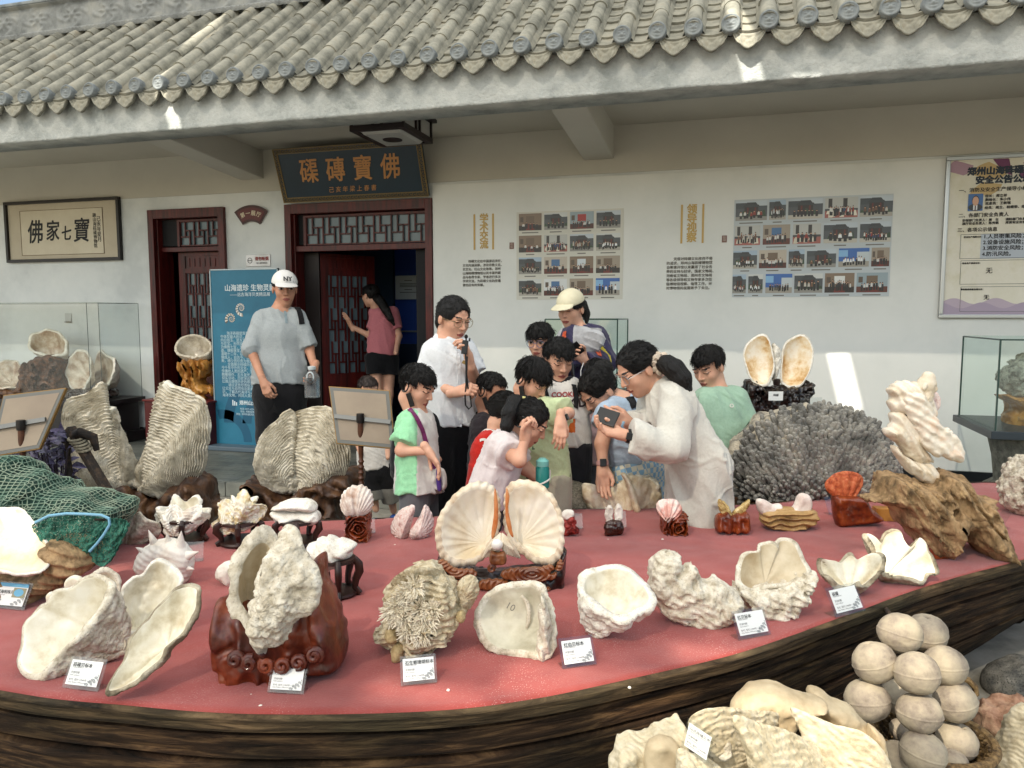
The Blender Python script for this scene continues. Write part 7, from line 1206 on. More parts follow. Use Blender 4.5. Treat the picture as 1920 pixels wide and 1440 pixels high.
def hd(P):
    q = P-hc.astype(np.float32); L = np.stack([q @ s3, q @ f3, q @ u3], 1); d = ell(L, (0, 0, .004), (.030, .036, .040)); d = smin(d, ell(L, (0, -.004, .038), (.022, .024, .018)), .008); d = smin(d, ell(L, (0, .034, -.002), (.006, .01, .012)), .004)
    for sx in (-1, 1): d = smax(d, -ell(L, (sx*.013, .036, .010), (.008, .006, .005)), .003); d = smin(d, ell(L, (sx*.032, 0, -.002), (.005, .008, .014)), .003)
    b = ell(L, (0, .020, -.045), (.026, .022, .042)); b = b-.002*np.sin(L[:, 0]*900+L[:, 2]*200); d = smin(d, b, .008); return d
V, Q = sdf_mesh(hd, hc-.1, hc+.1, .003); link('head', npmesh('head', V, Q), [M_stat], stt)
for (x, y, r) in ((1420, 1020, .014), (1400, 1000, .013), (1432, 1040, .012), (1385, 1015, .011)): w = MB(); p = U(1440+(x-60)/4, 560+(y-10)/4, Z=Zst-.07); w.lathe(p, [(r*math.sin(PI*k/8), -r*math.cos(PI*k/8)) for k in range(1, 8)], 12); w.build('carved_bud', [M_stat], stt, smooth=True)
t = card([(1858, 955), (1872, 960), (1878, 992), (1862, 985)], None, 'blank clear holder behind the right foot of the driftwood')
rd = random.Random(3); Zx = Zb(1910, 965)
o = slab('frilled_coral', [(1884, 925), (1888, 900), (1900, 870), (1915, 858), (1960, 850), (1990, 900), (1980, 960), (1930, 970), (1895, 955)], Zx, .10, .06, [mat('frilled_coral_pale', ['8c8270', 'bdb4a2', 'd3ccbd'], .9, 40, .9, 110, .010)], vox=.005, noise=(.014, 40)); tag(o, 'pale frilled coral head at the right edge beyond the driftwood', 'coral')
# ================================================================ foreground right
M_conch = mat('sandy_smooth_shell', ['a38f6e', 'baa787', 'c6b696'], .6, 12, .25, 40, .005, lo=.32, hi=.66); M_conr = mat('sandy_ridged_shell', ['998c72', 'bdae90', 'cabd9f', 'd2c7ae'], .9, 30, .4, 90, .006, lo=.25, hi=.62, wave=('BANDS', 26, 5, 'DIAGONAL'))
def fx(q): return offs(q, 2.4, 1120, 1140)
def lines(a, b, s=1): return lambda P: .0024*np.sin(P[:, 0]*a*2.2+P[:, 1]*b*2.2+4*vnoise(P*9, s))*(.6+.4*vnoise(P*25, s+3))
ZF = 1.72
for q, dz, T, m, gv, lb, s_ in (
    ([(610, 440), (640, 400), (700, 358), (780, 350), (850, 365), (960, 400), (1030, 425), (960, 462), (900, 510), (880, 560), (900, 640), (960, 760), (900, 900), (700, 900), (620, 700), (590, 560)], .10, .10, M_conch, None, 'smooth sandy curled conch piece rising behind the foreground shell heap', 1),
    ([(955, 400), (985, 370), (1050, 400), (1150, 450), (1220, 525), (1265, 570), (1275, 640), (1300, 800), (1200, 900), (1000, 900), (960, 700), (1000, 520)], .16, .10, M_conch, None, 'smooth sandy shell bulging at the right back of the foreground heap', 2),
    ([(410, 520), (450, 462), (560, 445), (680, 455), (770, 462), (812, 475), (780, 492), (690, 485), (640, 500), (660, 600), (690, 760), (600, 860), (500, 800), (440, 640)], .03, .09, M_conr, lines(60, 40), 'ridged curled clam piece behind the leaning card in the foreground heap', 3),
    ([(610, 492), (650, 486), (720, 512), (860, 550), (960, 605), (1040, 640), (1070, 720), (1090, 900), (1000, 1100), (800, 1100), (720, 900), (690, 740), (650, 600)], -.06, .10, M_conr, lines(-120, 160, 2), 'grey ridged triangular clam wing in the middle of the foreground heap', 4),
    ([(870, 450), (920, 460), (1060, 520), (1190, 555), (1290, 650), (1330, 760), (1360, 1000), (1200, 1150), (1090, 1000), (1050, 740), (1020, 620), (950, 580), (910, 520)], .0, .10, M_conr, lines(110, 190, 3), 'cream ridged triangular clam wing at the right of the foreground heap', 5),
    ([(50, 740), (90, 620), (160, 590), (215, 602), (270, 560), (340, 530), (390, 522), (400, 600), (330, 640), (270, 700), (260, 900), (150, 1000), (40, 900)], .0, .09, M_conr, lines(90, 30, 4), 'rough sandy clam lump at the left of the foreground heap', 6),
    ([(215, 620), (260, 585), (340, 590), (372, 630), (380, 720), (420, 860), (300, 980), (230, 860), (215, 720)], -.05, .05, M_conch, None, 'hollow smooth sandy cup shell left of the leaning card', 7),
    ([(500, 560), (560, 545), (600, 590), (600, 640), (560, 670), (515, 650), (490, 600)], -.04, .04, M_out, None, 'small pitted ear shaped shell lobe right of the leaning card', 8),
    ([(360, 640), (420, 650), (520, 690), (560, 760), (560, 900), (440, 960), (370, 800)], -.10, .05, M_conr, lines(160, 60, 5), 'striped ridged shell under the leaning card in the foreground heap', 9),
    ([(1225, 525), (1260, 540), (1290, 600), (1290, 680), (1250, 640), (1220, 580)], .1, .06, M_conch, None, 'small smooth sandy knob beside the pile of floats', 10)):
    if gv and s_ in (4, 5, 3, 9): o = valve('foreground_shell', fx(q), ZF+dz, {4: (-.35, .35, -.85), 5: (.3, .45, -.85), 3: (-.3, .6, -.75), 9: (-.2, .3, -.9)}[s_], .075, [m, M_conch], umbo={4: (1470, 1560), 5: (1640, 1560), 3: (1340, 1440), 9: (1310, 1500)}[s_], ng=15, gr=.0035, lump=.0018, ls=40, seed=s_, nv=110, th=.02, lip=.06)
    else: o = slab('foreground_shell', fx(q), ZF+dz, T*.6, T*(.35 if gv is None else .20), [m], vox=.0045, noise=(.005, 22), groove=gv, seed=s_)
    tag(o, lb, 'shell')
p = U(1120+420/2.4, 1140+640/2.4, Z=ZF-.16)
t = thing('specimen_card', 'leaning clear card reading 马氏砗磲贝壳标本 in the foreground shell heap', 'card', p); a, b, c2, d2 = [UV(1120+x/2.4, 1140+y/2.4, p, nrm(FH+RT*.35)) for x, y in ((408, 495), (528, 575), (500, 700), (378, 622))]; w = MB(); w.prism([a, b, c2, d2], FH*.003); w.build('acrylic_holder', M_clear, t)
X_ = nrm(b-a); Y_ = nrm(a-d2); wdt, hgt2 = np.linalg.norm(b-a), np.linalg.norm(a-d2); N_ = np.cross(X_, Y_); M4 = Matrix([[X_[0], Y_[0], N_[0], d2[0]], [X_[1], Y_[1], N_[1], d2[1]], [X_[2], Y_[2], N_[2], d2[2]], [0, 0, 0, 1]]); w = MB(); w.box(wdt*.08, wdt*.92, hgt2*.1, hgt2*.9, .0008, .0014, 0, M4); w.build('paper', M_card, t)
for s, sz, v in [('马氏砗磲贝壳标本', .12, .74), ('Tridacna maxima specimen', .055, .665), ('开放时期', .085, .50), ('Public exhibition', .055, .42), ('年代: 现代 (1949年－至今)', .085, .28), ('Date: Modern 1949-present', .06, .2)]: text(s, hgt2*sz, M_ink, None, t, M=M4 @ Matrix.Translation((wdt*.13, hgt2*v, .002)), ax='LEFT', ext=0)
# floats
M_float = mat('weathered_float', ['62584a', '82776a', '968b79', 'a29782'], .8, 14, .35, 90, .004, lo=.28, hi=.62, pits=.06, pscale=160); rd = random.Random(6)
fl = [(1362, 113, 93, 2.15, 'topmost float of the pile with a dark hole at its foot'), (1480, 110, 86, 2.28, 'float behind the topmost float of the pile'), (1245, 243, 95, 2.12, 'upper left float touching the dark hull'), (1440, 293, 98, 2.05, 'front centre float below the topmost float'), (1565, 260, 90, 2.2, 'upper right float of the pile'), (1213, 415, 97, 2.12, 'leftmost float hanging lowest against the hull'), (1352, 400, 78, 2.28, 'shaded float hidden behind the centre of the pile'), (1450, 473, 95, 2.05, 'centre float second in the front column'), (1610, 423, 92, 2.17, 'right middle float of the pile'), (1618, 600, 88, 2.17, 'lower right float resting on the wicker basket'), (1465, 648, 99, 2.02, 'largest float at the bottom of the front column'), (1345, 672, 76, 2.12, 'lowest left float beside the shell heap'), (1590, 705, 76, 2.12, 'lowest right float cut by the picture edge'), (1378, 550, 58, 2.24, 'small shaded float between the leftmost and centre floats')]
for i, (x, y, r, Z, lb) in enumerate(fl):
    c = U(1120+x/2.4, 1140+y/2.4, Z=Z); r = r/2.4*Z/FPX; ax = nrm(np.array([rd.uniform(-.35, .35), rd.uniform(-.35, .35), 1])); a1 = nrm(np.cross(ax, (1, .2, 0))); a2 = np.cross(ax, a1)
    t = thing('net_float', 'pale weathered '+lb, 'float', c-[0, 0, r], 'round net floats piled against the boat'); n, m = 56, 80; V = []
    for k in range(m+1):
        a = PI*(.02+.96*k/m); rr = r*(1+.028*math.exp(-((a-PI/2)/.03)**2)-.22*math.exp(-((a-PI)/.12)**2)-.22*math.exp(-(a/.12)**2))
        for j in range(n): th = 2*PI*j/n; V.append(c+(a1*math.cos(th)+a2*math.sin(th))*rr*math.sin(a)+ax*rr*math.cos(a)*.94)
    V = np.array(V); V += nrm2(V-c)*(.0022*fbm(V+i*3, 30, 3, i)+.003*fbm(V+i*3, 9, 2, i))[:, None]; Q = [(k*n+j, k*n+(j+1) % n, (k+1)*n+(j+1) % n, (k+1)*n+j) for k in range(m) for j in range(n)]
    link('ball', npmesh('float', V, np.array(Q)), [M_float], t)
    w = MB(); w.lathe(c-ax*r*.80, [(.004, 0), (.009, .002), (.008, .006)], 10, 0, (a1, a2, ax)); w.build('cord_hole', [M_black], t)
p = U(1690, 1250, Z=2.36); w = MB(); w.tube([U(1650, 1128, z=DECK-.02), U(1690, 1180, Z=2.28), p, U(1700, 1340, Z=2.3), U(1710, 1430, Z=2.24)], .008, 7); tag(w.build('float_cord', M_iron, smooth=True), 'dark cord running down behind the pile of floats', 'cord')
a, b = U(1260, 1560, Z=1.75), U(1600, 1560, Z=1.85); w = MB(); w.bar([a[0], a[1], .15], [b[0], b[1], .15], .5, .296); tag(w.build('stone_block', M_kerb, bevel=.01), 'grey stone block under the foreground shell heap', 'block')
# wicker basket
bc = U(1742, 1450, Z=2.24); bk = thing('wicker_basket', 'brown woven wicker basket under the pile of floats', 'basket', (bc[0], bc[1], 0)); M_wick = mat('wicker_brown', ['3a2c1c', '6b5434', '8a7048'], .8, 60, .4, 120, .004); Rb = .155; w = MB(); Hb = .30
for k in range(22):
    z = .01+Hb*k/22; R_ = Rb*(.82+.18*k/22); n = 72; w.tube([(bc[0]+(R_+.006*(1 if (j+k) % 2 else -1))*math.cos(2*PI*j/n), bc[1]+(R_+.006*(1 if (j+k) % 2 else -1))*math.sin(2*PI*j/n), z) for j in range(n+1)], .008, 5, cap=False)
w.build('weave', M_wick, bk); w = MB(); w.tube([(bc[0]+(Rb+.01)*math.cos(2*PI*j/40), bc[1]+(Rb+.01)*math.sin(2*PI*j/40), Hb) for j in range(41)], .014, 8); w.build('rim', M_wick, bk)
w = MB(); P_ = [U(x, y, Z=2.35) for x, y in ((1800, 1270), (1815, 1275), (1828, 1288), (1830, 1300), (1818, 1310))]; w.tube(P_, [.010]*5, 8); w.build('handle', M_wick, bk, smooth=True)
# rocks on the ground at the right
def rock(name, label, cat, pts, by, T, m, nz, z=0, **k): Zr_ = zat(np.mean([p[0] for p in pts]), by, z)+T*.5; o = slab(name, pts, Zr_, T, T*.7, [m], vox=.008, noise=nz, **k); tag(o, label, cat); return o
rock('dark_coral_stone', 'dark grey honeycomb coral stone on the ground at the right edge', 'coral', [(1846, 1285), (1858, 1262), (1885, 1245), (1930, 1235), (1960, 1270), (1950, 1310), (1900, 1312), (1860, 1305)], 1312, .12, mat('dark_honeycomb_coral', ['454542', '66645d', '827e74'], .92, 20, .9, 120, .008, pits=.8, pscale=110, pitcol='222220'), (.01, 14))
rock('rosy_coral_stone', 'rosy knobbed coral stone on the ground right of the floats', 'coral', [(1836, 1350), (1845, 1325), (1870, 1318), (1900, 1312), (1925, 1320), (1930, 1370), (1910, 1405), (1880, 1400), (1850, 1375)], 1408, .10, mat('rosy_coral', ['7d5a45', 'a8826a', 'bf9d82'], .9, 18, .8, 70, .010), (.022, 24))
rock('corner_shell', 'ridged cream shell cut by the lower right corner', 'shell', [(1880, 1450), (1885, 1400), (1905, 1355), (1940, 1330), (1990, 1380), (1990, 1470), (1920, 1500)], 1470, .10, M_conr, (.01, 20), groove=lines(140, 60, 8), z=.05)
rock('small_stone', 'small brown broken stone at the lower right beside the corner shell', 'stone', [(1886, 1425), (1895, 1405), (1905, 1415), (1908, 1440), (1890, 1448)], 1448, .04, M_brownw, (.006, 30), z=.02)
# ================================================================ the visitors
def skinmat(n, c): return mat(n, c, .55, 5, .12, 220, .0015, sss=.08, spec=.35)
M_skin = skinmat('skin_light', ['bb8c74', 'c89a82', 'd2a68e']); M_skin2 = skinmat('skin_tan', ['a3745c', 'b2826a', 'bc8d74'])
M_hair = mat('black_hair', ['040303', '0a0807', '14100e'], .42, 60, .8, 220, .006, stretch=(3, 3, .35), spec=.35); M_hairb = mat('short_brown_hair', ['1a1210', '2e211b'], .6, 60, .6, 260, .003)
M_lip = mat('lip', '8a4a42', .45, bump=0); M_eye = mat('eye_dark', '0d0a09', .25, bump=0); M_eyew = mat('eye_white', 'a9a39c', .3, bump=0); M_brow = mat('eyebrow', '17110e', .7, bump=0)
def cloth(n, c, rough=.85, b=.3):
    if n in MATS: return MATS[n]
    m = mat(n, c, rough, 90, b, 240, .0025, spec=.2, sheen=.15, lo=-.3, hi=1.3); t = m.node_tree; N = t.nodes; L = t.links; P = N['Principled BSDF']; old = P.inputs['Normal'].links[0].from_node; prev = None
    for sc, dist, st in ((7, .05, (1.2, 1.2, .5)), (17, .022, (1, 1, .8))):
        tc = N.new('ShaderNodeTexCoord'); mp = N.new('ShaderNodeMapping'); mp.inputs['Scale'].default_value = st; mp.inputs['Rotation'].default_value = (.4, .5, .3); L.new(tc.outputs['Object'], mp.inputs[0]); n1 = N.new('ShaderNodeTexNoise'); n1.inputs['Scale'].default_value = sc; n1.inputs['Detail'].default_value = 2; n1.inputs['Distortion'].default_value = .8; L.new(mp.outputs[0], n1.inputs['Vector'])
        s = N.new('ShaderNodeMath'); s.operation = 'SUBTRACT'; s.inputs[1].default_value = .5; L.new(n1.outputs[0], s.inputs[0]); a = N.new('ShaderNodeMath'); a.operation = 'ABSOLUTE'; L.new(s.outputs[0], a.inputs[0]); bp = N.new('ShaderNodeBump'); bp.inputs['Strength'].default_value = .26; bp.inputs['Distance'].default_value = dist; L.new(a.outputs[0], bp.inputs['Height'])
        if prev: L.new(prev.outputs[0], bp.inputs['Normal'])
        prev = bp
    L.new(prev.outputs[0], old.inputs['Normal']); return m
M_blackc = cloth('black_cloth', ['0b0b0d', '131316', '1b1b1f']); M_plast = mat('black_plastic', '0c0c0e', .35, bump=0)
def faxes(yaw, pitch, roll=0):
    y, p = R(yaw), R(pitch); z = np.array([0, 0, 1.]); f0 = math.cos(y)*-FH+math.sin(y)*RT; f = f0*math.cos(p)-z*math.sin(p); u = nrm(z*math.cos(p)+f0*math.sin(p)); x = np.cross(f, u)
    if roll: r = R(roll); u, x = u*math.cos(r)+x*math.sin(r), x*math.cos(r)-u*math.sin(r)
    return x, f, u
def head_sdf(L):
    d = ell(L, (0, -.07, .13), (.325, .405, .365)); d = smin(d, ell(L, (0, .10, -.14), (.255, .265, .335)), .12); d = smin(d, ell(L, (0, .22, -.385), (.10, .10, .09)), .10)
    for s in (-1, 1):
        d = smin(d, ell(L, (s*.165, .20, -.09), (.095, .10, .10)), .08); d = smin(d, ell(L, (s*.12, .335, .125), (.10, .04, .03)), .05); d = smax(d, -ell(L, (s*.145, .40, .05), (.085, .06, .045)), .045); d = smin(d, ell(L, (s*.145, .315, .05), (.062, .045, .034)), .02)
    d = smin(d, rc(L, (0, .335, .08), (0, .415, -.085), .028, .045), .03)
    for s in (-1, 1): d = smin(d, ell(L, (s*.05, .375, -.10), (.035, .035, .028)), .02); d = smin(d, ell(L, (s*.335, -.06, -.02), (.035, .075, .115)), .025)
    d = smin(d, ell(L, (0, .345, -.225), (.095, .04, .028)), .02); d = smin(d, ell(L, (0, .335, -.275), (.085, .04, .03)), .02); d = smax(d, -ell(L, (0, .39, -.248), (.10, .03, .006)), .01); return d
def head_paint(L, down):
    x, y, z = np.abs(L[:, 0]), L[:, 1], L[:, 2]; m = np.zeros(len(L), int)
    m[((L[:, 0]/.105)**2+((z+.25)/.042)**2 < 1) & (y > .2)] = 1
    zc = .045 if down else .055; h = .0095 if down else .020; e = (((x-.145)/.078)**2+((z-zc)/h)**2 < 1) & (y > .2); m[e] = 3 if not down else 2; m[e & (np.abs(x-.145) < .036)] = 2; m[((x-.145)**2/.0075+((z-zc-(.004 if down else .024))/.009)**2 < 1) & (y > .2)] = 2
    m[(np.abs(z-.150+.25*(x-.15)**2*4) < .013) & (x > .07) & (x < .225) & (y > .15)] = 4; return m
HAIRS = {}
def hair_sdf(L, st, seed):
    fz = np.array([26, 26, 7], np.float32); n = .016*vnoise(L*fz, seed)+.010*vnoise(L*fz*2.3, seed+1); x, y, z = L[:, 0], L[:, 1], L[:, 2]; ax = np.abs(x)
    if st in ('short', 'crop', 'fringe'):
        t = {'short': .040, 'crop': .020, 'fringe': .048}[st]; d = ell(L, (0, -.065, .145), (.335+t, .415+t, .37+t*1.2))-n+.034*(1-sm(z, -.12, .28))
        zf = {'short': .225, 'crop': .30, 'fringe': .175}[st]+.05*vnoise(np.stack([x*13, x*0, x*0], 1), seed+3)
        d = smax(d, -np.maximum(.10-y, z-zf), .015); d = smax(d, -np.maximum(np.maximum(-.16-y, .2-ax), z-.10), .015); d = smax(d, -.20-z-.15*np.maximum(0, -y-.2)*0, .02); d = np.maximum(d, np.where(y > -.12, .06-z, -1)*np.where(y > -.12, 1, 1)) if st != 'fringe' else np.maximum(d, np.where(y > -.10, .0-z, -1)); return d
    t = .025; d = ell(L, (0, -.075, .135), (.335+t, .415+t, .37+t))-n*.6
    d = smax(d, -ell(L, (0, .46, -.10), (.315, .42, .45)), .03); d = smax(d, -np.maximum(np.maximum(-.13-y, .2-ax), z-.05), .02); d = smax(d, -.26-z, .03)
    if st == 'part': d = d+.018*np.exp(-((x-.05)/.012)**2)*(z > .2)
    return d
def strands(ho, V, Q, Hc, HM, Hh, st, seed, m):
    rs = np.random.RandomState(seed); c = V[Q].mean(1); N = nrm2(np.cross(V[Q[:, 2]]-V[Q[:, 0]], V[Q[:, 3]]-V[Q[:, 1]])); L = (c-Hc) @ HM/Hh; ok = (N @ HM*(L-[0, -.06, .12])).sum(1) > .05; idx = np.where(ok)[0]; idx = idx[rs.choice(len(idx), min(len(idx), 1500), False)]; w = MB(); tied = st in ('tied', 'part')
    for i in idx:
        l = L[i]; n = N[i] @ HM; wh = np.array([.05, -.30, .50]) if not tied else np.array([0, .42, .36]); d = (l-wh); d = d+np.array([0, .25 if (l[1] > -.1 and not tied) else 0, -.35 if not tied else -.2]); d = np.array([0, -.5, .02])-l if tied else d; d = nrm(d-n*(d @ n)); d = nrm(d+rs.uniform(-.25, .25, 3)*(.25 if tied else 1)); k = rs.uniform(.08, .19)*{'crop': .5, 'short': .75}.get(st, 1); lift = rs.uniform(.10, .30) if not tied else .03
        p0 = l-n*.012; p1 = l+d*k*.5+n*(.004 if tied else .012); p2 = l+d*k+(n*(k*lift-.55*k*k-.02)+np.array([0, 0, -.02]) if not tied else -n*(.5*k*k+.004)); w.tube([Hc+HM @ (p*Hh) for p in (p0, p1, p2)], [.0011, .0014, .0003], 3, cap=False)
    w.build('hair_strands', m, ho, smooth=True)
def hand_sdf(P, W_, X, Y, Zn, L, curl, thumb=1.0, spread=.06):
    q = P-W_.astype(np.float32); H = np.stack([q @ X, q @ Y, q @ Zn], 1)/L; d = None
    fin = [(.155, .50, .44, -.5), (.055, .53, .48, -.15), (-.05, .51, .45, .15), (-.145, .46, .36, .5)]
    for i, (x, y0, ln, sp) in enumerate(fin):
        m = rc(H, (x*.55, .02, 0), (x, y0, 0), .095, .075); d = m if d is None else smin(d, m, .04)
    for i, (x, y0, ln, sp) in enumerate(fin):
        p = np.array([x, y0, 0.]); a = 0; r = .055; c_ = curl[i] if hasattr(curl, '__len__') else curl
        for k, (f, b) in enumerate(((.42, .75), (.32, 1.05), (.26, .8))):
            a += b*c_*1.35; q2 = p+ln*f*np.array([-sp*spread*2, math.cos(a), math.sin(a)]); d2 = rc(H, p, q2, r, r*.9); d = smin(d, d2, .012); p = q2; r *= .9
    t0, t1, t2, t3 = np.array([.12, .08, .02]), np.array([.24, .26, .08]), np.array([.27*(1-.4*thumb*0), .42, .14+.10*np.mean(curl)]), np.array([.22, .54, .18+.18*np.mean(curl)])
    d = smin(d, rc(H, t0, t1, .09, .07), .04); d = smin(d, rc(H, t1, t2, .066, .058), .012); d = smin(d, rc(H, t2, t3, .057, .045), .012); return d*L
def paint_mesh(me, V, Q, fn):
    c = V[Q].mean(1); me.polygons.foreach_set('material_index', fn(c).astype(np.int32))
def person(label, Z, J, s, Hh, head, gz=0., skin=None, hair='short', hairmat=None, shirt=None, pants=None, hands=(), bw=1., down=True, seed=1, neck=None, face=True, name='person', hair_extra=None, shoes='1a1a1c', legs=True, arms='ab', headoff=0.):
    J = {k: U(v[0], v[1], Z=Z+(v[2] if len(v) > 2 else 0)) for k, v in J.items()}; q = nrm(J['sb']-J['sa']); J['sa'] = J['sa']+q*.04*s; J['sb'] = J['sb']-q*.04*s; sk = skin or M_skin; z1 = np.array([0, 0, 1.])
    sa, sb, nb, pv = J['sa'], J['sb'], J['neck'], J['pel']; ms = (sa+sb)/2; sp = nrm(ms-pv); sv = nrm((sb-sa)-sp*((sb-sa) @ sp)); fn_ = np.cross(sv, sp); tl = np.linalg.norm(ms-pv); hx_, hy, hu = faxes(*head); Hc = J['head']
    ch, wa = pv+sp*tl*.72, pv+sp*tl*.30; r1, r2, r3 = .155*s*bw, .135*s*bw, .15*s*bw; hipw = .085*s
    hips = [pv-sv*hipw-sp*.03*s, pv+sv*hipw-sp*.03*s]
    def leg(h, k):
        kk, ff = J.get('k'+k), J.get('f'+k)
        if ff is None: ff = np.array([h[0], h[1], gz+.07*s])
        if kk is None: kk = h*.48+ff*.52-FH*.02*0
        return kk, ff
    lg = [leg(hips[i], 'ab'[i]) for i in (0, 1)]
    def torso(P, i=0., hem=None):
        d = rc(P, ch, wa, r1+i, r2+i, .66, fn_); d = smin(d, rc(P, wa, pv, r2+i, r3+i, .70, fn_), .05*s); d = smin(d, rc(P, nb-sp*.055*s-sv*.04*s, sa, .045*s+i, .050*s+i), .05*s); d = smin(d, rc(P, nb-sp*.055*s+sv*.04*s, sb, .045*s+i, .050*s+i), .05*s); return d
    def arm(P, k, i=0.): e, w_ = J['e'+k], J['w'+k]; sh = J['s'+k]; return smin(rc(P, sh, e, .046*s*bw**.5+i, .036*s*bw**.5+i), rc(P, e, w_, .034*s*bw**.5+i, .024*s+i), .02*s)
    nk = Hc+hx_*0-hy*.14*Hh-hu*.33*Hh; nr = .056*s*(1.12 if Hh/s > .24 else 1)
    AR = [k for k in arms if 'e'+k in J and 'w'+k in J]
    def body(P):
        d = smin(torso(P), rc(P, nb-z1*.02, nk, nr*1.08, nr*.95), .04*s)
        for k in AR: d = smin(d, arm(P, k), .03*s)
        for h, (k, f) in zip(hips, lg) if legs else (): d = smin(d, rc(P, h, k, .078*s, .052*s), .04*s); d = smin(d, rc(P, k, f, .053*s, .034*s), .03*s)
        return d
    pts = [sa, sb, pv, Hc, nb]+[J[q+k] for k in AR for q in 'ew']+(hips+[x for l in lg for x in l] if legs else [])
    root = thing(name, label, 'person', (pv[0], pv[1], gz)); WLr = root
    Vb, Qb = sdf_mesh(body, np.min(pts, 0)-.2*s, np.max(pts, 0)+.16*s, .0095)
    HM = np.stack([hx_, hy, hu], 1)
    def hl(P): return ((P-Hc) @ HM)/Hh
    def hf(P): return smin(head_sdf(hl(P).astype(np.float32))*Hh, rc(P, nb-z1*.02, nk, nr*1.08, nr*.95), .03)
    Vh, Qh = sdf_mesh(hf, Hc-Hh*.72-np.array([0, 0, .05]), Hc+Hh*.72, .0038); parts = [(Vb, Qb, np.zeros(len(Qb), int))]
    mh = head_paint(hl(Vh[Qh].mean(1)), down) if face else np.zeros(len(Qh), int); parts.append((Vh, Qh, mh)); info = {}
    for (k, tip, pn, curl) in hands:
        W_ = J['w'+k]; tp = U(tip[0], tip[1], Z=Z+tip[2]); Y = nrm(tp-W_); Zn = cdir(*pn); Zn = nrm(Zn-Y*(Zn @ Y)); X = np.cross(Y, Zn)
        if len(tip) > 3 and tip[3] < 0: X = -X
        L = .172*s*(1.08 if s < .9 else 1); hfn = lambda P: smin(hand_sdf(P, W_, X, Y, Zn, L, curl), rc(P, W_-Y*.04*s, W_+Y*.03*s, .027*s, .026*s), .012); c_ = W_+Y*L*.5
        Vn, Qn = sdf_mesh(hfn, c_-L*.8, c_+L*.8, .0034); parts.append((Vn, Qn, np.zeros(len(Qn), int))); info['hand'+k] = (W_, X, Y, Zn, L)
    off = 0; VV, QQ, MM = [], [], []
    for V, Q, m in parts: VV.append(V); QQ.append(Q+off); MM.append(m); off += len(V)
    bo = link('body', npmesh('body', np.concatenate(VV), np.concatenate(QQ), np.concatenate(MM)), [sk, M_lip, M_eye, M_eyew, M_brow], root)
    if hair:
        Vx, Qx = sdf_mesh(lambda P: hair_sdf(hl(P).astype(np.float32), hair, seed)*Hh, Hc-Hh*.75, Hc+Hh*.75, .0042); ho = link('hair', npmesh('hair', Vx, Qx), [hairmat or M_hair], root); strands(ho, Vx, Qx, Hc, HM, Hh, hair, seed, hairmat or M_hair)
    if hair_extra:                                           # pony tails: [(px,py,dz,r), ...]
        P_ = [U(a, b, Z=Z+c) for a, b, c, r in hair_extra]; rr = [r for *_, r in hair_extra]
        def pf(P):
            d = None
            for i in range(len(P_)-1): e = rc(P, P_[i], P_[i+1], rr[i], rr[i+1]); d = e if d is None else smin(d, e, .012)
            ax = nrm(P_[-1]-P_[0]); q = P-P_[0]; al = q @ ax; per = q-np.outer(al, ax); return d-.0035*vnoise(np.concatenate([per*150, (al*10)[:, None]], 1)[:, :3]+(al*14)[:, None]*.3, seed)-.002*vnoise(per*420, seed+2)
        V, Q = sdf_mesh(pf, np.min(P_, 0)-max(rr)-.02, np.max(P_, 0)+max(rr)+.02, .0042); link('ponytail', npmesh('ponytail', V, Q), [M_hair], root)
    bas = np.stack([sv, fn_, sp], 1).astype(np.float32); pv32 = pv.astype(np.float32)
    def wr(P, a, sd_):                                       # long soft folds along the body, short creases across them
        L = (P-pv32) @ bas/s; sk1 = L[:, 0]*.6+.2*vnoise(L*6, sd_+5); c1 = np.stack([L[:, 0]*13+L[:, 2]*4, L[:, 1]*13, L[:, 2]*3.2], 1); c2 = np.stack([L[:, 0]*6+L[:, 2]*9, L[:, 1]*9, L[:, 2]*22+L[:, 0]*14], 1)
        f1 = 1-np.abs(vnoise(c1, sd_))*3; f2 = np.maximum(0, 1-np.abs(vnoise(c2, sd_+1))*4.5); return a*.55*f1+a*.55*f2*np.clip(.5+vnoise(L*5, sd_+2), 0, 1)
    def garment(nm, f, lo, hi, mats, paint=None, amp=.006, vox=.0075, par=None):
        V, Q = sdf_mesh(lambda P: f(P)-wr(P, amp, seed+11), lo, hi, vox); me = npmesh(nm, V, Q); o = link(nm, me, mats if isinstance(mats, list) else [mats], par or root)
        if paint: paint_mesh(me, V, Q, paint)
        return o
    out = dict(root=root, J=J, sp=sp, sv=sv, fn=fn_, hl=hl, HM=HM, Hc=Hc, Hh=Hh, info=info, ms=ms, pv=pv, body=bo, garment=garment, torso=torso, arm=arm, s=s, hips=hips, lg=lg)
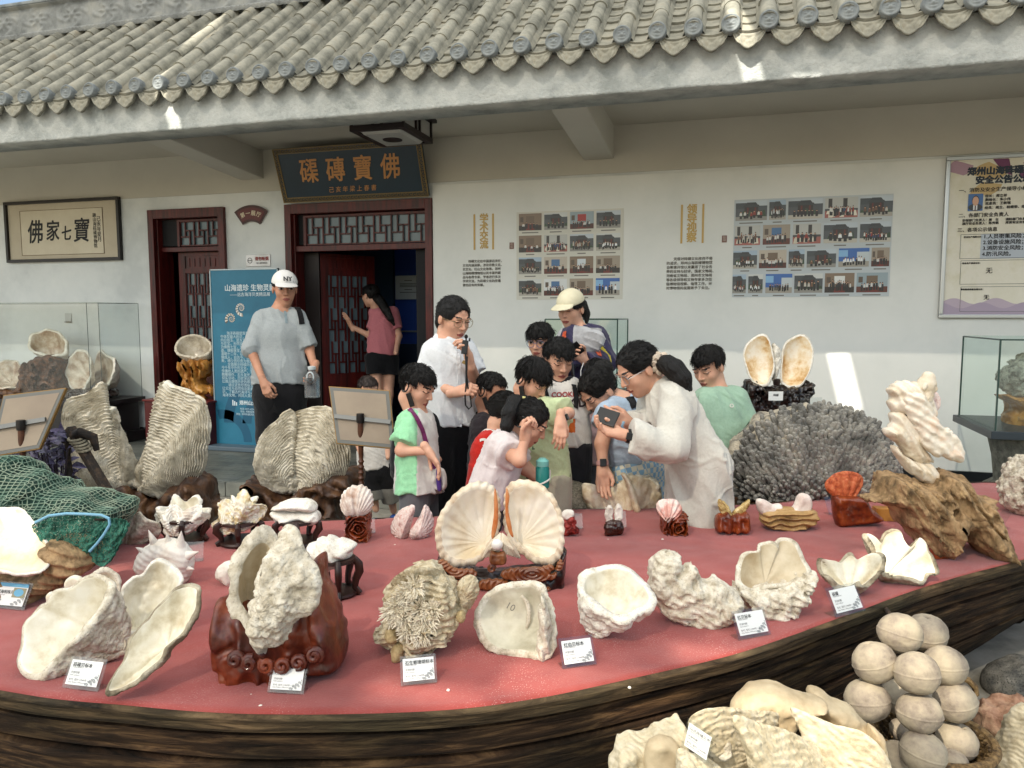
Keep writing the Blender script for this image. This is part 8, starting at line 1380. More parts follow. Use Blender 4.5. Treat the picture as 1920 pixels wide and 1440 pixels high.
    if shirt:
        i = shirt.get('i', .016)*s; g_ = shirt.get('drop', 0); sq = nrm(sp*(1-g_)+z1*g_); hem = pv-sq*shirt.get('hem', .06)*s; fl = shirt.get('flare', .0)*s; sl = shirt.get('sleeve', .62)
        def sf(P):
            d = torso(P, i); d = smin(d, rc(P, wa if not g_ else pv, hem-sq*.1*s, (r3 if g_ else r2)+i, r3+i+fl, .74, fn_), .04*s); d = smax(d, (hem-P) @ sq.astype(np.float32), .006)
            for k in AR:
                if not sl: break
                sh, e, w_ = J['s'+k], J['e'+k], J['w'+k]; t = sl[k] if isinstance(sl, dict) else sl
                if t <= 1: en = sh+(e-sh)*t; c_ = rc(P, sh, e, .056*s*bw**.5+i, .054*s*bw**.5+i+shirt.get('sf', .004)*s); c_ = np.maximum(c_, (P-en) @ nrm(e-sh).astype(np.float32))
                else: en = e+(w_-e)*(t-1); c_ = smin(rc(P, sh, e, .054*s+i, .048*s+i), np.maximum(rc(P, e, w_, .048*s+i, .034*s+i+shirt.get('sf', 0)*s), (P-en) @ nrm(w_-e).astype(np.float32)), .02)
                d = smin(d, c_, .022*s)
            nh = shirt.get('neck', .066)*s; d = smax(d, -rc(P, nb+sp*.045*s, nb+sp*.2*s, nh, nh*1.5), .008); return d
        hp = [hem]+[J[q+k] for k in AR for q in 'ew']; lo = np.min([sa, sb, pv, nb]+hp, 0)-.24*s; hi = np.max([sa, sb, pv, nb]+hp, 0)+.2*s
        out['shirt'] = garment(shirt.get('name', 'shirt'), sf, lo, hi, shirt['mat'], shirt.get('paint') and (lambda c: shirt['paint'](c, out)), shirt.get('amp', .011), shirt.get('vox', .0075))
    if pants:
        i = pants.get('i', .014)*s; ln = pants.get('len', 2.0); fl = pants.get('flare', 0)*s
        def pf2(P):
            d = rc(P, wa, pv-sp*.02*s, r2+i*.6, r3+i, .72, fn_); d = smax(d, (P-(pv+sp*.10*s)) @ sp.astype(np.float32), .01)
            for h, (k, f) in zip(hips, lg):
                if ln <= 1: en = h+(k-h)*ln; c_ = np.maximum(rc(P, h, k, .088*s+i, .070*s+i+fl), (P-en) @ nrm(k-h).astype(np.float32))
                else: en = k+(f-k)*(ln-1); c_ = smin(rc(P, h, k, .088*s+i, .064*s+i+fl*.6), np.maximum(rc(P, k, f, .064*s+i+fl*.6, .05*s+i+fl), (P-en) @ nrm(f-k).astype(np.float32)), .03*s)
                d = smin(d, c_, .03*s)
            return d
        pp_ = [pv+sp*.12*s]+hips+[x for l in lg for x in l]; out['pants'] = garment(pants.get('name', 'trousers'), pf2, np.min(pp_, 0)-.22*s, np.max(pp_, 0)+.22*s, pants['mat'], pants.get('paint') and (lambda c: pants['paint'](c, out)), pants.get('amp', .005), .009)
    if legs and shoes:
        for h, (k, f) in zip(hips, lg):
            d_ = nrm(np.array([hy[0], hy[1], 0])+1e-6) if abs(hy[2]) < .95 else -FH; a = np.array([f[0], f[1], gz+.035*s]); V, Q = sdf_mesh(lambda P: smax(smin(smin(rc(P, a-d_*.05*s, a+d_*.14*s, .045*s, .040*s), rc(P, a, a+z1*.05*s, .042*s, .04*s), .03), ell(P, a+d_*.05*s-z1*.02*s, (.05*s, .05*s, .02*s)), .02), gz+.003-P[:, 2], .004), a-.25*s, a+.25*s, .007); link('shoe', npmesh('shoe', V, Q), [mat('shoe_'+shoes, [hx(shoes)], .6, bump=0)], root)
    return out
def hp_(o, x, y, z): return o['Hc']+o['HM'] @ (np.array([x, y, z])*o['Hh'])
def cap(o, m, nm='cap', tilt=0):
    HM, Hc, Hh = o['HM'], o['Hc'], o['Hh']
    def f(P):
        L = (((P-Hc) @ HM)/Hh).astype(np.float32); d = ell(L, (0, -.05, .19), (.38, .45, .40)); d = smax(d, .19-L[:, 2]-.10*(L[:, 1]), .02); return d*Hh
    def b(P):
        L = (((P-Hc) @ HM)/Hh).astype(np.float32); L = L.copy(); L[:, 2] += .22*(L[:, 1]-.3)+.55*L[:, 0]**2; d = ell(L, (0, .40, .245), (.33, .34, .022)); return smax(d, .25-L[:, 1], .02)*Hh
    V, Q = sdf_mesh(f, Hc-Hh*.8, Hc+Hh*.8, .0045); c = link(nm, npmesh(nm, V, Q), m, o['root']); V, Q = sdf_mesh(b, Hc-Hh, Hc+Hh, .004); link('cap_brim', npmesh('brim', V, Q), m, c); w = MB(); p = hp_(o, 0, -.05, .57); w.lathe(p, [(.012, -.004), (.012, .003), (.006, .006)], 12); w.build('cap_button', m, c); return c
def glasses(o, m='4a4a4c'):
    w = MB()
    for s in (-1, 1):
        c = np.array([s*.15, .395, .03]); w.tube([hp_(o, c[0]+.115*math.cos(a), c[1]-.03*abs(math.cos(a)), c[2]+.10*math.sin(a)) for a in np.linspace(0, 2*PI, 25)], .0016, 5, cap=False); w.tube([hp_(o, s*.265, .36, .05), hp_(o, s*.335, .1, .05), hp_(o, s*.345, -.08, .03)], .0014, 5)
    w.tube([hp_(o, -.035, .41, .05), hp_(o, 0, .42, .06), hp_(o, .035, .41, .05)], .0016, 5); w.build('glasses', mat('glasses_'+m, [hx(m)], .3, bump=0, metal=.5), o['root'])
def receiver(o, sd=1):
    w = MB(); a, b = hp_(o, sd*.375, .0, -.10), hp_(o, sd*.36, .22, -.34); w.bar(a, b, .024, .012, o['HM'][:, 0]); q = w.build('ear_receiver', M_plast, o['root'], bevel=.003); w = MB(); w.tube([hp_(o, sd*.36, -.13+.08*math.cos(t), .0+.12*math.sin(t)) for t in np.linspace(-2.2, 2.0, 12)], .004, 6); w.build('ear_hook', M_plast, q)
from mathutils.bvhtree import BVHTree
def surf_strip(o, g, pts, Z, width, m, name, lift=.006, n=26):
    """a strap that follows the garment: pixels on the garment seen along the view, laid on its surface"""
    me = g.data; bv = BVHTree.FromPolygons([v.co.copy() for v in me.vertices], [tuple(p.vertices) for p in me.polygons]); C = opencurve(pts, n); V = []; W_ = []; last = None
    for x, y in C:
        d = Vector(ray(x, y)).normalized(); h = bv.ray_cast(Vector(CP), d)
        p = h[0] if h[0] is not None else (Vector(CP)+d*last if last else None)
        if p is None: continue
        last = (p-Vector(CP)).length; nn = h[1] if h[1] is not None else -d
        if nn.dot(d) > 0: nn = -nn
        V.append(np.array(p+nn*lift)); W_.append(np.array(nn))
    w = MB(); k = len(V); P = []; F = []
    for i in range(k):
        t = nrm(V[min(i+1, k-1)]-V[max(0, i-1)]); sd_ = nrm(np.cross(t, W_[i])); 
        for u, l in ((-.5, -.003), (-.5, .001), (.5, .001), (.5, -.003)): P.append(V[i]+sd_*width*u+W_[i]*l)
    for i in range(k-1):
        for j in range(4): F.append((i*4+j, i*4+(j+1) % 4, i*4+4+(j+1) % 4, i*4+4+j))
    F += [(3, 2, 1, 0), tuple((k-1)*4+j for j in range(4))]; w.add(P, F); return w.build(name, m, o['root'])
def decal(o, g, body, px, py, size, m, name='printed_lettering', sx=1, bold=.001, rot=0):
    me = text(body, size, m, (0, 0, 0), o['root'], tilt=0, name=name, bold=bold, ext=0); bvm = g.data; bv = BVHTree.FromPolygons([v.co.copy() for v in bvm.vertices], [tuple(p.vertices) for p in bvm.polygons]); h0 = bv.ray_cast(Vector(CP), Vector(ray(px, py)).normalized())
    if h0[0] is None: return
    c = np.array(h0[0]); b = bmesh.new(); b.from_mesh(me.data); bmesh.ops.triangulate(b, faces=b.faces); bmesh.ops.subdivide_edges(b, edges=[e for e in b.edges if e.calc_length() > size*.25], cuts=2)
    for v in b.verts:
        x, y = v.co.x*sx, v.co.y; x, y = x*math.cos(rot)-y*math.sin(rot), x*math.sin(rot)+y*math.cos(rot); p = c+RT*x+UP*y; d = Vector(p-CP).normalized(); h = bv.ray_cast(Vector(CP), d); q = h[0] if h[0] is not None else Vector(p); v.co = q-d*.004
    b.to_mesh(me.data); b.free(); return me
def watch(o, k, m, t=.0, s=1.):
    W_ = o['J']['w'+k]; e = o['J']['e'+k]; d = nrm(W_-e); c = W_-d*.02*s; x = nrm(np.cross(d, FW)); y = np.cross(d, x); r = .033*s*t if t else .032*s; w = MB(); w.lathe(c-d*.012*s, [(r*.92, 0), (r, .002), (r, .022*s), (r*.92, .024*s)], 20, 0, (x, y, d)); st = w.build('watch', m, o['root']); v = -FW; v = nrm(v-d*(v @ d)); xx = np.cross(d, v); w = MB(); M4 = Matrix([[xx[0], d[0], v[0], 0], [xx[1], d[1], v[1], 0], [xx[2], d[2], v[2], 0], [0, 0, 0, 1]]); M4.translation = Vector(c+v*r*.95); w.box(-.016*s, .016*s, -.019*s, .019*s, -.004, .007, 0, M4); w.build('watch_face', M_plast, st, bevel=.003)
M_whitec = cloth('white_shirt_cloth', ['b9bcc0', 'cacdd0', 'd6d8da']); M_greyblue = cloth('grey_blue_shirt', ['82898b', '93999b', '9ea4a5']); M_tee = cloth('white_tee', ['b5b1ab', 'c8c4be', 'd2cec8']); M_navy2 = cloth('navy_purple_top', ['26243a', '33304a', '3d3a55'])
# ---- man in the white cap
o = person('man in pale grey pullover and white cap holding a large water bottle', 6.2, dict(head=(534, 543), neck=(526, 577, .02), sa=(482, 600, -.02), sb=(567, 596, .06), ea=(470, 655, -.10), wa=(494, 716, -.26), eb=(579, 652, .04), wb=(590, 690, -.08), pel=(525, 732)), 1.10, .276, (24, 8, 0), gz=PLAT, skin=M_skin2, hair='crop', bw=1.16, down=False, seed=3,
           shirt=dict(mat=[M_greyblue], i=.016, hem=-.045, sleeve={'a': 1.06, 'b': .98}, sf=.0, amp=.013, neck=.056), pants=dict(mat=M_blackc, i=.02, flare=.02), hands=(('a', (505, 746, -.28), (.3, -.1, -.9), .55), ('b', (584, 712, -.12), (-.8, 0, -.4), .6)))
c = cap(o, mat('white_cap_cotton', ['c9c9c7', 'd8d8d5'], .85, 8, .3, 200, .002)); HM = o['HM']; X3, Y3 = -HM[:, 0], HM[:, 2]; Z3 = HM[:, 1]
if np.cross(X3, Y3) @ Z3 < 0: X3 = -X3
text('NY', .05, M_ink, None, c, M=Matrix.Translation(Vector(hp_(o, -.03, .43, .36))) @ Matrix([[*r, 0] for r in np.stack([X3, Y3, Z3], 1)]+[[0, 0, 0, 1]]) @ Matrix.Rotation(-.4, 4, 'X'), name='embroidered_letters', bold=.002)
surf_strip(o, o['shirt'], [(553, 572), (560, 582), (564, 595), (566, 608)], 6.2, .045, M_blackc, 'backpack_strap'); surf_strip(o, o['shirt'], [(532, 574), (535, 590), (537, 606)], 6.2, .02, cloth('placket_grey', ['76868c', '829298']), 'placket', .004)
bz = 6.08; t = thing('water_bottle', 'large clear plastic water bottle carried by the man in the white cap', 'bottle', U(586, 746, Z=bz)); b0 = U(586, 746, Z=bz); k = bz/FPX; M_pet = mat('clear_bottle_plastic', 'c6cdd0', .15, bump=0, trans=.75, ior=1.2, alpha=.75)
w = MB(); w.lathe(b0, [(9*k, 0), (14*k, 2*k), (14.5*k, 12*k), (13.5*k, 16*k), (14.5*k, 22*k), (14.5*k, 36*k), (12*k, 44*k), (7*k, 50*k), (6*k, 53*k)], 28); w.build('bottle_body', M_pet, t, smooth=True); w = MB(); w.lathe(b0, [(7*k, 53*k), (7.4*k, 54*k), (7.4*k, 59*k), (4*k, 60*k)], 20); w.build('bottle_cap', mat('pale_cap_plastic', 'bfc6c8', .3, bump=0), t, smooth=True)
w = MB()
for q in range(6): w.box(b0[0]-.01, b0[0]+.045, b0[1]-14.8*k, b0[1]-14.4*k, b0[2]+(24+q*2.6)*k, b0[2]+(25.2+q*2.6)*k)
w.build('bottle_print', M_ink, t)
w = MB(); w.tube([b0+RT*6*k*math.cos(a)-FH*12*k+np.array([0, 0, (40+9*math.sin(a))*k]) for a in np.linspace(0, 2*PI, 20)], .006, 6, cap=False); w.build('bottle_handle', MATS['pale_cap_plastic'], t)
# ---- woman in pink at the doorway
person('woman in pink shirt and black shorts pushing the lattice door, seen from behind', 8.25, dict(head=(694, 555), neck=(709, 577), sa=(704, 592, -.05), sb=(742, 585, .05), ea=(694, 630, -.05), wa=(659, 612, -.02), eb=(748, 630, .0), wb=(742, 662, -.25), pel=(717, 668), fa=(714, 800, 0), fb=(726, 800, .05)), 1.02, .24, (-125, 12, 0), gz=PLAT, hair='tied', seed=5, down=True, hands=(('a', (646, 588, -.02), (-.7, 0, .5), .1),), hair_extra=[(703, 556, -.02, .05), (712, 563, -.10, .05), (724, 582, -.16, .045), (733, 598, -.17, .032), (739, 609, -.16, .012)],
       shirt=dict(mat=[cloth('dusty_pink_shirt', ['a85f66', 'b66d74', 'c0797f'])], hem=-.02, sleeve=.7, amp=.011), pants=dict(name='shorts', mat=M_blackc, len=.42, flare=.02))
# ---- child behind the easel
person('small child in white top and black shorts standing behind the right easel', 5.4, dict(head=(690, 734), neck=(693, 768), sa=(674, 785, 0), sb=(718, 785, .02), ea=(668, 822, 0), wa=(676, 850, -.1), eb=(726, 825, 0), wb=(728, 858, -.05), pel=(706, 875), fa=(705, 955, 0), fb=(738, 958, .1)), .72, .205, (30, 20, 0), hairmat=M_hairb, hair='crop', seed=6, shoes='1f4f9a',
       shirt=dict(mat=[M_tee], hem=.02, sleeve=.7), pants=dict(mat=[M_blackc, cloth('grey_cuff', ['6e6c66', '85837c'])], len=1.5, flare=.03, paint=lambda c, o: (c[:, 2] < .30).astype(int)))
# ---- boy in mint and white
def raglan(c, o): x = (c-o['pv']) @ o['fn']; y = np.abs((c-o['pv']) @ o['sv']); return ((x*0+y < .085) | ((c-o['J']['neck']) @ RT > .02)).astype(int)
M_mint = cloth('mint_green_cloth', ['79b489', '8dc79b', '9cd2a8'])
o = person('boy in mint and white shirt with purple strap and ear receiver beside the guide', 3.7, dict(head=(783, 727), neck=(782, 771, .02), sa=(766, 795, -.10), sb=(796, 790, .14), ea=(752, 845, -.13), wa=(803, 846, -.16), eb=(800, 840, .15), wb=(822, 862, .1), pel=(785, 903)), .80, .212, (68, 24, 0), hair='short', seed=8, hands=(('a', (828, 882, -.16), (-.4, -.6, .2), .25),),
           shirt=dict(mat=[M_mint, M_tee], i=.022, hem=.07, flare=.05, sleeve=.75, sf=.012, amp=.012, paint=raglan), pants=dict(name='shorts', mat=cloth('grey_shorts', ['55565a', '66676b']), i=.004, len=1.3, flare=.04)); receiver(o, 1)
surf_strip(o, o['shirt'], [(768, 768), (780, 785), (790, 805), (798, 830), (806, 855), (814, 880)], 3.7, .022, cloth('purple_strap', ['3a1c4c', '6a2350', '2a2a70']), 'bag_strap', .008)
t = thing('shoulder_bag', 'small white bag with blue and purple stripe hanging by the mint shirted boy', 'bag', U(824, 915, Z=3.6)); slab('bag_body', [(812, 882), (832, 880), (836, 914), (814, 916)], 3.62, .03, .012, [M_tee], t, vox=.005, noise=(.003, 30)); slab('stripe', [(818, 880), (826, 880), (829, 916), (820, 916)], 3.605, .032, .006, [cloth('blue_purple_stripe', ['23307a', '5a2a6a'])], t, vox=.004, noise=None)
t = thing('backpack', 'black backpack hanging behind the mint shirted boy', 'backpack', U(748, 905, Z=3.85)); slab('pack', [(738, 800), (752, 810), (760, 850), (762, 890), (750, 905), (736, 890), (732, 840)], 3.9, .10, .05, [M_blackc], t, vox=.007, noise=(.008, 14)); w = MB(); w.tube([U(x, y, Z=3.72) for x, y in ((748, 850), (756, 870), (764, 885), (760, 900))], .008, 6); w.build('strap', M_blackc, t)
# ---- guide
o = person('guide in white blouse and black trousers with glasses holding a voice transmitter', 4.15, dict(head=(851, 599), neck=(838, 641, .02), sa=(806, 664, -.06), sb=(876, 656, .05), ea=(799, 720, -.04), wa=(856, 735, -.18), eb=(893, 718, .02), wb=(880, 676, -.16), pel=(843, 782)), .99, .243, (42, 18, 0), hair='part', seed=9, hands=(('a', (880, 730, -.22), (.1, -.5, -.85), .85), ('b', (873, 640, -.2, -1), (-.85, .1, .2), .62)), hair_extra=[(828, 588, .06, .035), (826, 605, .10, .03), (830, 625, .12, .02)],
           shirt=dict(name='blouse', mat=[M_whitec], i=.020, hem=.045, flare=.03, sleeve=.72, sf=.012, amp=.013, neck=.062), pants=dict(mat=M_blackc, i=.02, flare=.05)); glasses(o, '8a7a5c')
w = MB()
for sx in (-1, 1): a = o['J']['neck']; p = lambda x, y, z: a+o['sv']*x+o['fn']*y*1.0+o['sp']*z; sg = 1 if (o['fn'] @ -FW) > 0 else -1; w.add([p(sx*.055, -.03*sg, .05), p(sx*.02, .085*sg, .005), p(sx*.035, .105*sg, -.055), p(sx*.085, .07*sg, -.02), p(sx*.075, -.02*sg, .03)], [(0, 1, 2, 3, 4)])
cl_ = w.build('collar', M_whitec, o['root']); md = cl_.modifiers.new('t', 'SOLIDIFY'); md.thickness = .004
surf_strip(o, o['shirt'], [(858, 660), (860, 690), (861, 730), (862, 770), (862, 800)], 4.15, .022, M_whitec, 'button_placket', .003)
w = MB(); w.bar(U(867, 678, Z=3.96), U(874, 681, Z=3.96), .018, .006, FW); w.build('name_badge', mat('badge_brass', '7a6238', .3, bump=0, metal=.6), o['root'])
w = MB(); w.tube([U(833, 592, Z=4.22), U(828, 612, Z=4.24), U(827, 632, Z=4.22)], [.014, .010, .004], 8); w.build('hair_ribbon', cloth('red_ribbon', ['6a1512', '8a2018']), o['root'], smooth=True)
t = thing('voice_transmitter', 'black handheld voice transmitter with foam microphone held by the guide', 'microphone', U(871, 660, Z=3.93)); w = MB(); w.bar(U(870, 664, Z=3.93), U(873, 638, Z=3.93), .032, .018, FW); w.build('transmitter_body', M_plast, t, bevel=.004); w = MB(); p = U(874, 631, Z=3.92); w.lathe(p, [(.010*math.sin(PI*k/8), -.011*math.cos(PI*k/8)) for k in range(1, 8)], 14); w.tube([U(874, 638, Z=3.92), p], .004, 6); w.build('foam_head', mat('black_foam', '101012', .95, 8, .5, 400, .002), t); w = MB(); w.tube([U(880, 640, Z=3.93), U(881, 634, Z=3.93)], .005, 8); w.build('aerial', M_plast, t)
w = MB(); w.tube([U(x, y, Z=3.92) for x, y in ((873, 664), (874, 690), (874, 720), (872, 745), (873, 760), (879, 767), (884, 762), (882, 745), (877, 725), (875, 700), (876, 668))], .0045, 6); w.build('wrist_strap', M_plast, t)
# ---- boy in dark shirt
o = person('boy in dark shirt with ear receiver between the guide and the girl in red', 4.05, dict(head=(922, 736), neck=(917, 772, .02), sa=(900, 798, -.06), sb=(938, 792, .10), ea=(896, 850, 0), wa=(915, 880, -.05), eb=(945, 845, .1), wb=(950, 880, .05), pel=(915, 895)), .78, .205, (65, 22, 0), skin=M_skin2, hair='crop', seed=11, shirt=dict(mat=[cloth('dark_brown_grey_tee', ['1d1a1d', '2a2529', '342e32'])], hem=.04, sleeve=.7), pants=dict(mat=M_blackc)); receiver(o, 1)
# ---- girl in red jersey
o = person('girl in red jersey with white trim, hair tied, half hidden behind the girl in white', 3.75, dict(head=(950, 775), neck=(935, 808, .02), sa=(905, 830, -.06), sb=(958, 826, .05), ea=(892, 880, -.02), wa=(893, 925, -.05), eb=(965, 880, .1), wb=(965, 920, 0), pel=(918, 925)), .78, .205, (95, 22, 0), hair='tied', seed=12, hair_extra=[(938, 756, .08, .03), (928, 775, .12, .03), (932, 800, .10, .018)], shirt=dict(name='jersey', mat=[cloth('red_jersey', ['8f1712', 'ab221b', 'bd2f26']), M_tee], hem=.05, sleeve=.5, amp=.006, paint=lambda c, o: (np.abs(np.linalg.norm(c-o['J']['neck'], axis=1)-.085) < .010).astype(int)), pants=dict(mat=M_blackc, len=.8)); receiver(o, 1)
w = MB(); 
decal(o, o['shirt'], '3', 909, 838, .11, cloth('jersey_white', ['c4beb8', 'd2cdc8']), 'printed_number', rot=.15)
# ---- girl in white rubbing her eye
o = person('girl in white tee with long ponytail raising her fist to her face', 3.38, dict(head=(992, 793), neck=(953, 826, .02), sa=(935, 838, -.12), sb=(960, 838, .10), ea=(974, 864, -.20), wa=(984, 824, -.16), eb=(985, 880, .1), wb=(1010, 900, .05), pel=(920, 928)), .80, .212, (78, 34, 0), hair='tied', seed=13, hands=(('a', (990, 790, -.15, -1), (.6, .1, .6), .95),), hair_extra=[(982, 752, .02, .028), (966, 755, -.02, .036), (955, 775, -.06, .034), (950, 800, -.08, .026), (949, 818, -.08, .010)],
           shirt=dict(mat=[cloth('pale_pinkish_tee', ['b3a8a8', 'c6bcbb', 'd0c7c6'])], i=.02, hem=.04, sleeve=.62, sf=.012, amp=.012), pants=dict(mat=M_blackc, len=.8)); receiver(o, 1)
w = MB(); w.tube([U(981+7*math.cos(a), 752+5*math.sin(a), Z=3.39+.03*math.sin(a)) for a in np.linspace(0, 2*PI, 16)], .010, 7); w.build('hair_tie', cloth('pale_yellow_tie', ['b5ab6a', 'cfc58a']), o['root'], smooth=True)
# ---- boy in lime tee with watch
def limeprint(c, o): n = vnoise((c*38).astype(np.float32), 5); return np.where((n > .62) & (c[:, 2] < o['ms'][2]-.10), 1, 0)
o = person('boy in pale lime tee showing a blue watch on his wrist', 3.62, dict(head=(999, 715), neck=(1003, 757, .03), sa=(982, 775, .02), sb=(1036, 768, -.02), ea=(972, 835, 0), wa=(995, 880, -.08), eb=(1066, 775, -.12), wb=(1051, 787, -.30), pel=(1015, 890)), .78, .208, (52, 34, 0), hair='fringe', seed=15, hands=(('b', (1050, 812, -.32), (-.2, -.2, -.9), .35), ('a', (1005, 900, -.1), (0, 0, -1), .4)),
           shirt=dict(mat=[cloth('pale_lime_tee', ['a3b184', 'b5c298', 'c0cca6']), cloth('lime_print_dark', ['4d5a4a', '6a7a5c'])], i=.02, hem=.05, sleeve=.8, sf=.014, amp=.012, paint=limeprint), pants=dict(name='shorts', mat=cloth('cream_shorts', ['9a9684', 'aba794']), len=.9, flare=.03)); receiver(o, 1); watch(o, 'b', mat('blue_strap', '3f77a8', .5, bump=0), 0, .85)
# ---- boy with glasses
o = person('boy with round glasses in blue shirt at the back of the group', 4.6, dict(head=(1012, 641), neck=(1018, 676, .02), sa=(994, 695, -.02), sb=(1046, 692, .04), ea=(990, 745, 0), wa=(1000, 780, -.1), eb=(1052, 745, 0), wb=(1048, 790, -.1), pel=(1020, 785)), .80, .212, (-22, 12, 0), hair='fringe', seed=17, down=False, shirt=dict(mat=[cloth('bright_blue_tee', ['123f9a', '1c55b5', '2a66c4']), M_navy2], hem=.04, sleeve=.75, paint=lambda c, o: (((c-o['ms']) @ o['sv']) < -.04*1).astype(int)), pants=dict(mat=M_blackc)); glasses(o, '4a6a9a')
# ---- boy in printed tee
o = person('boy in white tee printed MOOKID with black collar and backpack straps', 3.88, dict(head=(1047, 676), neck=(1050, 715, .02), sa=(1022, 732, 0), sb=(1076, 728, .05), ea=(1020, 790, -.02), wa=(1038, 842, -.06), eb=(1086, 788, .05), wb=(1080, 838, .0), pel=(1058, 832)), .80, .215, (20, 22, 0), hair='short', seed=19, hands=(('a', (1042, 874, -.06), (.6, 0, -.5), .4), ('b', (1080, 868, 0), (-.6, 0, -.5), .4)),
           shirt=dict(mat=[M_tee, cloth('black_collar', ['141416', '1e1e22']), cloth('orange_band', ['b5541c', 'c8682a'])], i=.022, hem=.03, sleeve=.85, sf=.016, amp=.011, neck=.066, paint=lambda c, o: np.where(np.linalg.norm(c-(o['J']['neck']+o['sp']*.03), axis=1) < .072, 1, np.where((np.abs((c-U(1050, 797, Z=3.88)) @ UP) < .034) & ((c-o['pv']) @ -FW > .02) & ((c-U(1076, 797, Z=3.88)) @ RT < 0), 2, 0))), pants=dict(mat=cloth('charcoal_trousers', ['222226', '2e2e33']), flare=.02)); receiver(o, -1)
decal(o, o['shirt'], 'COOKIC', 1060, 740, .036, M_red, bold=.0012, rot=.04); decal(o, o['shirt'], 'MOOKID', 1058, 757, .062, cloth('dark_print', ['2a2022', '3a2a2c']), sx=.9, bold=.002, rot=.04)
surf_strip(o, o['shirt'], [(1075, 722), (1079, 740), (1079, 765)], 3.88, .028, M_blackc, 'backpack_strap'); surf_strip(o, o['shirt'], [(1022, 728), (1026, 745), (1030, 765)], 3.88, .022, M_blackc, 'backpack_strap')
# ---- woman in cream cap
o = person('woman in cream cap, grey scarf and navy top looking at a phone', 4.85, dict(head=(1070, 581), neck=(1086, 622, .02), sa=(1062, 634, -.05), sb=(1126, 630, .05), ea=(1058, 680, -.1), wa=(1080, 668, -.28), eb=(1138, 678, -.02), wb=(1096, 676, -.25), pel=(1100, 722)), .98, .235, (-36, 14, 0), hair='tied', seed=21, hands=(('b', (1078, 658, -.3), (.1, .3, .8), .55),), hair_extra=[(1092, 570, .10, .03), (1098, 588, .12, .03), (1100, 604, .10, .012)], shirt=dict(name='top', mat=[M_navy2, cloth('yellow_stripe', ['a8952e', 'bfae45'])], i=.016, hem=.0, sleeve=1.95, amp=.011, paint=lambda c, o: ((np.abs((c-o['J']['eb']) @ nrm(o['J']['wb']-o['J']['eb'])-.06) < .009) & (np.linalg.norm(c-o['J']['eb'], axis=1) < .15)).astype(int)), pants=dict(mat=M_blackc))
cap(o, mat('cream_cap_cotton', ['b8b298', 'c9c3aa'], .85, 8, .3, 200, .002)); M_scarf = cloth('grey_scarf', ['8a8b8e', '9d9ea1', 'a9aaad'])
nb = o['J']['neck']; fd = nrm(o['HM'][:, 1]*[1, 1, 0]); cs = o['ms']+fd*.085-o['sp']*.03; MS = np.stack([o['sv'], fd, o['sp']]); o['garment']('scarf', lambda P: smin(rc(P, nb-o['sp']*.035-o['sv']*.10, nb-o['sp']*.03+o['sv']*.13, .05, .05), ell(P, cs, (.085, .07, .10), MS), .03), nb-.4, nb+.3, M_scarf, amp=.016)
surf_strip(o, o['shirt'], [(1118, 622), (1117, 640), (1119, 655), (1124, 668)], 4.85, .035, cloth('orange_strap', ['b5482a', 'c85c3a']), 'orange_strap'); surf_strip(o, o['shirt'], [(1060, 622), (1058, 635), (1058, 650)], 4.85, .03, MATS['orange_strap'], 'orange_strap')
t = thing('mobile_phone', 'black mobile phone held by the woman in the cream cap', 'phone', U(1078, 664, Z=4.5)); w = MB(); w.bar(U(1072, 646, Z=4.5), U(1088, 664, Z=4.52), .075, .009, FW*.6+np.array([0, 0, .4])); w.build('phone_body', M_plast, t, bevel=.004)
w = MB(); w.tube([U(x, y, Z=4.5) for x, y in ((1094, 680), (1089, 695), (1089, 705), (1095, 712))], .003, 6); tag(w.build('charging_cable', mat('white_cable', 'c8c8c6', .5, bump=0), smooth=True), 'thin white cable hanging from the hands of the woman in the cream cap', 'cable')
# ---- child in pink behind
person('child in pink top mostly hidden behind the bending woman in pale blue', 4.25, dict(head=(1120, 708), neck=(1118, 745, .02), sa=(1100, 765, -.03), sb=(1140, 765, .03), ea=(1094, 810, 0), wa=(1102, 842, -.06), eb=(1146, 810, 0), wb=(1140, 850, 0), pel=(1116, 850)), .76, .205, (150, 15, 0), hair='tied', seed=23, hands=(('a', (1108, 872, -.06), (.5, 0, -.5), .5),), hair_extra=[(1128, 690, -.08, .035), (1134, 688, -.10, .04), (1140, 694, -.08, .03)], shirt=dict(name='frilled_top', mat=[cloth('pale_pink_cloth', ['b58f8c', 'c8a5a1', 'd2b2ae'])], i=.025, hem=.08, flare=.05, sleeve=.7, amp=.014), pants=dict(mat=cloth('grey_leggings', ['6a6a6e', '7c7c80'])))
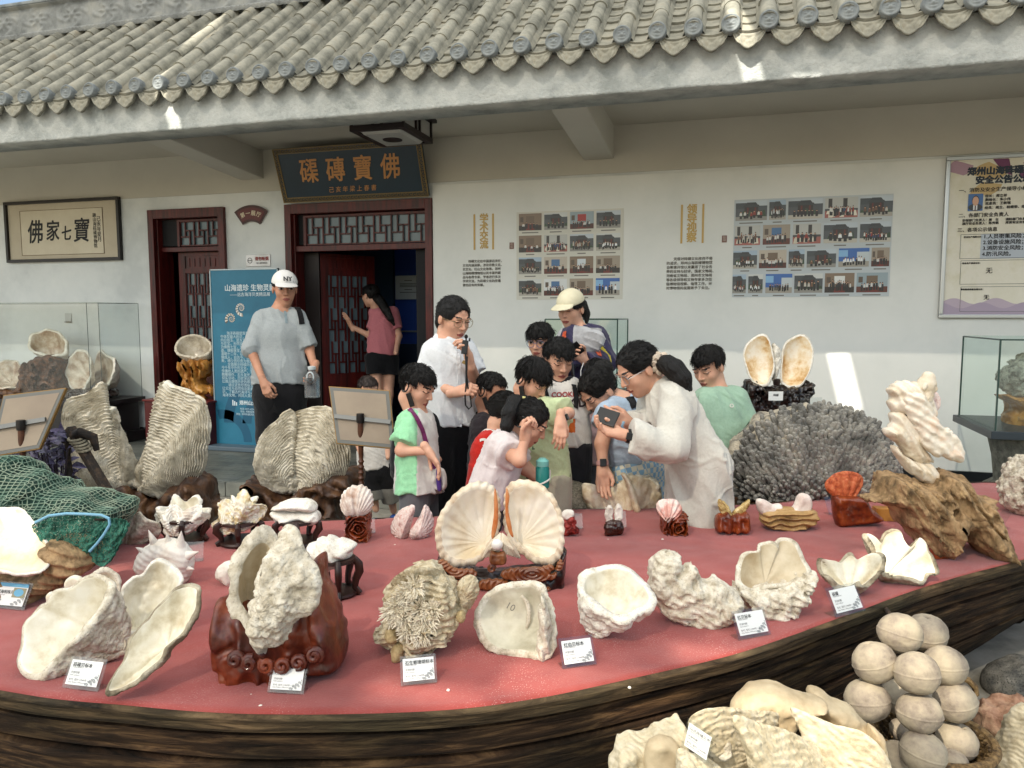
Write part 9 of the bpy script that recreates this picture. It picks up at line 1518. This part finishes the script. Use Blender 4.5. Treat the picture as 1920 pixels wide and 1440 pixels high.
# ---- bending woman in pale blue
M_check = mat('pale_blue_check', ['86a6bd', 'c9ccc6'], .85, 40, .2, 200, .002, lo=.48, hi=.52)
def checker(m):
    t = m.node_tree; N = t.nodes; L = t.links; tc = N.new('ShaderNodeTexCoord'); mp = N.new('ShaderNodeMapping'); mp.inputs['Rotation'].default_value = (.2, .3, YAW); L.new(tc.outputs['Object'], mp.inputs[0]); ck = N.new('ShaderNodeTexChecker'); ck.inputs['Scale'].default_value = 38; ck.inputs[1].default_value = (*hx('84a8c2'), 1); ck.inputs[2].default_value = (*hx('cfcbb8'), 1); L.new(mp.outputs[0], ck.inputs[0]); L.new(ck.outputs[0], N['Principled BSDF'].inputs['Base Color'])
checker(M_check)
o = person('woman in pale blue top and checked shorts bending to touch the cream clam', 3.85, dict(head=(1122, 735), neck=(1166, 752, .02), sa=(1136, 782, -.12), sb=(1200, 752, .14), ea=(1128, 832, -.14), wa=(1130, 876, -.16), eb=(1205, 800, .14), wb=(1160, 815, .0), pel=(1192, 862, .05)), .98, .24, (-62, 44, 0), hair='tied', seed=25, hands=(('a', (1130, 914, -.18, -1), (.1, -.2, .95), .28),), hair_extra=[(1120, 700, .06, .035), (1128, 690, .08, .04), (1140, 692, .1, .03)],
           shirt=dict(name='top', mat=[cloth('pale_blue_top', ['8fa3b8', 'a2b4c7', 'aebfd0'])], i=.018, hem=-.02, sleeve=.42, sf=.014, amp=.012), pants=dict(name='shorts', mat=M_check, len=.75, flare=.03)); watch(o, 'a', mat('pink_strap', 'b58a86', .5, bump=0))
surf_strip(o, o['shirt'], [(1166, 722), (1175, 738), (1184, 752), (1190, 765)], 3.85, .045, M_blackc, 'backpack_strap')
# ---- woman in loose white shirt
o = person('woman in loose white shirt leaning forward to photograph with a phone', 3.52, dict(head=(1196, 694), neck=(1240, 722, .02), sa=(1228, 748, .16), sb=(1272, 756, -.16), ea=(1215, 812, .12), wa=(1178, 793, -.02), eb=(1256, 836, -.26), wb=(1172, 816, -.26), pel=(1312, 872)), 1.0, .245, (-72, 32, 0), hair='tied', seed=27, hands=(('b', (1122, 806, -.26), (.1, .8, .3), .38), ('a', (1146, 782, -.08, -1), (-.2, .2, -.9), .45)), hair_extra=[(1236, 680, -.04, .034), (1250, 684, -.08, .044), (1265, 693, -.12, .048), (1279, 710, -.14, .043), (1287, 730, -.14, .026), (1292, 744, -.14, .006)],
           shirt=dict(name='loose_shirt', mat=[cloth('off_white_cotton', ['aaa79e', 'bdbab1', 'c9c6bd'])], i=.030, hem=.27, drop=.93, flare=.025, sleeve=1.86, sf=.012, amp=.016, neck=.06, vox=.0062), pants=dict(mat=mat('black_white_pinstripe', ['0c0c0e', '141416'], .8, 6, .3, 60, .004), i=.0), bw=.98)
glasses(o, '9a9a9c'); watch(o, 'b', M_plast)
w = MB(); sc = U(1238, 681, Z=3.46); rd = random.Random(2)
for k in range(9): a = 2*PI*k/9; w.tube([sc+RT*.028*math.cos(a)+UP*.034*math.sin(a)+FW*.03*math.sin(a*2), sc+RT*.034*math.cos(a+.4)+UP*.04*math.sin(a+.4), sc+RT*.024*math.cos(a+.8)+UP*.03*math.sin(a+.8)], [.014, .019, .012], 7)
w.build('hair_scrunchie', cloth('beige_pink_scrunchie', ['a8978a', 'c2b4a2', 'b09a98']), o['root'], smooth=True)
t = thing('mobile_phone', 'black mobile phone held sideways by the woman in the loose white shirt', 'phone', U(1138, 790, Z=3.3)); w = MB(); w.bar(U(1119, 776, Z=3.32), U(1157, 788, Z=3.28), .078, .010, cdir(-.25, .55, .8)); w.build('phone_body', M_plast, t, bevel=.004)
w = MB(); w.tube([U(x, y, Z=3.36) for x, y in ((1170, 790), (1166, 800), (1170, 806))], .006, 6); w.build('wrist_cord', cloth('pale_blue_cord', ['7fa0b5', '98b5c6']), o['root'])
# ---- boy in sage tee
o = person('boy in plain sage green tee looking down beside the finger coral', 4.4, dict(head=(1328, 690), neck=(1344, 730, .02), sa=(1312, 752, -.04), sb=(1388, 750, .04), ea=(1306, 812, -.02), wa=(1318, 860, -.1), eb=(1404, 808, .02), wb=(1400, 860, -.05), pel=(1352, 850)), .95, .242, (-48, 26, 0), hair='short', seed=29, shirt=dict(mat=[cloth('sage_green_tee', ['7f9c87', '8fac97', '9bb6a2'])], i=.022, hem=.04, sleeve=.72, sf=.014, amp=.012, neck=.066), pants=dict(mat=M_blackc))
decal(o, o['shirt'], 'O', 1372, 761, .03, M_tee)
# bottle on a cord
t = thing('kids_bottle', 'teal plastic drinking bottle with pale lid hanging before the lime shirted boy', 'bottle', U(1017, 915, Z=3.3)); b0 = U(1017, 915, Z=3.3); k = 3.3/FPX; w = MB(); w.lathe(b0, [(11*k, 0), (13*k, 2*k), (13*k, 38*k), (11*k, 42*k)], 24); w.build('bottle_body', mat('teal_plastic', '1d7f78', .25, bump=0, trans=.25), t, smooth=True); w = MB(); w.lathe(b0, [(11.5*k, 42*k), (12*k, 44*k), (12*k, 52*k), (8*k, 55*k), (6*k, 57*k)], 24); w.build('bottle_cap', mat('pale_teal_lid', '6aa8a2', .35, bump=0), t, smooth=True)
w = MB(); w.tube([b0+RT*13.6*k*math.cos(a)-FH*13.6*k*abs(math.sin(a))+np.array([0, 0, (12+6*math.cos(a))*k]) for a in np.linspace(-PI, 0, 16)]+[b0+RT*14*k+np.array([0, 0, 34*k])], .004, 6); w.build('cord', M_tee, t)
